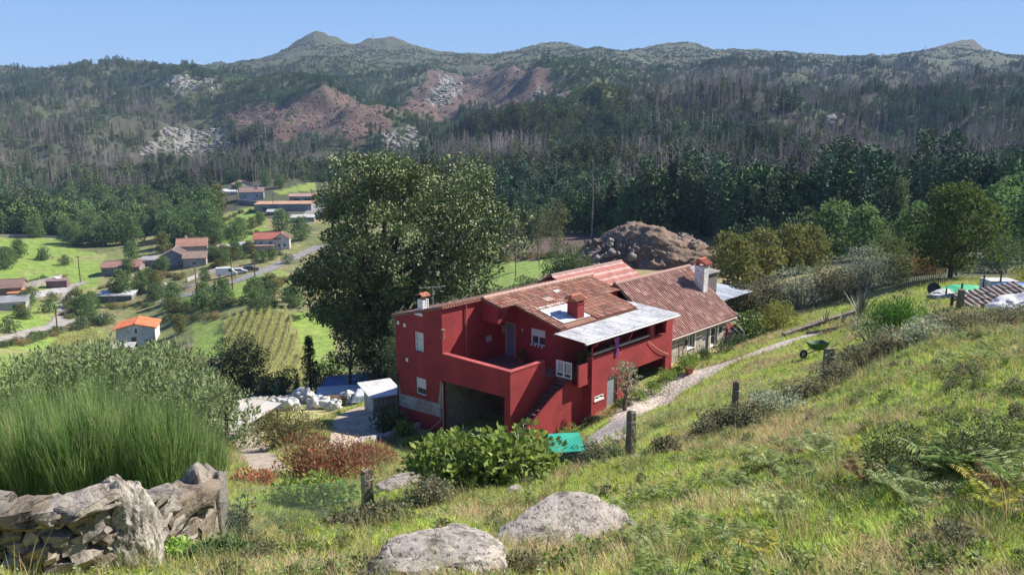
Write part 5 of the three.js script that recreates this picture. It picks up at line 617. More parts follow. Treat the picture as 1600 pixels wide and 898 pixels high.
{ // rough hedges and banks between the fields
  reseed(606); const lines = [[[105, 506], [150, 500], [165, 498]], [[250, 484], [300, 480], [350, 474], [400, 478], [440, 482]], [[110, 500], [108, 470], [120, 452]], [[0, 545], [60, 528], [120, 512], [170, 505]], [[260, 500], [300, 498], [350, 494]], [[215, 440], [250, 432], [290, 436]], [[155, 480], [200, 480], [250, 474]], [[330, 420], [350, 408], [390, 402], [450, 398]], [[330, 388], [350, 372], [400, 365]], [[420, 450], [450, 440], [480, 430]], [[340, 350], [380, 332], [410, 330]], [[300, 395], [330, 380], [350, 360]], [[20, 452], [60, 440], [100, 432]], [[460, 500], [500, 492], [520, 488]], [[160, 450], [200, 440], [240, 430]], [[750, 412], [800, 406], [860, 404], [900, 402]]], A = [], Bq = [];
  for (const l of lines) { const c = new THREE.CatmullRomCurve3(l.map(p => hit(...p, 60))), n = Math.round(c.getLength() * 1.1); for (let k = 0; k < n; k++) { const p = c.getPointAt(rnd()), x = p.x + rr(-1.6, 1.6), z = p.z + rr(-1.6, 1.6), s = rr(0.25, 0.75); (rnd() < 0.5 ? A : Bq).push([x, groundY(x, z) - 0.1, z, rr(0, 6.28), s, s * rr(0.6, 1)]); } }
  const gp = new THREE.Group(); gp.name = numbered('hedgerow_scrub'); kind(tag(gp, 'rough scrub and dry growth along the field banks in the valley', 'scrub'), 'stuff'); scene.add(gp); const dry = plantGeo({ h: 2.2, r: 1.9, base: 0.05, clumps: 16, per: 40, leaf: 0.3, aspect: 0.4, cols: LEAFC.olive.concat(LEAFC.rust.slice(3)), seed: 97, trunkR: 0.06, clumpR: 0.36, trunks: 3 });
  for (const [L, P] of [[A, PROTO.shrub[0]], [Bq, dry]]) instanced('shrubs', merge([tint(P.wood, 0.14, 0.11, 0.09), P.crown]), M.leafFar, L, () => { const v = rr(0.7, 1.3); return [v * rr(0.95, 1.2), v, v]; }, gp);
}
// ---------------------------------------------------------------- round the house: great tree, shrubs, yard, garden
const M7 = { sack: mat([0.62, 0.62, 0.62], { rep: 0.8, roughness: 0.6 }), tarpBlue: mat([0.10, 0.17, 0.42], { rep: 0.4, roughness: 0.5 }), tarpPale: mat([0.62, 0.66, 0.74], { rep: 0.4, roughness: 0.5 }), plastic: new THREE.MeshPhysicalMaterial({ color: 0xffffff, roughness: 0.45, transmission: 0.45, thickness: 0, side: THREE.DoubleSide }) };
M7.plastic.color.setRGB(0.8, 0.8, 0.82);
function lump(w, h, d, sd, det = 4, rough = 0.35) { const g = mergeVertices((() => { const q = new THREE.IcosahedronGeometry(1, det); q.deleteAttribute('uv'); q.deleteAttribute('normal'); return q; })()), p = g.attributes.position, v = V3(); for (let i = 0; i < p.count; i++) { v.set(p.getX(i), p.getY(i), p.getZ(i)); const f = 1 + rough * fbm(v.x * 1.2 + sd * 3.1, v.y * 1.2, v.z * 1.2 + sd, 4) + rough * 0.25 * fbm(v.x * 6 + sd, v.y * 6, v.z * 6, 2); p.setXYZ(i, v.x * f * w / 2, v.y * f * h / 2, v.z * f * d / 2); } g.computeVertexNormals(); return boxUV(g, 0.7); }
function rockGeo(w, h, d, sd, det, rough, lichen = 0.5, base = [0.5, 0.46, 0.42]) { // displaced rock, mineral and lichen colours per vertex
  const g = mergeVertices((() => { const q = new THREE.IcosahedronGeometry(1, det); q.deleteAttribute('uv'); q.deleteAttribute('normal'); return q; })()), p = g.attributes.position, v = V3(), c = new Float32Array(p.count * 3);
  for (let i = 0; i < p.count; i++) { v.set(p.getX(i), p.getY(i), p.getZ(i)); const f = 1 + rough * fbm(v.x * 1.1 + sd * 3.1, v.y * 1.1, v.z * 1.1 + sd, 3) + rough * 0.22 * fbm(v.x * 5 + sd, v.y * 5, v.z * 5, 3) + 0.012 * noise(v.x * 26, v.y * 26, v.z * 26 + sd) - 0.05 * smooth(0.03, 0, Math.abs(noise(v.x * 1.7 + sd, v.y * 1.7 + 4, v.z * 1.7))); p.setXYZ(i, v.x * f * w / 2, v.y * f * h / 2, v.z * f * d / 2); }
  g.computeVertexNormals(); for (let i = 0; i < p.count; i++) { const x = p.getX(i), y = p.getY(i), z = p.getZ(i), k = 1 + 0.5 * fbm(x * 3 + sd, y * 3, z * 3, 4) + 0.45 * noise(x * 38, y * 38, z * 38), l = smooth(0.12, 0.22, fbm(x * 4.5 + 9, y * 4.5 + sd, z * 4.5, 4)) * lichen, o = smooth(0.2, 0.27, fbm(x * 6 + 3, y * 6 + sd, z * 6 + 7, 3)) * lichen; let q = [base[0] * k, base[1] * k, base[2] * k]; q = mix3(q, [0.13, 0.12, 0.10], l * 0.9); q = mix3(q, [0.58, 0.58, 0.50], o); c.set(q, i * 3); }
  g.setAttribute('color', new THREE.BufferAttribute(c, 3)); return g;
}
const rockMat = vcol({ side: THREE.FrontSide });
{ // the great oak behind the house, crown built clump by clump
  const d = 74, base = onG(at(596, 560, d).x, -d, -0.3), t = thing('great_oak', 'great spreading dark green oak standing behind the red house', 'tree', base); reseed(808);
  const E = [[650, 360, 135, 105, 9], [552, 298, 52, 50, 5], [758, 372, 64, 60, 6], [535, 425, 50, 40, 5], [640, 470, 110, 55, 6], [560, 380, 70, 80, 6], [700, 300, 85, 55, 6], [720, 455, 60, 45, 5], [600, 275, 60, 36, 5], [492, 432, 26, 20, 3], [560, 500, 45, 50, 5], [535, 475, 36, 30, 4], [600, 530, 50, 34, 4], [625, 400, 95, 85, 5], [690, 390, 80, 70, 5]], px2m = d / FOC, L = new Leaves(), tips = [];
  for (let k = 0; k < 410; k++) { const e = E[k < 110 ? 0 : Math.floor(rnd() * E.length)]; let x, y, z, l; do { x = rr(-1, 1); y = rr(-1, 1); z = rr(-1, 1); l = x * x + y * y + z * z; } while (l > 1); const f = Math.pow(l, 0.3) / Math.sqrt(l || 1), q = at(e[0] + x * f * e[2], e[1] + y * f * e[3], d).sub(base); q.z += z * f * e[4]; const r = rr(0.7, 1.9); tips.push(q); const w = rr(0.75, 1.35), br = q.x < -1 && rnd() < 0.14 ? LEAFC.oak.concat([[0.17, 0.12, 0.045]]) : LEAFC.oak; L.clump(q.x, q.y, q.z, r, r * 0.62, r, 185, 0.29, 0.185, br.map(c => c.map(v => v * w)), { up: 0.15, shell: 0.5 }); }
  mesh('crown', L.geo(), M.leafGloss, t);
  const w = [tube([V3(0, 0, 0), V3(0.2, 3, 0.1), V3(-0.3, 7, 0), V3(0.2, 11, 0.2), V3(0.8, 16, 0)], [1.0, 0.8, 0.62, 0.42, 0.15], 0, 10)]; for (let k = 0; k < 34; k++) { const T2 = pick(tips), a = V3(rr(-0.3, 0.4), rr(3, 12), 0.1), m = a.clone().lerp(T2, 0.5).add(V3(0, 0.7, 0)); w.push(tube([a, m, T2], 0.3, 0.05, 6)); } mesh('trunk', merge(w), M.bark, t);
}
// free shrub: clumps inside a box of w x h x dp metres
function bush(name, label, cat, pos, w, h, dp, o) {
  const { cols = LEAFC.scrub, n = 3000, leaf = 0.12, aspect = 0.5, clumps = 28, sd = 1, stems = 7, up = 0.3, gloss, wood = M.bark, flat = 0.8, cr = 0.24, group, shell } = o; reseed(sd * 101 + 7); const L = new Leaves(), st = [];
  for (let k = 0; k < clumps; k++) { const a = rr(0, 6.28), q = Math.sqrt(rnd()), x = Math.cos(a) * q * w * 0.4, z = Math.sin(a) * q * dp * 0.4, y = rr(0.12, 0.86) * h * Math.sqrt(Math.max(0.1, 1 - q * q * 0.7)), v = rr(0.8, 1.25), r = Math.min(w, h, dp) * cr * rr(0.8, 1.5); L.clump(x, y, z, r * Math.max(1, w / h * 0.5), r * flat, r, Math.round(n / clumps), leaf, leaf * aspect, cols.map(c => c.map(e => e * v)), { up, shell }); if (k < stems) st.push(tube([V3(x * 0.2, -0.1, z * 0.2), V3(x * 0.6, y * 0.5, z * 0.6), V3(x, y, z)], 0.03 * Math.sqrt(h), 0.008, 5)); }
  const t = thing(name, label, cat, pos, 0, group); mesh('foliage', L.geo(), gloss ? M.leafGloss : M.leaf, t); mesh('stems', merge(st), wood, t); return t;
}
const GP = (px, py, d0 = 3) => hit(px, py, d0);
// slim tree left of the house, bushes and a small conifer below it
{ const P = plantGeo({ h: 8.5, r: 2.4, base: 0.35, clumps: 26, per: 90, leaf: 0.26, aspect: 0.5, cols: LEAFC.oak, seed: 71, trunkR: 0.16, clumpR: 0.26, limbs: 14, lean: 0.5 }); addPlant('slender_tree', 'slim dark tree leaning beside the green meadow left of the house', 'tree', undefined, P, at(546, 585, 70).setY(groundY(at(546, 585, 70).x, -70) - 0.2), 1, 1.1); }
PROTO.conifer = [plantGeo({ h: 5, r: 1.5, base: 0.02, clumps: 40, per: 70, leaf: 0.22, aspect: 0.3, cols: LEAFC.pine, seed: 72, trunkR: 0.1, shape: 'cone', clumpR: 0.3, flat: 0.5 })];
{ const at0 = (px, d, dy = -0.2) => { const p = at(px, 500, d); return onG(p.x, -d, dy); };
  plantAt('conifer', 'small_conifer', 'small dark conifer between the maize and the yard', 'tree', undefined, at0(480, 74), 0, 1.2, 0);
  bush('dense_bush', 'large dark oval bush in front of the maize field', 'bush', at0(372, 74), 6.0, 6.6, 5.5, { cols: LEAFC.bramble.concat(LEAFC.scrub), n: 9000, leaf: 0.2, clumps: 60, sd: 2, cr: 0.16 });
  bush('bare_bush', 'grey half bare bush left of the large dark oval bush', 'bush', at0(318, 72), 3.2, 4.6, 3, { cols: LEAFC.silver, n: 1800, leaf: 0.16, clumps: 30, sd: 3, stems: 28, wood: M.greyWood });
  bush('dark_bush', 'dark green bush at the edge of the vegetable plot', 'bush', at0(280, 70), 4.6, 6.0, 4, { cols: LEAFC.scrub, n: 5000, leaf: 0.2, clumps: 40, sd: 4 });
  bush('dark_bush', 'low dark bush hiding the corner of the meadow', 'bush', at0(430, 72), 4.4, 3.4, 4, { cols: LEAFC.scrub, n: 4000, leaf: 0.18, sd: 5 });
  bush('dark_bush', 'tall shady bush at the left corner of the house', 'bush', at0(588, 72), 5.4, 5.8, 3.5, { cols: LEAFC.oak, n: 5200, leaf: 0.2, clumps: 40, sd: 6 });
  bush('dark_bush', 'shady bush between the slim tree and the conifer', 'bush', at0(515, 74), 5, 4.2, 4, { cols: LEAFC.scrub, n: 4200, leaf: 0.2, clumps: 36, sd: 7 });
  bush('green_bush', 'light green bush behind the white chimney under the great oak', 'bush', at0(632, 66), 5, 6.8, 3, { cols: LEAFC.willow.map(c => c.map(v => v * 0.7)), n: 4500, leaf: 0.22, clumps: 36, sd: 8 });
  let k = 0; for (const [px, d, s, l] of [[20, 44, 1.0, 'pale feathery shrub at the left edge behind the broom'], [85, 50, 1.1, 'pale feathery shrub second from the left behind the broom'], [150, 46, 1.15, 'pale feathery shrub behind the middle of the broom'], [205, 40, 1.0, 'tall pale shrub rising over the broom'], [255, 44, 1.1, 'pale shrub left of the dark bush'], [300, 38, 0.8, 'pale shrub at the right end of the broom'], [55, 62, 1.1, 'pale shrub on the slope towards the meadow'], [120, 70, 1.2, 'greyish shrub below the pale maize patch'], [180, 60, 1.1, 'pale shrub under the flat roofed hut'], [240, 60, 1.1, 'pale shrub right of the flat roofed hut'], [335, 36, 0.7, 'small pale shrub above the corrugated sheet']]) plantAt('willow', 'feathery_shrub', l, 'shrub', undefined, at0(px, d), k * 1.7, [s, s * 0.95, s], k++);
  // garden plot past the house
  bush('leafy_tree', 'rounded shrub beside the slim trees behind the ridge', 'bush', at0(885, 84), 5.4, 4.6, 4, { cols: LEAFC.scrub, n: 5000, leaf: 0.22, clumps: 40, sd: 11 });
  bush('leafy_tree', 'grey green hedge bush behind the tiled ridge', 'bush', at0(820, 76), 6, 2.6, 3, { cols: LEAFC.scrub.concat(LEAFC.willow), n: 4500, leaf: 0.2, clumps: 40, sd: 12 });
  bush('leafy_tree', 'hedge bush at the ridge end beneath the oak', 'bush', at0(770, 72), 4, 2.4, 3, { cols: LEAFC.scrub, n: 3000, leaf: 0.2, sd: 13 });
  const eu = plantGeo({ h: 9, r: 2.2, base: 0.42, clumps: 24, per: 60, leaf: 0.3, aspect: 0.3, cols: LEAFC.euc.concat(LEAFC.olive), seed: 73, trunkR: 0.1, shape: 'tall', clumpR: 0.32, limbs: 16, lean: 0.5 });
  const a1 = addPlant('young_eucalyptus', 'slender young eucalyptus right of the oak behind the field', 'tree', undefined, eu, at0(868, 92), 0.5, 1, { wood: M.paleBark }); dup(a1, at0(805, 98), 2.2, 0.9, 'thin young eucalyptus at the right rim of the oak'); dup(a1, at0(842, 118), 4, 0.95, 'young eucalyptus farther back between the two slim ones');
  // right of the stone house
  for (const [px, d, s, l] of [[1150, 84, 0.62, 'yellow green tree beside the sheet roofed shelter'], [1185, 88, 0.66, 'yellow green tree second from the shelter'], [1228, 92, 0.66, 'yellow green tree in the middle of the garden hedge'], [1262, 94, 0.6, 'small yellow green tree before the wood'], [1130, 96, 0.6, 'yellow green tree right behind the old chimney']]) plantAt('yellow', 'garden_tree', l, 'tree', undefined, at0(px, d), px, s, px);
  for (const [px, d, w, h, c, l, sd] of [[1195, 66, 5, 3.6, 'bramble', 'dark grey green bush behind the yellow garden shrub', 20], [1250, 64, 5, 3.8, 'silver', 'silvery bush behind the garden beds', 21], [1300, 62, 4.5, 3.6, 'bramble', 'dark bush above the agave', 22], [1345, 64, 4.5, 4.2, 'silver', 'grey twiggy bush left of the iron railing', 23], [1385, 66, 4, 5.2, 'oak', 'upright green tree left of the round garden tree', 24], [1160, 64, 3, 3.4, 'bramble', 'dark bush beside the stair of the stone house', 25], [1560, 70, 6, 3.6, 'scrub', 'hedge at the right edge of the garden', 26], [1430, 72, 5, 3.0, 'autumn', 'rust coloured bush under the round garden tree', 27]]) bush('garden_bush', l, 'bush', at0(px, d), w, h, w * 0.8, { cols: LEAFC[c], n: 5200, leaf: 0.17, clumps: 44, sd, stems: c === 'silver' ? 24 : 8, wood: c === 'silver' ? M.greyWood : M.bark });
  bush('yellow_shrub', 'bright yellow green shrub at the top of the path', 'shrub', at0(1216, 56), 3.6, 2.7, 2.6, { cols: [[0.26, 0.27, 0.05], [0.20, 0.24, 0.05], [0.32, 0.30, 0.06]], n: 4200, leaf: 0.14, clumps: 40, sd: 30 });
  bush('round_shrub', 'glossy rounded shrub between the stair and the yellow shrub', 'shrub', at0(1170, 55), 2.0, 2.4, 1.9, { cols: LEAFC.bright.map(c => c.map(v => v * 0.75)), n: 2200, leaf: 0.18, aspect: 0.6, clumps: 26, sd: 31, gloss: true });
  const rt = plantGeo({ h: 7.4, r: 3.7, base: 0.16, clumps: 70, per: 150, leaf: 0.24, aspect: 0.6, cols: [[0.07, 0.12, 0.025], [0.10, 0.15, 0.03], [0.13, 0.17, 0.035], [0.05, 0.09, 0.02]], seed: 74, trunkR: 0.2, clumpR: 0.22, limbs: 16 }); addPlant('round_garden_tree', 'round bright green tree above the right hand garden', 'tree', undefined, rt, at0(1478, 62), 0.4, 1);
  for (const [px, d, s, l] of [[1540, 100, 1.0, 'green tree right of the round garden tree'], [1590, 90, 0.9, 'green tree at the right edge of the garden'], [1575, 130, 1.2, 'taller tree behind the right garden hedge'], [1420, 100, 0.8, 'tree behind the round garden tree'], [1340, 105, 0.8, 'tree at the wood edge above the agave'], [1290, 112, 0.9, 'tree at the wood edge behind the silvery bush']]) plantAt('broad', 'edge_tree', l, 'tree', undefined, at0(px, d), px, s, px);
  bush('flowering_bush', 'yellow flowering bush behind the white crate', 'bush', at0(1592, 50), 2.4, 1.8, 2, { cols: [[0.45, 0.42, 0.06], [0.2, 0.26, 0.05]], n: 2000, leaf: 0.12, sd: 33 });
}
// earth mound with rubble
{ const c = at(1012, 412, 106); c.y = groundY(c.x, c.z); const t = thing('earth_mound', 'brown mound of earth and rubble behind the old roof', 'mound', c); t.scale.set(1.18, 1.22, 1.1); const g = rockGeo(18.5, 8.6, 15, 3, 50, 0.42, 0.3, [0.185, 0.125, 0.09]); { const q = g.attributes.position; for (let i = 0; i < q.count; i++) { const x = q.getX(i), y = q.getY(i), z = q.getZ(i); if (y > 0) q.setY(i, y * (0.72 + 0.3 * Math.exp(-(x + 1) * (x + 1) / 14)) + 0.5 * fbm(x * 0.9, y * 0.9, z * 0.9, 4) + 0.35 * fbm(x * 3, y * 3, z * 3, 3)); } g.computeVertexNormals(); } mesh('earth', g, rockMat, t); reseed(61); const R = [1, 2, 3].map(s => { const g9 = norm(lump(1.2, 0.8, 1, s, 1, 1.3)); g9.computeVertexNormals(); return g9; }), ms = [[0.19, 0.165, 0.145], [0.14, 0.115, 0.095], [0.24, 0.215, 0.195]].map(q => mat(q)); for (let k = 0; k < 70; k++) { const px = rr(-8, 5), f = Math.sqrt(Math.max(0, 1 - (px / 9.5) ** 2)), m = mesh('rubble_stone', R[k % 3], ms[k % 3], t), z = rr(-1, 6.5), s = rr(0.25, 0.95); m.position.set(px, -0.1 + 3.7 * Math.sqrt(Math.max(0, 1 - (px / 9.5) ** 2 - (z / 7.5) ** 2)), z); m.scale.setScalar(s); m.rotation.set(rr(0, 3), rr(0, 6), 0); if (m.position.y < 0.6) m.position.y = 0.6 + 0.2 * f; } }
// path along the house, yard, little walls
groundPatch('garden_path', ribbon([[905, 706], [940, 680], [985, 652], [1030, 622], [1080, 595], [1130, 572], [1185, 552], [1240, 532], [1300, 514]].map(a => GP(...a, 24)), [4.0, 1.7]), 0.16, G.path, 0.035, 0.35);
groundPatch('sandy_yard', [505, 700, 520, 655, 560, 636, 612, 632, 618, 656, 590, 690, 540, 715].reduce((a, v, i, s) => { if (i % 2 == 0) { const p = hit(v, s[i + 1], 24); a.push(p.x, p.z); } return a; }, []), 0.2, G.sand, 0.035, 0.3);
groundPatch('worn_track', ribbon([[375, 650], [385, 680], [400, 712], [425, 740]].map(a => GP(...a, 20)), 1.9), 0.16, mat([0.46, 0.37, 0.29], { rep: 0.6 }), 0.035, 0.3);
wallLine('yard_kerb', 'low concrete kerb running below the carport', [[560, 700], [600, 688], [640, 674], [668, 664]], 0.35, 0.25, [0.46, 0.42, 0.38], 24);
wallLine('yard_wall', 'low pale wall at the back of the yard', [[372, 636], [410, 630], [450, 628], [480, 622]], 0.5, 0.25, [0.5, 0.47, 0.44], 30);
{ // corrugated sheet leaning by the broom
  const p = GP(350, 690, 24), t = thing('corrugated_sheet', 'weathered corrugated roofing sheet lying beside the broom', 'roof sheet', p.clone().add(V3(0, 0.75, 0)), -0.35); for (let k = 0; k < 2; k++) { const q = [], ix = []; for (let i = 0; i <= 20; i++) for (const e of [0, 1]) q.push(-1.0 + k * 1.02 + i * 0.05, 0.03 * Math.cos(i * Math.PI / 1) + e * 0.25, -e * 3.6); for (let i = 0; i < 20; i++) ix.push(2 * i, 2 * i + 2, 2 * i + 1, 2 * i + 1, 2 * i + 2, 2 * i + 3); const g = new THREE.BufferGeometry(); g.setAttribute('position', new THREE.Float32BufferAttribute(q, 3)); g.setIndex(ix); g.computeVertexNormals(); mesh('sheet', g, mat(k ? [0.46, 0.43, 0.41] : [0.42, 0.39, 0.37], { side: THREE.DoubleSide, roughness: 0.7 }), t); } for (const [x, z] of [[-0.9, -0.2], [0.9, -0.2], [-0.9, -3.3], [0.9, -3.3]]) mesh('support', box2(x - 0.06, x + 0.06, -1.2, 0.02, z - 0.06, z + 0.06), H.wood, t); }
{ // shed with white roof at the house's left corner
  const pq = at(597, 600, 49.2), p = onG(pq.x, -49.2), t = thing('yard_shed', 'small whitewashed shed with pale sheet roof at the house corner', 'shed', p.add(V3(0, -0.25, 0)), 0.45); t.scale.setScalar(0.9); for (let k = 0; k < 5; k++) mesh('plank', box2(-0.9 + k * 0.36, -0.9 + k * 0.36 + 0.34, -0.4, 1.55, 0.72, 0.78), mat([0.55 - 0.06 * (k % 3), 0.54 - 0.05 * (k % 2), 0.52], { map: barkTex }), t); mesh('wall', boxUV(box2(-0.92, 0.92, -0.4, 1.55, -1.6, 0.7), 0.4), mat([0.55, 0.53, 0.50], { rep: 0.5 }), t); mesh('roof', boxUV(box(2.5, 0.07, 3.4, 0, 1.68, -0.5, 0.04), 0.4), mat([0.74, 0.73, 0.72], { rep: 0.3, roughness: 0.9 }), t); }
{ // tarpaulins and sacks in the yard
  const tarp = (px, py, w, dp, h, m, label, sd, turn = 0) => { const p = GP(px, py, 30), g = new THREE.PlaneGeometry(w, dp, 40, 40); g.rotateX(-Math.PI / 2); const q = g.attributes.position; for (let i = 0; i < q.count; i++) { const x = q.getX(i), z = q.getZ(i), e = Math.max(Math.abs(x) / (w / 2), Math.abs(z) / (dp / 2)); q.setY(i, h * (1 - smooth(0.82, 1, e)) + 0.12 * fbm(x * 1.4 + sd, z * 1.4, sd, 4) + 0.06); } g.computeVertexNormals(); const t = thing('tarpaulin', label, 'tarpaulin', p, turn); mesh('sheet', g, m, t); mesh('load', boxUV(box2(-w * 0.36, w * 0.36, -0.3, h - 0.16, -dp * 0.36, dp * 0.36)), H.wood, t); };
  const pool = m => { m.side = THREE.DoubleSide; return m; };
  tarp(572, 606, 8, 5, 0.8, pool(M7.tarpBlue), 'blue tarpaulin spread behind the yard sacks', 3, 0.3); tarp(535, 622, 5.0, 3.0, 0.75, pool(M7.tarpPale), 'pale tarpaulin over stacked boards in the yard', 5, 0.2); tarp(590, 622, 4, 2.2, 0.5, pool(M7.tarpPale), 'second pale tarpaulin next to the shed roof', 8, 0.1);
  let k = 0; for (const [px, py, s, l] of [[476, 630, 1.25, 'large white sack highest on the yard pile'], [500, 640, 1.1, 'round white sack at the front of the yard pile'], [447, 642, 1.0, 'white sack at the left end of the yard pile'], [522, 642, 0.8, 'small white sack right of the pile'], [545, 632, 1.0, 'flattened white sack by the stacked boards'], [430, 640, 0.7, 'small crumpled sack against the low wall']]) { const p = GP(px, py, 30), t = thing('white_sack', l, 'sack', p); mesh('bag', lump(1.6 * s, 1.25 * s, 1.2 * s, ++k + 20, 12, 1.0).translate(0, 0.4 * s, 0), M7.sack, t); mesh('tied_neck', tube([V3(0.1, 0.7 * s, 0.1), V3(0.28, 0.95 * s, 0.13)], 0.07, 0.12, 6), M7.sack, t); }
  const p = GP(520, 634, 30), t = thing('board_stack', 'dark stack of boards and pallets between the sacks', 'boards', p, 0.25); for (let r = 0; r < 6; r++) for (let c = 0; c < 3; c++) mesh('board', box(2.2, 0.09, 0.28, 0.05 * Math.sin(r * 3 + c), 0.08 + r * 0.13, c * 0.32 - 0.3, 0, 0.04 * Math.sin(r * 5 + c * 2)), r % 2 ? H.wood : H.paleWood, t);
}
// planting along the house wall, pot, small tree by the steps
{ let k = 50; for (const [v, u, w, h, c, l, pn] of [[1.8, -0.9, 1.2, 0.5, 'scrub', 'low plants at the foot of the basement door', 1], [3.4, -1.0, 1.1, 0.8, 'bright', 'leafy plants before the garage opening'], [4.9, -1.0, 1.4, 0.9, 'bright', 'clump of broad leaved plants under the porch'], [6.6, -0.9, 1.5, 0.9, 'bright', 'green plants at the right end of the garage'], [8.6, -0.7, 1.5, 0.95, 'bright', 'bright leafy plants behind the clay pot'], [10.0, -0.5, 1.2, 0.8, 'bright', 'green plants below the first stone window'], [11.6, -0.4, 1.1, 0.9, 'scrub', 'dark green bush between the window and the door of the stone house'], [13.9, -0.7, 1.8, 1.1, 'broad', 'rounded green bush before the stone house door'], [16.2, -0.6, 1.3, 0.7, 'scrub', 'low bush at the foot of the red stair'], [18.3, -0.4, 1.5, 1.0, 'yf', 'yellow flowering plant beside the red stair'], [-2.6, -0.7, 1.0, 0.8, 'bright', 'rounded shrub at the foot of the stair wall'], [-0.5, -0.8, 1.3, 0.35, 'scrub', 'low ground plants below the downpipe']]) { const q = HW(v, u), cols = c === 'yf' ? [[0.55, 0.50, 0.05], [0.30, 0.34, 0.06], [0.6, 0.55, 0.08]] : LEAFC[c]; bush('border_plant', l, 'plant', onG(q.x, q.z, -0.05), w, h, w * 0.8, { cols, n: 900, leaf: 0.13, aspect: 0.35, clumps: 16, sd: k++, stems: 4, up: 0.8, cr: 0.28 }); }
  const q = HW(8.0, -1.5), t = thing('clay_pot', 'brown clay pot with a leafy plant beside the path', 'flower pot', onG(q.x, q.z)); mesh('pot', new THREE.LatheGeometry([[0.001, 0], [0.2, 0], [0.28, 0.34], [0.31, 0.34], [0.31, 0.42], [0.26, 0.42], [0.24, 0.36], [0.001, 0.36]].map(a => new THREE.Vector2(...a)), 18), mat([0.36, 0.15, 0.09]), t); const L = new Leaves(); reseed(4); L.clump(0, 0.6, 0, 0.35, 0.3, 0.35, 220, 0.2, 0.07, LEAFC.bright, { up: 0.8 }); mesh('foliage', L.geo(), M.leaf, t);
  const P = plantGeo({ h: 2.6, r: 0.95, base: 0.42, clumps: 18, per: 46, leaf: 0.17, aspect: 0.4, cols: [[0.42, 0.42, 0.30], [0.30, 0.33, 0.20], [0.22, 0.27, 0.12], [0.52, 0.50, 0.40]], seed: 75, trunkR: 0.13, clumpR: 0.26, limbs: 10, lean: 0.6 }), q2 = GP(976, 642, 26); addPlant('small_pale_tree', 'little gnarled tree with pale leaves before the red wall', 'tree', undefined, P, q2, 0.5, 1.05); }
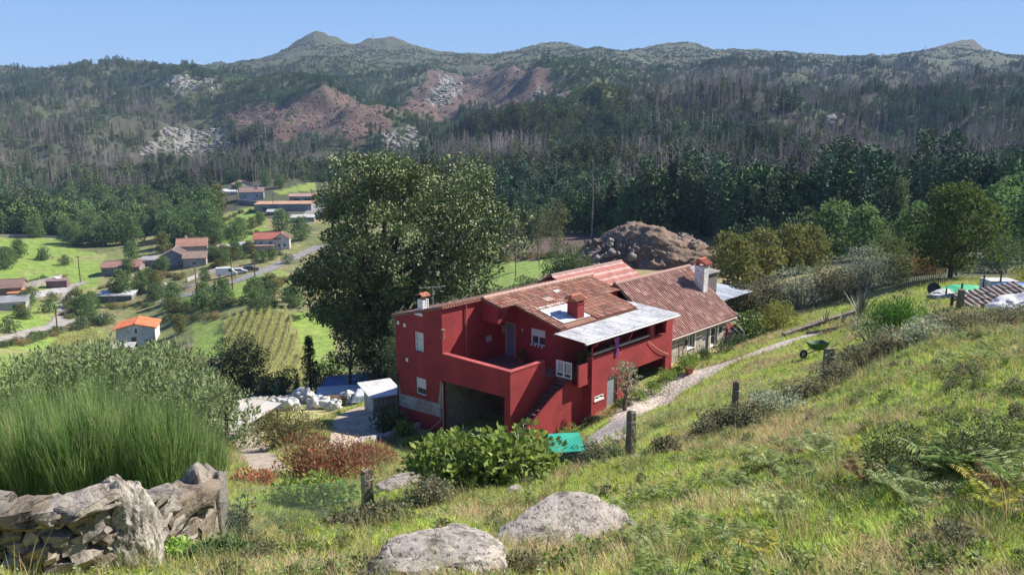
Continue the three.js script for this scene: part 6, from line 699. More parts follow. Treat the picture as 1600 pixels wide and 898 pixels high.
// garden on the right
{ const at0 = (px, d, dy = 0) => { const p = at(px, 500, d); return onG(p.x, -d, dy); };
  for (const [px, d, s, n, l] of [[1345, 49, 2.3, 26, 'tall agave with long upright leaves beside the timber edging'], [1290, 52, 1.3, 20, 'smaller agave left of the tall one'], [1318, 50, 1.0, 16, 'low agave at the end of the timber']]) { const L = new Leaves(); reseed(px); const t = thing('agave', l, 'agave', at0(px, d)); const gs = []; for (let k = 0; k < n; k++) { const L2 = new Leaves(), c = pick([[0.22, 0.24, 0.16], [0.30, 0.30, 0.20], [0.14, 0.17, 0.11]]); L2.blade(0, 0, 0, k * 2.4, rr(0.05, 0.75), s * rr(0.75, 1.05), 0.15 * s / 2, ...c, 5, 0.25); mesh('leaf', L2.geo(), M.leafGloss, t); } mesh('root', tube([V3(0, -0.2, 0), V3(0, 0.3, 0)], 0.14, 0.1, 8), M.bark, t); }
  const beam = (a, b, r, label, c) => { const A = a.clone(), B = b.clone(), g = thing('timber_beam', label, 'timber', A.clone()); const dv = B.sub(A); const q = box(dv.length(), r, r * 1.4); q.rotateZ(Math.atan2(dv.y, Math.hypot(dv.x, dv.z))); q.rotateY(-Math.atan2(dv.z, dv.x)); q.translate(dv.x / 2, dv.y / 2 + r / 2, dv.z / 2); mesh('beam', boxUV(q, 0.7), mat(c, { map: barkTex }), g); };
  beam(GP(1225, 527, 30), GP(1300, 502, 30), 0.3, 'long grey timber edging at the left of the garden bed', [0.34, 0.30, 0.27]); beam(GP(1302, 503, 30), GP(1352, 488, 30), 0.34, 'pale timber edging beneath the tall agave', [0.46, 0.42, 0.38]); beam(GP(1262, 522, 30), GP(1310, 515, 30), 0.16, 'short plank lying in the grass by the edging', [0.40, 0.34, 0.29]);
  // wheelbarrow tipped on its nose
  { const p = GP(1275, 558, 20), t = thing('wheelbarrow', 'green wheelbarrow with black wheel parked in the garden grass', 'wheelbarrow', p, 0.25); const tub = new THREE.CylinderGeometry(0.62, 0.36, 0.36, 4, 1, true); tub.rotateY(Math.PI / 4); tub.scale(1.15, 1, 0.75); tub.translate(0.05, 0.62, 0); const m = mat([0.05, 0.14, 0.06], { side: THREE.DoubleSide, roughness: 0.5 }); mesh('tray', merge([tub, box(0.55, 0.02, 0.36, 0.05, 0.45, 0)]), m, t); mesh('wheel', new THREE.TorusGeometry(0.17, 0.055, 8, 18).translate(-0.72, 0.22, 0), H.black, t); mesh('rim', new THREE.CylinderGeometry(0.1, 0.1, 0.05, 12).rotateX(Math.PI / 2).translate(-0.72, 0.22, 0), H.steel, t); for (const z of [-0.24, 0.24]) { mesh('handle', tube([V3(-0.72, 0.22, z * 0.4), V3(-0.2, 0.42, z), V3(0.55, 0.48, z), V3(1.05, 0.72, z * 1.2)], 0.022, 0.022, 6), m, t); mesh('leg', tube([V3(0.3, 0.45, z), V3(0.42, 0.0, z)], 0.02, 0.02, 6), m, t); } }
  // iron railing
  { const A = at0(1398, 58), B = at0(1470, 56), t = thing('iron_railing', 'dark rusty railing at the back of the garden', 'railing', A); for (let k = 0; k < 26; k++) { const q = A.clone().lerp(B, k / 25); q.y = groundY(q.x, q.z); mesh('bar', tube([q.clone().sub(A), q.clone().sub(A).add(V3(0, 1.3, 0))], 0.025, 0.02, 5), mat([0.10, 0.06, 0.045]), t); } mesh('rail', tube([V3(0, 1.25, 0), B.clone().sub(A).setY(groundY(B.x, B.z) - A.y + 1.3)], 0.03, 0.03, 5), mat([0.10, 0.06, 0.045]), t); }
  { const t = thing('black_drum', 'black round lid standing by the iron railing', 'lid', at0(1455, 50)); mesh('disc', new THREE.CylinderGeometry(0.42, 0.42, 0.08, 20).rotateX(1.3).translate(0, 0.4, 0), H.black, t); mesh('stand', tube([V3(0, -0.1, -0.15), V3(0, 0.35, -0.1)], 0.03, 0.03, 6), H.wood, t); }
  { const t = thing('white_tarp', 'crumpled white plastic sheet left of the green cover', 'sheet', at0(1482, 46)); mesh('sheet', lump(2.6, 0.7, 1.2, 4, 10, 0.9).translate(0, 0.15, 0), M7.sack, t); }
  { const c = at0(1512, 45), t = thing('green_cover', 'bright green plastic cover stretched over stakes', 'cover', c); const g = new THREE.PlaneGeometry(2.6, 1.5, 20, 12); g.rotateX(-Math.PI / 2); const q = g.attributes.position; for (let i = 0; i < q.count; i++) { const x = q.getX(i), z = q.getZ(i); q.setY(i, 0.5 + 0.18 * (1 - x * x / 1.7) + 0.12 * fbm(x * 2, z * 2, 4, 3) - 0.1 * Math.abs(z)); } g.computeVertexNormals(); mesh('sheet', g, mat([0.05, 0.42, 0.19], { side: THREE.DoubleSide, roughness: 0.55 }), t); for (const [x, z] of [[-1.1, 0.5], [1.1, 0.5], [-1.1, -0.5], [1.1, -0.5]]) mesh('stake', tube([V3(x, -0.2, z), V3(x, 0.5, z)], 0.05, 0.045, 6), H.wood, t); }
  { const t = thing('white_crate', 'large white block crate standing behind the tile stack', 'crate', at0(1555, 43, -0.25)); t.scale.setScalar(0.88); const b = new THREE.BoxGeometry(1.7, 1.0, 1.2, 6, 4, 4); mesh('body', boxUV(b.translate(0, 0.95, 0), 0.6), mat([0.66, 0.65, 0.66], { rep: 0.5, roughness: 0.6 }), t); mesh('pallet', box2(-0.9, 0.9, 0.2, 0.44, -0.62, 0.62), H.wood, t); mesh('lid', boxUV(box2(-0.88, 0.88, 1.452, 1.52, -0.63, 0.63)), M7.sack, t); }
  { const t = thing('blue_tarp', 'blue tarpaulin folded between the crate and the plastic sheet', 'tarpaulin', at0(1583, 41)); mesh('sheet', lump(2.2, 0.5, 1.4, 6, 4, 0.45).translate(0, 0.75, 0), mat([0.05, 0.20, 0.60], { roughness: 0.5, rep: 0.5 }), t); mesh('load', box2(-0.8, 0.8, -0.2, 0.62, -0.5, 0.5), H.wood, t); }
  { const c = at0(1560, 36.5, -0.5), t = thing('tile_stack', 'sloping frame covered with rows of old roof tiles', 'tile stack', c, 0.15); mesh('frame', merge([box(3.6, 0.1, 0.1, 0, 0.35, 1.0, 0, 0, 0.16), box(3.6, 0.1, 0.1, 0, 1.0, -1.0, 0, 0, 0.16), box(0.1, 0.1, 2.2, -1.7, 0.42, 0, -0.3), box(0.1, 0.1, 2.2, 1.7, 0.98, 0, -0.3)]), H.paleWood, t); reseed(3); const ms = [[0.27, 0.21, 0.18], [0.22, 0.175, 0.15], [0.33, 0.27, 0.23]].map(q => mat(q)); for (let r = 0; r < 5; r++) for (let k = 0; k < 12; k++) { const m = mesh('tile', tileGeo, ms[(r + k * 2) % 3], t); m.position.set(-1.6 + k * 0.28, 0.75 + k * 0.045 - r * 0.0 - (r - 2) * 0.12, (r - 2) * 0.42 - 0.2); m.rotation.set(0.3 + rr(-0.08, 0.08), rr(-0.15, 0.15), 0.16); m.scale.setScalar(1.25); m.material.side = THREE.DoubleSide; } for (const [x, z] of [[-1.7, 1], [1.7, 1], [-1.7, -1], [1.7, -1]]) mesh('post', box2(x - 0.05, x + 0.05, -0.3, 1.0, z - 0.05, z + 0.05), H.wood, t); }
  { const c = at0(1606, 33), t = thing('plastic_sheet', 'crumpled clear plastic sheet draped over the bed at the right edge', 'sheet', c, 0.3); mesh('sheet', lump(3.4, 1.3, 2.4, 9, 12, 0.8).translate(0, 0.2, 0), M7.plastic, t); mesh('heap', lump(2.9, 0.95, 2.0, 2, 3, 0.3).translate(0, 0.1, 0), mat([0.30, 0.27, 0.24]), t); }
  for (const [px, d, h, l] of [[1497, 37, 1.2, 'short stake standing before the tile stack'], [1556, 42, 1.6, 'grey stake in front of the white crate'], [1530, 43, 1.3, 'stake under the green cover']]) { const t = thing('wooden_stake', l, 'stake', at0(px, d)); mesh('shaft', tube([V3(0, -0.2, 0), V3(0.03, h, 0.02)], 0.05, 0.045, 6), H.wood, t); mesh('top', tube([V3(0.03, h, 0.02), V3(0.03, h + 0.05, 0.02)], 0.045, 0.015, 6), H.paleWood, t); }
  bush('bright_shrub', 'fresh bright green upright shrub on the fence line', 'shrub', GP(1405, 520, 20), 2.6, 1.9, 2, { cols: [[0.10, 0.24, 0.03], [0.13, 0.29, 0.04], [0.08, 0.18, 0.03]], n: 4200, leaf: 0.16, aspect: 0.25, clumps: 40, sd: 40, up: 1.4 });
  bush('grey_shrub', 'silver leaved shrub left of the bright green one', 'shrub', GP(1360, 535, 20), 2.2, 1.7, 1.6, { cols: LEAFC.silver, n: 3200, leaf: 0.1, aspect: 0.4, clumps: 34, sd: 41, up: 0.6 });
}
console.log('garden');
// ---------------------------------------------------------------- foreground: dry stone wall, boulders, posts, fence, plants
const granite = tex(512, (u, v) => { const n = tnoise(u, v, 6, 6, 1), m = tnoise(u, v, 90, 2, 3), l = smooth(0.13, 0.24, tnoise(u, v, 12, 5, 7)), w = smooth(0.16, 0.26, tnoise(u, v, 16, 5, 11)), k = 0.86 + n * 0.5 + m * 0.35; let c = [k, k * 0.955, k * 0.90]; c = mix3(c, [0.24, 0.22, 0.19], l * 0.75); c = mix3(c, [0.95, 0.95, 0.88], w * 0.45); return c; });
const SM = [[0.29, 0.27, 0.25], [0.22, 0.205, 0.19], [0.34, 0.31, 0.275], [0.22, 0.185, 0.15]].map(c => mat(c, { map: granite, bumpMap: grainBump, bumpScale: 0.03, roughness: 0.95 }));
function stoneGeo(sd, seg = 2, rough = 0.28) { const g = mergeVertices((() => { const q = new THREE.BoxGeometry(1, 1, 1, seg, seg, seg); q.deleteAttribute('uv'); q.deleteAttribute('normal'); return q; })()), p = g.attributes.position, v = V3(); for (let i = 0; i < p.count; i++) { v.set(p.getX(i), p.getY(i), p.getZ(i)); const l = v.length(), k = lerp(1, 0.62 / l, 0.42); v.multiplyScalar(k); v.x += rough * noise(v.x * 2 + sd * 3, v.y * 2, v.z * 2); v.y += rough * noise(v.x * 2, v.y * 2 + sd * 5, v.z * 2 + 4); v.z += rough * noise(v.x * 2 + 8, v.y * 2, v.z * 2 + sd * 7); p.setXYZ(i, v.x, v.y, v.z); } if (seg > 3) { g.computeVertexNormals(); return norm(g); } const q = g.toNonIndexed(); q.computeVertexNormals(); return q; }
const STONE = Array.from({ length: 12 }, (_, i) => stoneGeo(i + 1)), BIGST = Array.from({ length: 5 }, (_, i) => stoneGeo(i + 30, 4, 0.42));
{
  const line = new THREE.CatmullRomCurve3([[-140, 902], [-60, 904], [60, 904], [150, 898], [260, 874], [345, 846]].map(a => GP(...a))), o = line.getPointAt(0), len = line.getLength(), t = thing('dry_stone_wall', 'old dry stone wall of rough granite in the left foreground', 'wall', o.clone()); reseed(90);
  const put = (s, h, w, hh, dp, big, zo = 0) => { const p = line.getPointAt(clamp(s / len, 0, 1)), tg = line.getTangentAt(clamp(s / len, 0, 1)), q0 = pick(big ? BIGST : STONE).clone().scale(w * 1.12, hh * 1.18, dp), m = mesh('stone', boxUV(q0, 0.9), pick(SM), t), nrm = V3(-tg.z, 0, tg.x); m.position.copy(p).sub(o).addScaledVector(nrm, zo).add(V3(0, h, 0)); m.rotation.set(rr(-0.12, 0.12), -Math.atan2(tg.z, tg.x) + rr(-0.15, 0.15), rr(-0.14, 0.14)); return m; };
  const endS = len * 0.995, gap0 = len * 0.62, gap1 = len * 0.735;
  for (let s = 0.1; s < gap0;) { const top = 0.98 + 0.12 * noise(s * 1.3, 3); let h = -0.1; while (h < top - 0.14) { const hh = rr(0.09, 0.22); let q = s + rr(-0.06, 0.06); const w = rr(0.14, 0.36); put(q + w / 2, h + hh / 2, w, hh, rr(0.32, 0.5), false, rr(-0.06, 0.06)); h += hh * 0.92; } s += 0.24; }
  for (let s = 0.2; s < gap0 - 0.2;) { const w = rr(0.22, 0.6); put(s + w / 2, 0.99 + rr(-0.06, 0.06), w, rr(0.16, 0.25), 0.55, true); s += w * 0.97; }
  for (let s = gap1; s < endS - 0.55;) { let h = -0.1; while (h < 0.62) { const hh = rr(0.16, 0.3); const w = rr(0.28, 0.5); put(s + w / 2, h + hh / 2, w, hh, 0.42, false, rr(-0.05, 0.05)); h += hh * 0.92; } s += 0.36; }
  { const m = put(len * 0.80, 0.86, 1.0, 0.42, 0.62, true); m.rotation.z = 0.14; const m2 = put(len * 0.715, 0.95, 0.55, 0.3, 0.5, true); m2.rotation.z = -0.1; put(len * 0.69, 0.72, 0.38, 0.3, 0.4, true); }
  const sl = (s, w, h, tilt) => { const m = put(s, h / 2 - 0.1, w, h, 0.3, true); m.geometry = boxUV(stoneGeo(Math.round(h * 70 + w * 30), 5, 0.13).scale(w * 1.2, h * 1.1, 0.36), 0.9); m.rotation.set(0.03, m.rotation.y, tilt); m.name = 'standing_slab'; };
  sl(endS - 0.5, 0.34, 1.5, 0.05); sl(endS - 0.08, 0.3, 1.45, -0.06);
}
const boulderMat = vcol({ side: THREE.FrontSide, map: granite, bumpMap: granite, bumpScale: 0.02 });
function boulder(label, px, py, d, w, h, dp, sd, turn, o = {}) { const p = at(px, py, d), t = thing('boulder', label, 'boulder', onG(p.x, -d), turn), g = rockGeo(w, h, dp, sd, o.det ? 16 : 44, o.rough || 0.45, o.lichen ?? 0.6, o.base || [0.46, 0.42, 0.385]), q = g.attributes.position; for (let i = 0; i < q.count; i++) { let y = q.getY(i), c = h * (o.flat || 9); if (y > c) y = c + (y - c) * 0.3; if (o.shear) y += q.getZ(i) * -o.shear + q.getX(i) * (o.sx || 0); q.setY(i, y); } g.computeVertexNormals(); g.translate(0, o.dy || 0, 0); const uv = new Float32Array(q.count * 2); for (let i = 0; i < q.count; i++) { uv[2 * i] = (q.getX(i) + q.getY(i) * 0.35) * 1.2; uv[2 * i + 1] = (q.getZ(i) + q.getY(i) * 0.6) * 1.2; } g.setAttribute('uv', new THREE.BufferAttribute(uv, 2)); mesh('rock', g, boulderMat, t); return t; }
boulder('big leaning granite boulder built into the stone wall', 202, 905, 10.2, 0.95, 1.75, 0.8, 3, 0.3, { dy: 0.5, base: [0.38, 0.355, 0.33] });
boulder('broad pale granite boulder in the middle foreground grass', 888, 862, 11.3, 2.15, 0.85, 1.9, 12, 0.1, { dy: -0.02, shear: 0.3, sx: 0.1, flat: 0.16, rough: 0.4 });
boulder('pale rounded rock behind the lower foreground boulder', 705, 862, 10.6, 1.15, 0.75, 0.9, 7, 0.5, { dy: 0.08, flat: 0.25 });
boulder('grey lichened boulder cut by the bottom edge of the picture', 680, 925, 8.9, 1.7, 0.95, 1.1, 5, 0.2, { dy: 0.12, rough: 0.4, base: [0.38, 0.355, 0.33], flat: 0.28 });
boulder('small brown stone half buried at the foot of the fence', 805, 772, 17.2, 0.5, 0.35, 0.4, 8, 0, { det: 3 }); boulder('flat stone lying in the brambles under the fence', 640, 735, 22, 2.0, 0.5, 1.0, 9, 0.5, { det: 4, dy: 0.1 }); boulder('mossy rock in the grass right of the tall post', 1000, 712, 19.6, 0.5, 0.3, 0.4, 6, 0, { det: 3 }); boulder('dark flat rock showing through the foreground grass', 1090, 810, 11, 0.6, 0.25, 0.35, 4, -0.4, { det: 3, base: [0.2, 0.17, 0.14] });
boulder('low stone beside the yellow fern in the dry grass', 420, 850, 12.3, 0.5, 0.22, 0.35, 14, 0, { det: 3 }); boulder('small pale stone in the left foreground grass', 480, 852, 12, 0.42, 0.2, 0.3, 15, 1, { det: 3 });
// granite posts and the wire fence
const POSTS = [[352, 850, 12.9, 0.0, 0.1], [575, 805, 18.2, 1.12, 0.26], [806, 752, 18.9, 1.25, 0.2], [985, 712, 20.2, 1.25, 0.24], [1147, 668, 23, 1.35, 0.22], [1292, 606, 30, 1.4, 0.4], [1498, 502, 36, 1.0, 0.45]];
const PL = ['short weathered granite post left of the leafy vine', 'granite post inside the leafy vine', 'lichened granite post beside the garden path', 'slim granite post among brambles above the path', 'broad granite post beside the wheelbarrow', 'leaning granite post before the tile stack'];
const postPos = POSTS.map(([px, py, d]) => { const p = at(px, py, d); return onG(p.x, -d); });
POSTS.forEach(([px, py, d, h, w], i) => { if (!h) return; const t = thing('granite_post', PL[i - 1], 'post', postPos[i], i * 0.7); const g = new THREE.BoxGeometry(w, h + 0.4, w * 0.75, 3, 9, 3), p = g.attributes.position; for (let k = 0; k < p.count; k++) { const x = p.getX(k), y = p.getY(k), z = p.getZ(k), n = noise(x * 9 + i, y * 4, z * 9) * 0.06, tp = 1 - 0.14 * smooth(0, h, y + h / 2) + n; p.setXYZ(k, x * tp + 0.02 * noise(y * 2, i), y + (y > h / 2 ? 0.05 * noise(x * 20, z * 20, i) : 0) + 0.04 * noise(x * 12, i, z * 12), z * tp); } const q = g.toNonIndexed(); q.computeVertexNormals(); q.translate(0, h / 2 - 0.2, 0); mesh('shaft', boxUV(q, 1.5), SM[3], t); mesh('wire_tie', new THREE.TorusGeometry(w * 0.56, 0.006, 4, 16).rotateX(Math.PI / 2).translate(0, h * 0.8, 0), H.steel, t); });
{ const t = thing('wire_fence', 'green chain link fence strung between the granite posts', 'fence', postPos[1].clone()), gm = mat([0.17, 0.27, 0.21], { roughness: 0.5 }), wires = [], str = []; const O = t.position;
  for (const [i, j] of [[0, 1], [1, 2], [2, 3]]) { const A = postPos[i].clone(), B = postPos[j].clone(), L = A.distanceTo(B), hgt = 0.95; const P = (s, y) => { const q = A.clone().lerp(B, s / L); q.y = groundY(q.x, q.z) + 0.06 + y - 0.12 * Math.sin(Math.PI * s / L); return q.sub(O); }; for (let s = -hgt; s < L; s += 0.085) for (const dir of [1, -1]) { let a0 = s, a1 = s + hgt, y0 = 0, y1 = hgt; if (a0 < 0) { y0 = -a0; a0 = 0; } if (a1 > L) { y1 -= a1 - L; a1 = L; } if (y1 - y0 < 0.05) continue; const pts = []; for (let k = 0; k <= 4; k++) { const f = k / 4, y = lerp(y0, y1, f); pts.push(P(lerp(a0, a1, f), dir > 0 ? y : hgt - y)); } wires.push(tube(pts, 0.0027, 0.0027, 3, false)); } for (const y of [0, hgt * 0.5, hgt]) { const pts = []; for (let k = 0; k <= 8; k++) pts.push(P(L * k / 8, y)); str.push(tube(pts, 0.0025, 0.0025, 4, false)); } }
  const w = mesh('chain_link', merge(wires), gm, t); kind(w, 'stuff'); for (const q of str) mesh('strand_wire', q, gm, t);
  for (const [i, j] of [[3, 4], [4, 5]]) for (const y of [0.55, 1.0]) { const A = postPos[i].clone().add(V3(0, y, 0)), B = postPos[j].clone().add(V3(0, y, 0)); mesh('strand_wire', tube([A.clone().sub(O), A.clone().lerp(B, 0.5).add(V3(0, -0.08, 0)).sub(O), B.clone().sub(O)], 0.003, 0.003, 4), gm, t); } }
// broom thicket behind the wall
{ reseed(300); let k = 0; for (const [px, d, w, h, l] of [[-40, 16.5, 1.76, 2.93, 'green broom bush at the far left behind the stone wall'], [40, 17, 1.87, 2.99, 'green broom bush second from the left behind the wall'], [120, 16.8, 1.76, 3.17, 'tall green broom bush behind the middle of the wall'], [195, 17.2, 1.87, 3.35, 'tallest green broom bush left of the big leaning boulder'], [262, 17, 1.65, 3.11, 'green broom bush behind the standing slabs'], [315, 17.8, 1.10, 2.32, 'right most green broom bush beside the roofing sheet'], [0, 21, 2.42, 3.66, 'broom bush in the second row at the left'], [160, 21.5, 2.64, 4.03, 'broom bush in the second row behind the tallest one'], [85, 22, 2.42, 3.78, 'broom bush in the second row between its neighbours']]) { const L = new Leaves(); for (let i = 0; i < 1700; i++) { const a = rr(0, 6.28), q = Math.sqrt(rnd()) * w * 0.6, c = pick([[0.16, 0.29, 0.06], [0.21, 0.35, 0.08], [0.26, 0.38, 0.12], [0.11, 0.21, 0.045], [0.36, 0.37, 0.17]]), y0 = rr(0, 0.6) * h, hm = h * (1.02 - 0.45 * Math.pow(q / (w * 0.6), 2)) * (0.8 + 0.45 * fbm(Math.cos(a) * q * 1.5 + px, Math.sin(a) * q * 1.5, 3, 2) + 0.12); if (y0 > hm * 0.8) continue; L.blade(Math.cos(a) * q * (0.5 + y0 / h), y0, Math.sin(a) * q * (0.5 + y0 / h), a + rr(-0.9, 0.9), rr(0, 0.4), (hm - y0) * rr(0.45, 1.05), rr(0.010, 0.021), ...c, 3, rr(-0.1, 0.3)); } const p = at(px, 700, d), t = thing('broom_bush', l, 'bush', onG(p.x, -d, -0.05)); mesh('shoots', L.geo(), M.leaf, t); const st = []; for (let i = 0; i < 12; i++) st.push(tube([V3(rr(-0.2, 0.2), -0.1, rr(-0.2, 0.2)), V3(rr(-0.5, 0.5), h * 0.45, rr(-0.5, 0.5))], 0.025, 0.008, 5)); mesh('stems', merge(st), M.bark, t); k++; } }
// leafy bushes about the fence
const bigLeaf = (name, label, px, py, d0, w, h, dp, cols, n, leaf, sd, o = {}) => bush(name, label, 'bush', GP(px, py, d0), w, h, dp, { cols, n, leaf, aspect: 0.75, clumps: 50, sd, cr: 0.24, up: 0.2, ...o });
{ const vine = [[0.24, 0.33, 0.06], [0.19, 0.28, 0.05], [0.30, 0.37, 0.08], [0.13, 0.20, 0.04]];
  bigLeaf('leafy_vine', 'large bright green leafy vine filling the fence before the carport', 748, 764, 16, 3.5, 1.65, 1.8, vine, 2600, 0.19, 201); bigLeaf('leafy_vine', 'bright leafy vine spilling right towards the green lid', 825, 745, 16, 1.6, 1.5, 1.4, vine, 1100, 0.18, 202); bigLeaf('leafy_vine', 'low leafy vine at the left corner of the fence', 668, 745, 17, 1.4, 1.0, 1.2, vine, 700, 0.17, 203);
  bigLeaf('leafy_vine', 'bright leafy plant on the kerb below the carport', 655, 702, 20, 1.7, 0.8, 1.2, vine, 700, 0.17, 204); bigLeaf('leafy_vine', 'small bright plant at the foot of the left house wall', 632, 680, 26, 1.2, 0.9, 1.0, vine, 520, 0.18, 205);
  bigLeaf('dark_shrub', 'dark shrub in the shade beside the small shed', 610, 672, 28, 2.2, 1.5, 1.5, LEAFC.broad, 1500, 0.16, 206); bigLeaf('hedge_plant', 'yellow green bush with pointed leaves behind the wire fence', 490, 800, 12, 2.3, 1.0, 1.2, LEAFC.bright.concat([[0.30, 0.26, 0.06]]), 2600, 0.13, 207, { aspect: 0.45 });
  bush('red_shrub', 'rust red autumn shrub in front of the sandy yard', 'shrub', GP(505, 752, 18), 3.9, 1.7, 2.0, { cols: LEAFC.rust, n: 6500, leaf: 0.13, aspect: 0.3, clumps: 60, sd: 208, stems: 40, up: 1.1, wood: mat([0.30, 0.12, 0.09]) }); bush('red_shrub', 'smaller red shrub trailing towards the kerb', 'shrub', GP(580, 728, 18), 2.2, 1.0, 1.4, { cols: LEAFC.rust, n: 2200, leaf: 0.12, aspect: 0.3, clumps: 30, sd: 209, stems: 20, up: 0.9, wood: mat([0.30, 0.12, 0.09]) });
  bush('olive_shrub', 'tall olive brown shrub between the sacks and the red shrub', 'shrub', GP(455, 700, 24), 3.2, 2.0, 1.8, { cols: LEAFC.olive, n: 4600, leaf: 0.12, aspect: 0.4, clumps: 48, sd: 210, stems: 24, up: 0.6 }); bush('olive_shrub', 'olive shrub nearest the low yard wall', 'shrub', GP(415, 672, 26), 1.8, 1.3, 1.4, { cols: LEAFC.olive.concat(LEAFC.scrub), n: 2400, leaf: 0.12, clumps: 30, sd: 211, stems: 16, up: 0.6 });
  let k = 220; for (const [px, py, w, h, c, l] of [[395, 760, 1.4, 0.8, 'rust', 'reddish weeds beside the worn track'], [372, 840, 0.9, 1.0, 'bramble', 'bramble against the end of the stone wall'], [335, 875, 1.1, 0.45, 'scrub', 'low green bramble at the foot of the standing slabs'], [280, 880, 1.0, 0.4, 'bright', 'green weeds in front of the big leaning boulder'], [600, 822, 1.3, 0.6, 'bramble', 'brown brambles at the foot of the short post'], [540, 828, 1.4, 0.5, 'bramble', 'dry brambles below the yellow green bush'], [680, 790, 1.6, 0.8, 'bramble', 'dark brambles under the leafy vine'], [925, 722, 1.6, 0.6, 'bramble', 'dry brambles between the green lid and the tall post'], [1040, 706, 1.0, 0.45, 'bramble', 'brown weeds right of the tall post'],
    [1115, 676, 1.6, 0.9, 'bramble', 'dark brambles left of the slim post'], [1170, 668, 1.7, 0.9, 'bramble', 'grey brambles right of the slim post'], [1215, 648, 2.2, 0.95, 'silver', 'greyish bramble hedge second after the slim post'], [1255, 628, 2.2, 1.0, 'bramble', 'bramble hedge left of the broad post'], [1310, 606, 2.4, 1.0, 'bramble', 'bramble hedge around the broad post'], [1350, 580, 2.6, 1.2, 'bramble', 'dark bramble hedge below the silver shrub'], [1395, 556, 2.4, 1.1, 'bramble', 'bramble hedge below the bright green shrub'], [1450, 535, 2.6, 1.0, 'silver', 'grey bramble hedge before the leaning post'], [1505, 520, 2.8, 1.0, 'bramble', 'bramble hedge at the leaning post'], [1560, 512, 3.0, 0.9, 'bramble', 'bramble hedge under the tile stack'], [1610, 505, 3.0, 0.9, 'bramble', 'bramble hedge at the right edge of the picture']]) bush('bramble', l, 'bramble', GP(px, py), w * 0.92, h * 0.85, w * 0.6, { cols: LEAFC[c].map(q => q.map(v => v * 1.45)), n: Math.round(1200 * w), leaf: 0.085, aspect: 0.55, clumps: Math.round(16 * w), sd: k++, stems: 14, up: 0.3, cr: 0.3 });
  bush('bramble', 'dark bramble mound under the ferns on the right', 'bramble', GP(1418, 742), 1.35, 0.8, 0.9, { cols: LEAFC.oak, n: 4200, leaf: 0.045, aspect: 0.6, clumps: 30, sd: 260, stems: 10, cr: 0.3 }); bush('bramble', 'second dark bramble mound behind the tall ferns', 'bramble', GP(1545, 735), 1.3, 0.85, 0.9, { cols: LEAFC.oak, n: 4200, leaf: 0.045, aspect: 0.6, clumps: 30, sd: 261, stems: 10, cr: 0.3 });
}
{ // green lid over a dark bin
  const p = GP(882, 728, 16), t = thing('covered_bin', 'dark mesh bin with a bright green plastic lid by the path', 'bin', p, 0.15); const g = new THREE.BoxGeometry(0.95, 0.05, 0.8, 8, 1, 8), q = g.attributes.position; for (let i = 0; i < q.count; i++) q.setY(i, q.getY(i) + 0.05 * fbm(q.getX(i) * 3, q.getZ(i) * 3, 2, 2)); g.computeVertexNormals(); g.rotateX(0.3); g.translate(0, 0.66, 0); mesh('lid', g, mat([0.015, 0.36, 0.25], { roughness: 0.6 }), t); mesh('body', new THREE.CylinderGeometry(0.42, 0.36, 0.8, 14, 1, false).translate(0, 0.16, 0), H.dark, t); }
// ferns
function fernGeo(sd, cols, n = 10, len = 0.66) { reseed(sd); const L = new Leaves(); for (let f = 0; f < n; f++) { const a = f / n * 6.28 + rr(-0.3, 0.3), ca = Math.cos(a), sa = Math.sin(a), c = pick(cols); let t = rr(0.2, 0.5), x = 0, y = 0, z = 0; const Lf = len * rr(0.75, 1.15), N = 22; for (let k = 0; k < N; k++) { const st = Lf / N, u = k / N; x += Math.sin(t) * ca * st; y += Math.cos(t) * st; z += Math.sin(t) * sa * st; t += 0.062; const pl = Lf * 0.27 * Math.sin(Math.PI * clamp(0.12 + u * 0.9, 0, 1)) * (k < 3 ? 0.3 : 1); for (const s of [1, -1]) { const v = rr(0.85, 1.2); L.leaf(x, y, z, -sa * s + ca * 0.35 * Math.sin(t), 0.1 - 0.25, ca * s + sa * 0.35 * Math.sin(t), pl, pl * 0.2, c[0] * v, c[1] * v, c[2] * v, 0.03); } } L.blade(0, 0, 0, a, 0.3, Lf * 0.9, 0.008, 0.22, 0.2, 0.08, 4, 1.2); } return L.geo(); }
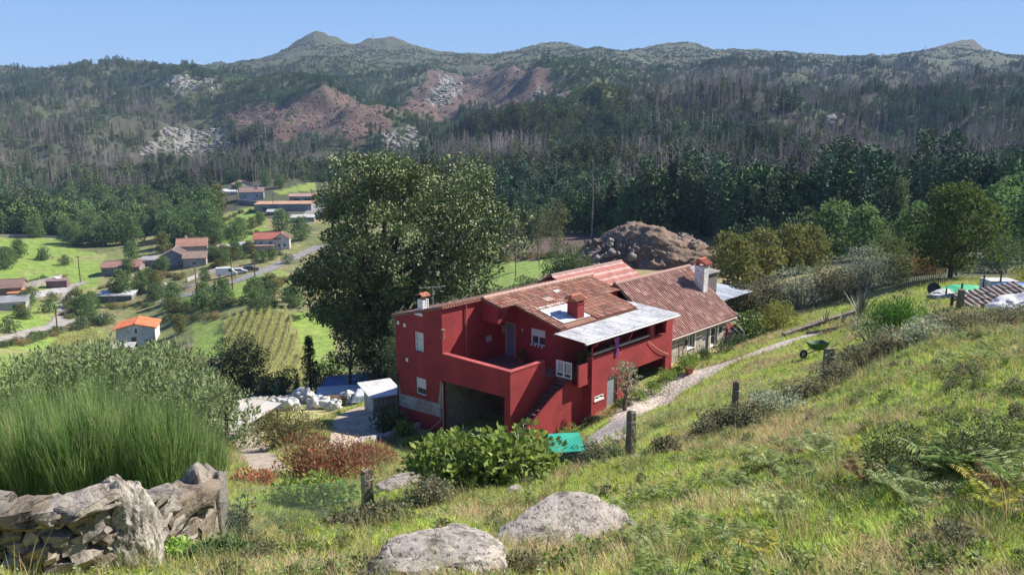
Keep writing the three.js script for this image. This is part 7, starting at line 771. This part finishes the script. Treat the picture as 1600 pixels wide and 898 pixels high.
{ const F = { green: [1, 2, 3].map(s => fernGeo(s, [[0.22, 0.32, 0.08], [0.28, 0.37, 0.11], [0.33, 0.40, 0.15]])), yellow: [4, 5].map(s => fernGeo(s, [[0.68, 0.62, 0.06], [0.50, 0.52, 0.08], [0.58, 0.48, 0.09]], 6, 0.55)), pale: [6, 7].map(s => fernGeo(s, [[0.40, 0.47, 0.20], [0.33, 0.41, 0.16]], 8, 0.7)), brown: [8].map(s => fernGeo(s, [[0.32, 0.14, 0.07], [0.26, 0.16, 0.08]], 8, 0.6)) };
  const words = { green: 'green fern', yellow: 'yellow fern', pale: 'pale green fern', brown: 'rust brown fern' }; let i = 0;
  for (const [k, px, py, s, l] of [['green', 1470, 745, 1.15, 'arching at the left of the dark bramble mound'], ['green', 1500, 738, 1.25, 'tallest over the bramble mound'], ['green', 1535, 748, 1.1, 'in front of the second bramble mound'], ['pale', 1560, 735, 1.1, 'right of the second bramble mound'], ['pale', 1400, 770, 0.9, 'below the rust brown fern'], ['brown', 1350, 755, 0.9, 'left of the bramble mounds'], ['yellow', 1452, 705, 0.8, 'on top of the dark bramble mound'], ['yellow', 1530, 770, 0.9, 'lowest before the mounds'], ['yellow', 1555, 800, 0.8, 'near the right edge below the mounds'], ['green', 1590, 770, 1.0, 'at the right edge of the picture'], ['pale', 1420, 790, 0.8, 'second below the mounds'], ['green', 1240, 760, 0.9, 'in the grass right of the dark flat rock'], ['pale', 1200, 735, 0.9, 'in the mid slope grass'], ['pale', 1280, 715, 0.9, 'on the slope left of the bramble mounds'], ['yellow', 1190, 790, 0.6, 'beside the dark flat rock'], ['yellow', 1185, 870, 0.75, 'near the bottom edge of the picture'], ['pale', 1030, 880, 0.7, 'right of the broad pale boulder'], ['green', 1110, 850, 0.7, 'below the dark flat rock'], ['yellow', 1330, 700, 0.6, 'high on the right slope'], ['pale', 1215, 810, 0.8, 'in tall grass below the slope'], ['yellow', 345, 790, 0.6, 'growing behind the standing slabs'], ['green', 140, 892, 0.6, 'at the foot of the stone wall'], ['yellow', 158, 775, 0.5, 'behind the wall top'], ['brown', 1560, 770, 0.8, 'between yellow ferns at the right']]) { const vs = F[k], t = thing('fern', words[k] + ' ' + l, 'fern', GP(px, py).add(V3(0, 0.02, 0)), i * 1.3); t.scale.setScalar(s * 1.12); mesh('fronds', vs[i++ % vs.length], M.leaf, t); } }
{ // bracken and leafy weeds through the slope, too many to count
  const list = [[], [], []], L2 = [[], []]; reseed(808); for (let k = 0; k < 9000; k++) { const d = Math.sqrt(rr(5 ** 2, 30 ** 2)), x = rr(-0.6, 0.86) * d, z = -d, n = fbm(x * 0.33 + 7, z * 0.33, 61, 3), right = smooth(-0.1, 0.35, x / d); if (x / d < 0.1 && d > 17) continue; if (n > 0.1 && rnd() < 0.3 * right + 0.04) list[rnd() < 0.5 ? 0 : rnd() < 0.7 ? 1 : 2].push([x, groundY(x, z), z, rr(0, 6.28), rr(0.35, 0.85), rr(0.4, 0.9), rr(-0.15, 0.15), rr(-0.15, 0.15)]); else if (fbm(x * 0.5, z * 0.5, 71, 3) > 0.06 && rnd() < 0.28) L2[rnd() < 0.6 ? 0 : 1].push([x, groundY(x, z), z, rr(0, 6.28), rr(0.5, 1.3), rr(0.4, 1.2)]); }
  const G1 = new THREE.Group(); G1.name = numbered('bracken'); kind(tag(G1, 'small green, yellow and brown bracken scattered through the slope', 'bracken'), 'stuff'); scene.add(G1); [fernGeo(21, [[0.24, 0.34, 0.09], [0.32, 0.40, 0.13]], 8, 0.6), fernGeo(22, [[0.48, 0.46, 0.10], [0.36, 0.40, 0.10]], 6, 0.5), fernGeo(23, [[0.34, 0.20, 0.10], [0.40, 0.28, 0.14]], 7, 0.5)].forEach((g, i) => instanced('fronds', g, M.leaf, list[i], () => { const v = rr(0.8, 1.25); return [v, v, v]; }, G1));
  const G2 = new THREE.Group(); G2.name = numbered('slope_weeds'); kind(tag(G2, 'leafy and twiggy weed clumps scattered through the slope', 'weeds'), 'stuff'); scene.add(G2); [[[0.20, 0.28, 0.07], [0.26, 0.33, 0.09], [0.15, 0.21, 0.05]], [[0.28, 0.27, 0.15], [0.22, 0.19, 0.12], [0.17, 0.20, 0.09]]].forEach((c, i) => { reseed(900 + i); const L = new Leaves(); for (let k = 0; k < 5; k++) L.clump(rr(-0.12, 0.12), rr(0.06, 0.2), rr(-0.12, 0.12), 0.11, 0.1, 0.11, 46, 0.055, 0.028, c, { up: 0.4 }); for (let k = 0; k < 10; k++) L.blade(rr(-0.1, 0.1), 0, rr(-0.1, 0.1), rr(0, 6.28), rr(0.1, 0.5), rr(0.2, 0.42), 0.008, 0.30, 0.24, 0.14, 3, 0.3); instanced('clumps', L.geo(), M.leaf, L2[i], () => { const v = rr(0.75, 1.25); return [v, v, v]; }, G2); });
  console.log('weeds', list.map(l => l.length), L2.map(l => l.length));
}
// ---------------------------------------------------------------- grass and weeds
{ const tuft = (sd, n, l0, l1, w, cols, sp, curl = 0.9) => { reseed(sd); const L = new Leaves(); for (let k = 0; k < n; k++) { const a = rr(0, 6.28), q = rnd() * sp, c = pick(cols), v = rr(0.8, 1.2); L.blade(Math.cos(a) * q, -0.02, Math.sin(a) * q, a + rr(-1, 1), rr(0.05, 0.7), rr(l0, l1), w * rr(0.7, 1.3), c[0] * v, c[1] * v, c[2] * v, 3, rr(0.1, curl)); } return L; };
  const B = (a, f) => a.map(c => c.map(v => v * f)), GR = B([[0.22, 0.30, 0.045], [0.18, 0.27, 0.04], [0.31, 0.37, 0.06]], 1.95), DR = B([[0.42, 0.34, 0.19], [0.36, 0.29, 0.16], [0.48, 0.40, 0.25], [0.30, 0.26, 0.12]], 1.4), PK = B([[0.40, 0.28, 0.21], [0.34, 0.24, 0.18], [0.44, 0.35, 0.24]], 1.3), MX = B([[0.22, 0.26, 0.08], [0.36, 0.31, 0.15], [0.17, 0.20, 0.06]], 1.65);
  const weed = (sd, cols, n, l, h) => { reseed(sd); const L = new Leaves(); for (let k = 0; k < n; k++) { const a = rr(0, 6.28), y = rnd() * h, c = pick(cols), v = rr(0.8, 1.25); L.leaf(rr(-0.03, 0.03), y, rr(-0.03, 0.03), Math.cos(a), rr(0.1, 0.8), Math.sin(a), l * rr(0.6, 1.2), l * 0.45, c[0] * v, c[1] * v, c[2] * v, 0.08); } return L.geo(); };
  const kinds = { green: [tuft(1, 26, 0.05, 0.13, 0.010, GR, 0.12).geo(), tuft(2, 26, 0.06, 0.15, 0.010, GR.concat(MX), 0.13).geo()], mixed: [tuft(3, 22, 0.08, 0.19, 0.009, MX, 0.12).geo(), tuft(4, 22, 0.08, 0.2, 0.009, MX.concat(DR), 0.13).geo()], dry: [tuft(5, 18, 0.1, 0.24, 0.007, DR, 0.12, 1.3).geo(), tuft(6, 16, 0.1, 0.24, 0.007, PK, 0.12, 1.2).geo()], tall: [tuft(7, 12, 0.3, 0.55, 0.008, DR.concat(MX), 0.08, 0.8).geo()], weed: [weed(8, [[0.26, 0.38, 0.08], [0.36, 0.46, 0.11], [0.20, 0.29, 0.07]], 30, 0.06, 0.10), weed(9, [[0.32, 0.36, 0.17], [0.40, 0.43, 0.22]], 34, 0.05, 0.18)], mat: [tuft(10, 26, 0.04, 0.09, 0.012, DR.concat(PK), 0.18, 1.4).geo()] };
  const out = {}; for (const k in kinds) out[k] = kinds[k].map(() => []);
  reseed(555); const pathP = ribbon([[905, 706], [940, 680], [985, 652], [1030, 622], [1080, 595], [1130, 572], [1185, 552], [1240, 532], [1300, 514]].map(a => GP(...a, 24)), [3.4, 1.3]), yardP = landPoly([505, 700, 520, 655, 560, 636, 612, 632, 618, 656, 590, 690, 540, 715], 24), trackP = ribbon([[375, 650], [385, 680], [400, 712], [425, 740]].map(a => GP(...a, 20)), 1.5);
  for (let k = 0; k < 320000; k++) { const d = Math.sqrt(rr(4.5 ** 2, 62 ** 2)), x = rr(-0.86, 0.86) * d, z = -d; const keep = d < 14 ? 1 : d < 26 ? 0.85 : lerp(0.6, 0.25, smooth(26, 60, d)); if (rnd() > keep) continue; if (d > 40 && x < -12) continue;
    const rx = x - P0.x, rz = z - P0.z, v = rx * hv.x + rz * hv.z, u = rx * hu.x + rz * hu.z; if (v > -5.3 && v < 17.5 && u > -0.25 && u < 11.2) continue; if (inPoly(x, z, pathP) || inPoly(x, z, yardP) || inPoly(x, z, trackP)) continue;
    const n = fbm(x * 0.28, z * 0.28, 1, 3) - 0.14, m = fbm(x * 0.9 + 5, z * 0.9, 7, 2), q = rnd(); let t = n < -0.08 ? (q < 0.8 ? 'green' : q < 0.88 ? 'weed' : 'mixed') : n < 0.08 ? (q < 0.4 ? 'mixed' : q < 0.62 ? 'green' : q < 0.84 ? 'dry' : q < 0.91 ? 'weed' : 'mat') : (q < 0.45 ? 'dry' : q < 0.7 ? 'mixed' : q < 0.9 ? 'mat' : 'weed'); if (m > 0.16 && q > 0.8 && d < 32) t = 'tall'; if (m < -0.2 && q < 0.5) t = 'mat';
    const s = rr(0.75, 1.35) * lerp(1, 1.9, smooth(15, 45, d)) * (d > 34 ? 0.75 : 1), a = out[t]; a[Math.floor(rnd() * a.length)].push([x, groundY(x, z), z, rr(0, 6.28), s * 1.15, s * rr(0.75, 1.2), rr(-0.1, 0.1), rr(-0.1, 0.1)]); }
  const lb = { green: ['green_grass', 'short green grass covering the foreground slope', 'grass'], mixed: ['meadow_grass', 'mixed green and straw coloured grass on the foreground slope', 'grass'], dry: ['dry_grass', 'dry straw and pinkish grass in patches on the slope', 'grass'], tall: ['seed_grass', 'taller seeding grass scattered over the slope', 'grass'], weed: ['ground_weeds', 'small leafy weeds growing through the grass', 'weeds'], mat: ['withered_grass', 'flattened withered grass on the bare patches', 'grass'] };
  let N = 0; for (const k in kinds) { const Gp = new THREE.Group(); Gp.name = numbered(lb[k][0]); kind(tag(Gp, lb[k][1], lb[k][2]), 'stuff'); scene.add(Gp); kinds[k].forEach((g, i) => { N += out[k][i].length; instanced('tufts', g, M.leaf, out[k][i], a => { const w = 1 + 0.5 * fbm(a[0] * 0.5, a[2] * 0.5, 11, 2), y = rr(0.85, 1.2); return [w * y, w, w * 0.95]; }, Gp); }); }
  console.log('grass', N);
}
renderer.render(scene, camera);
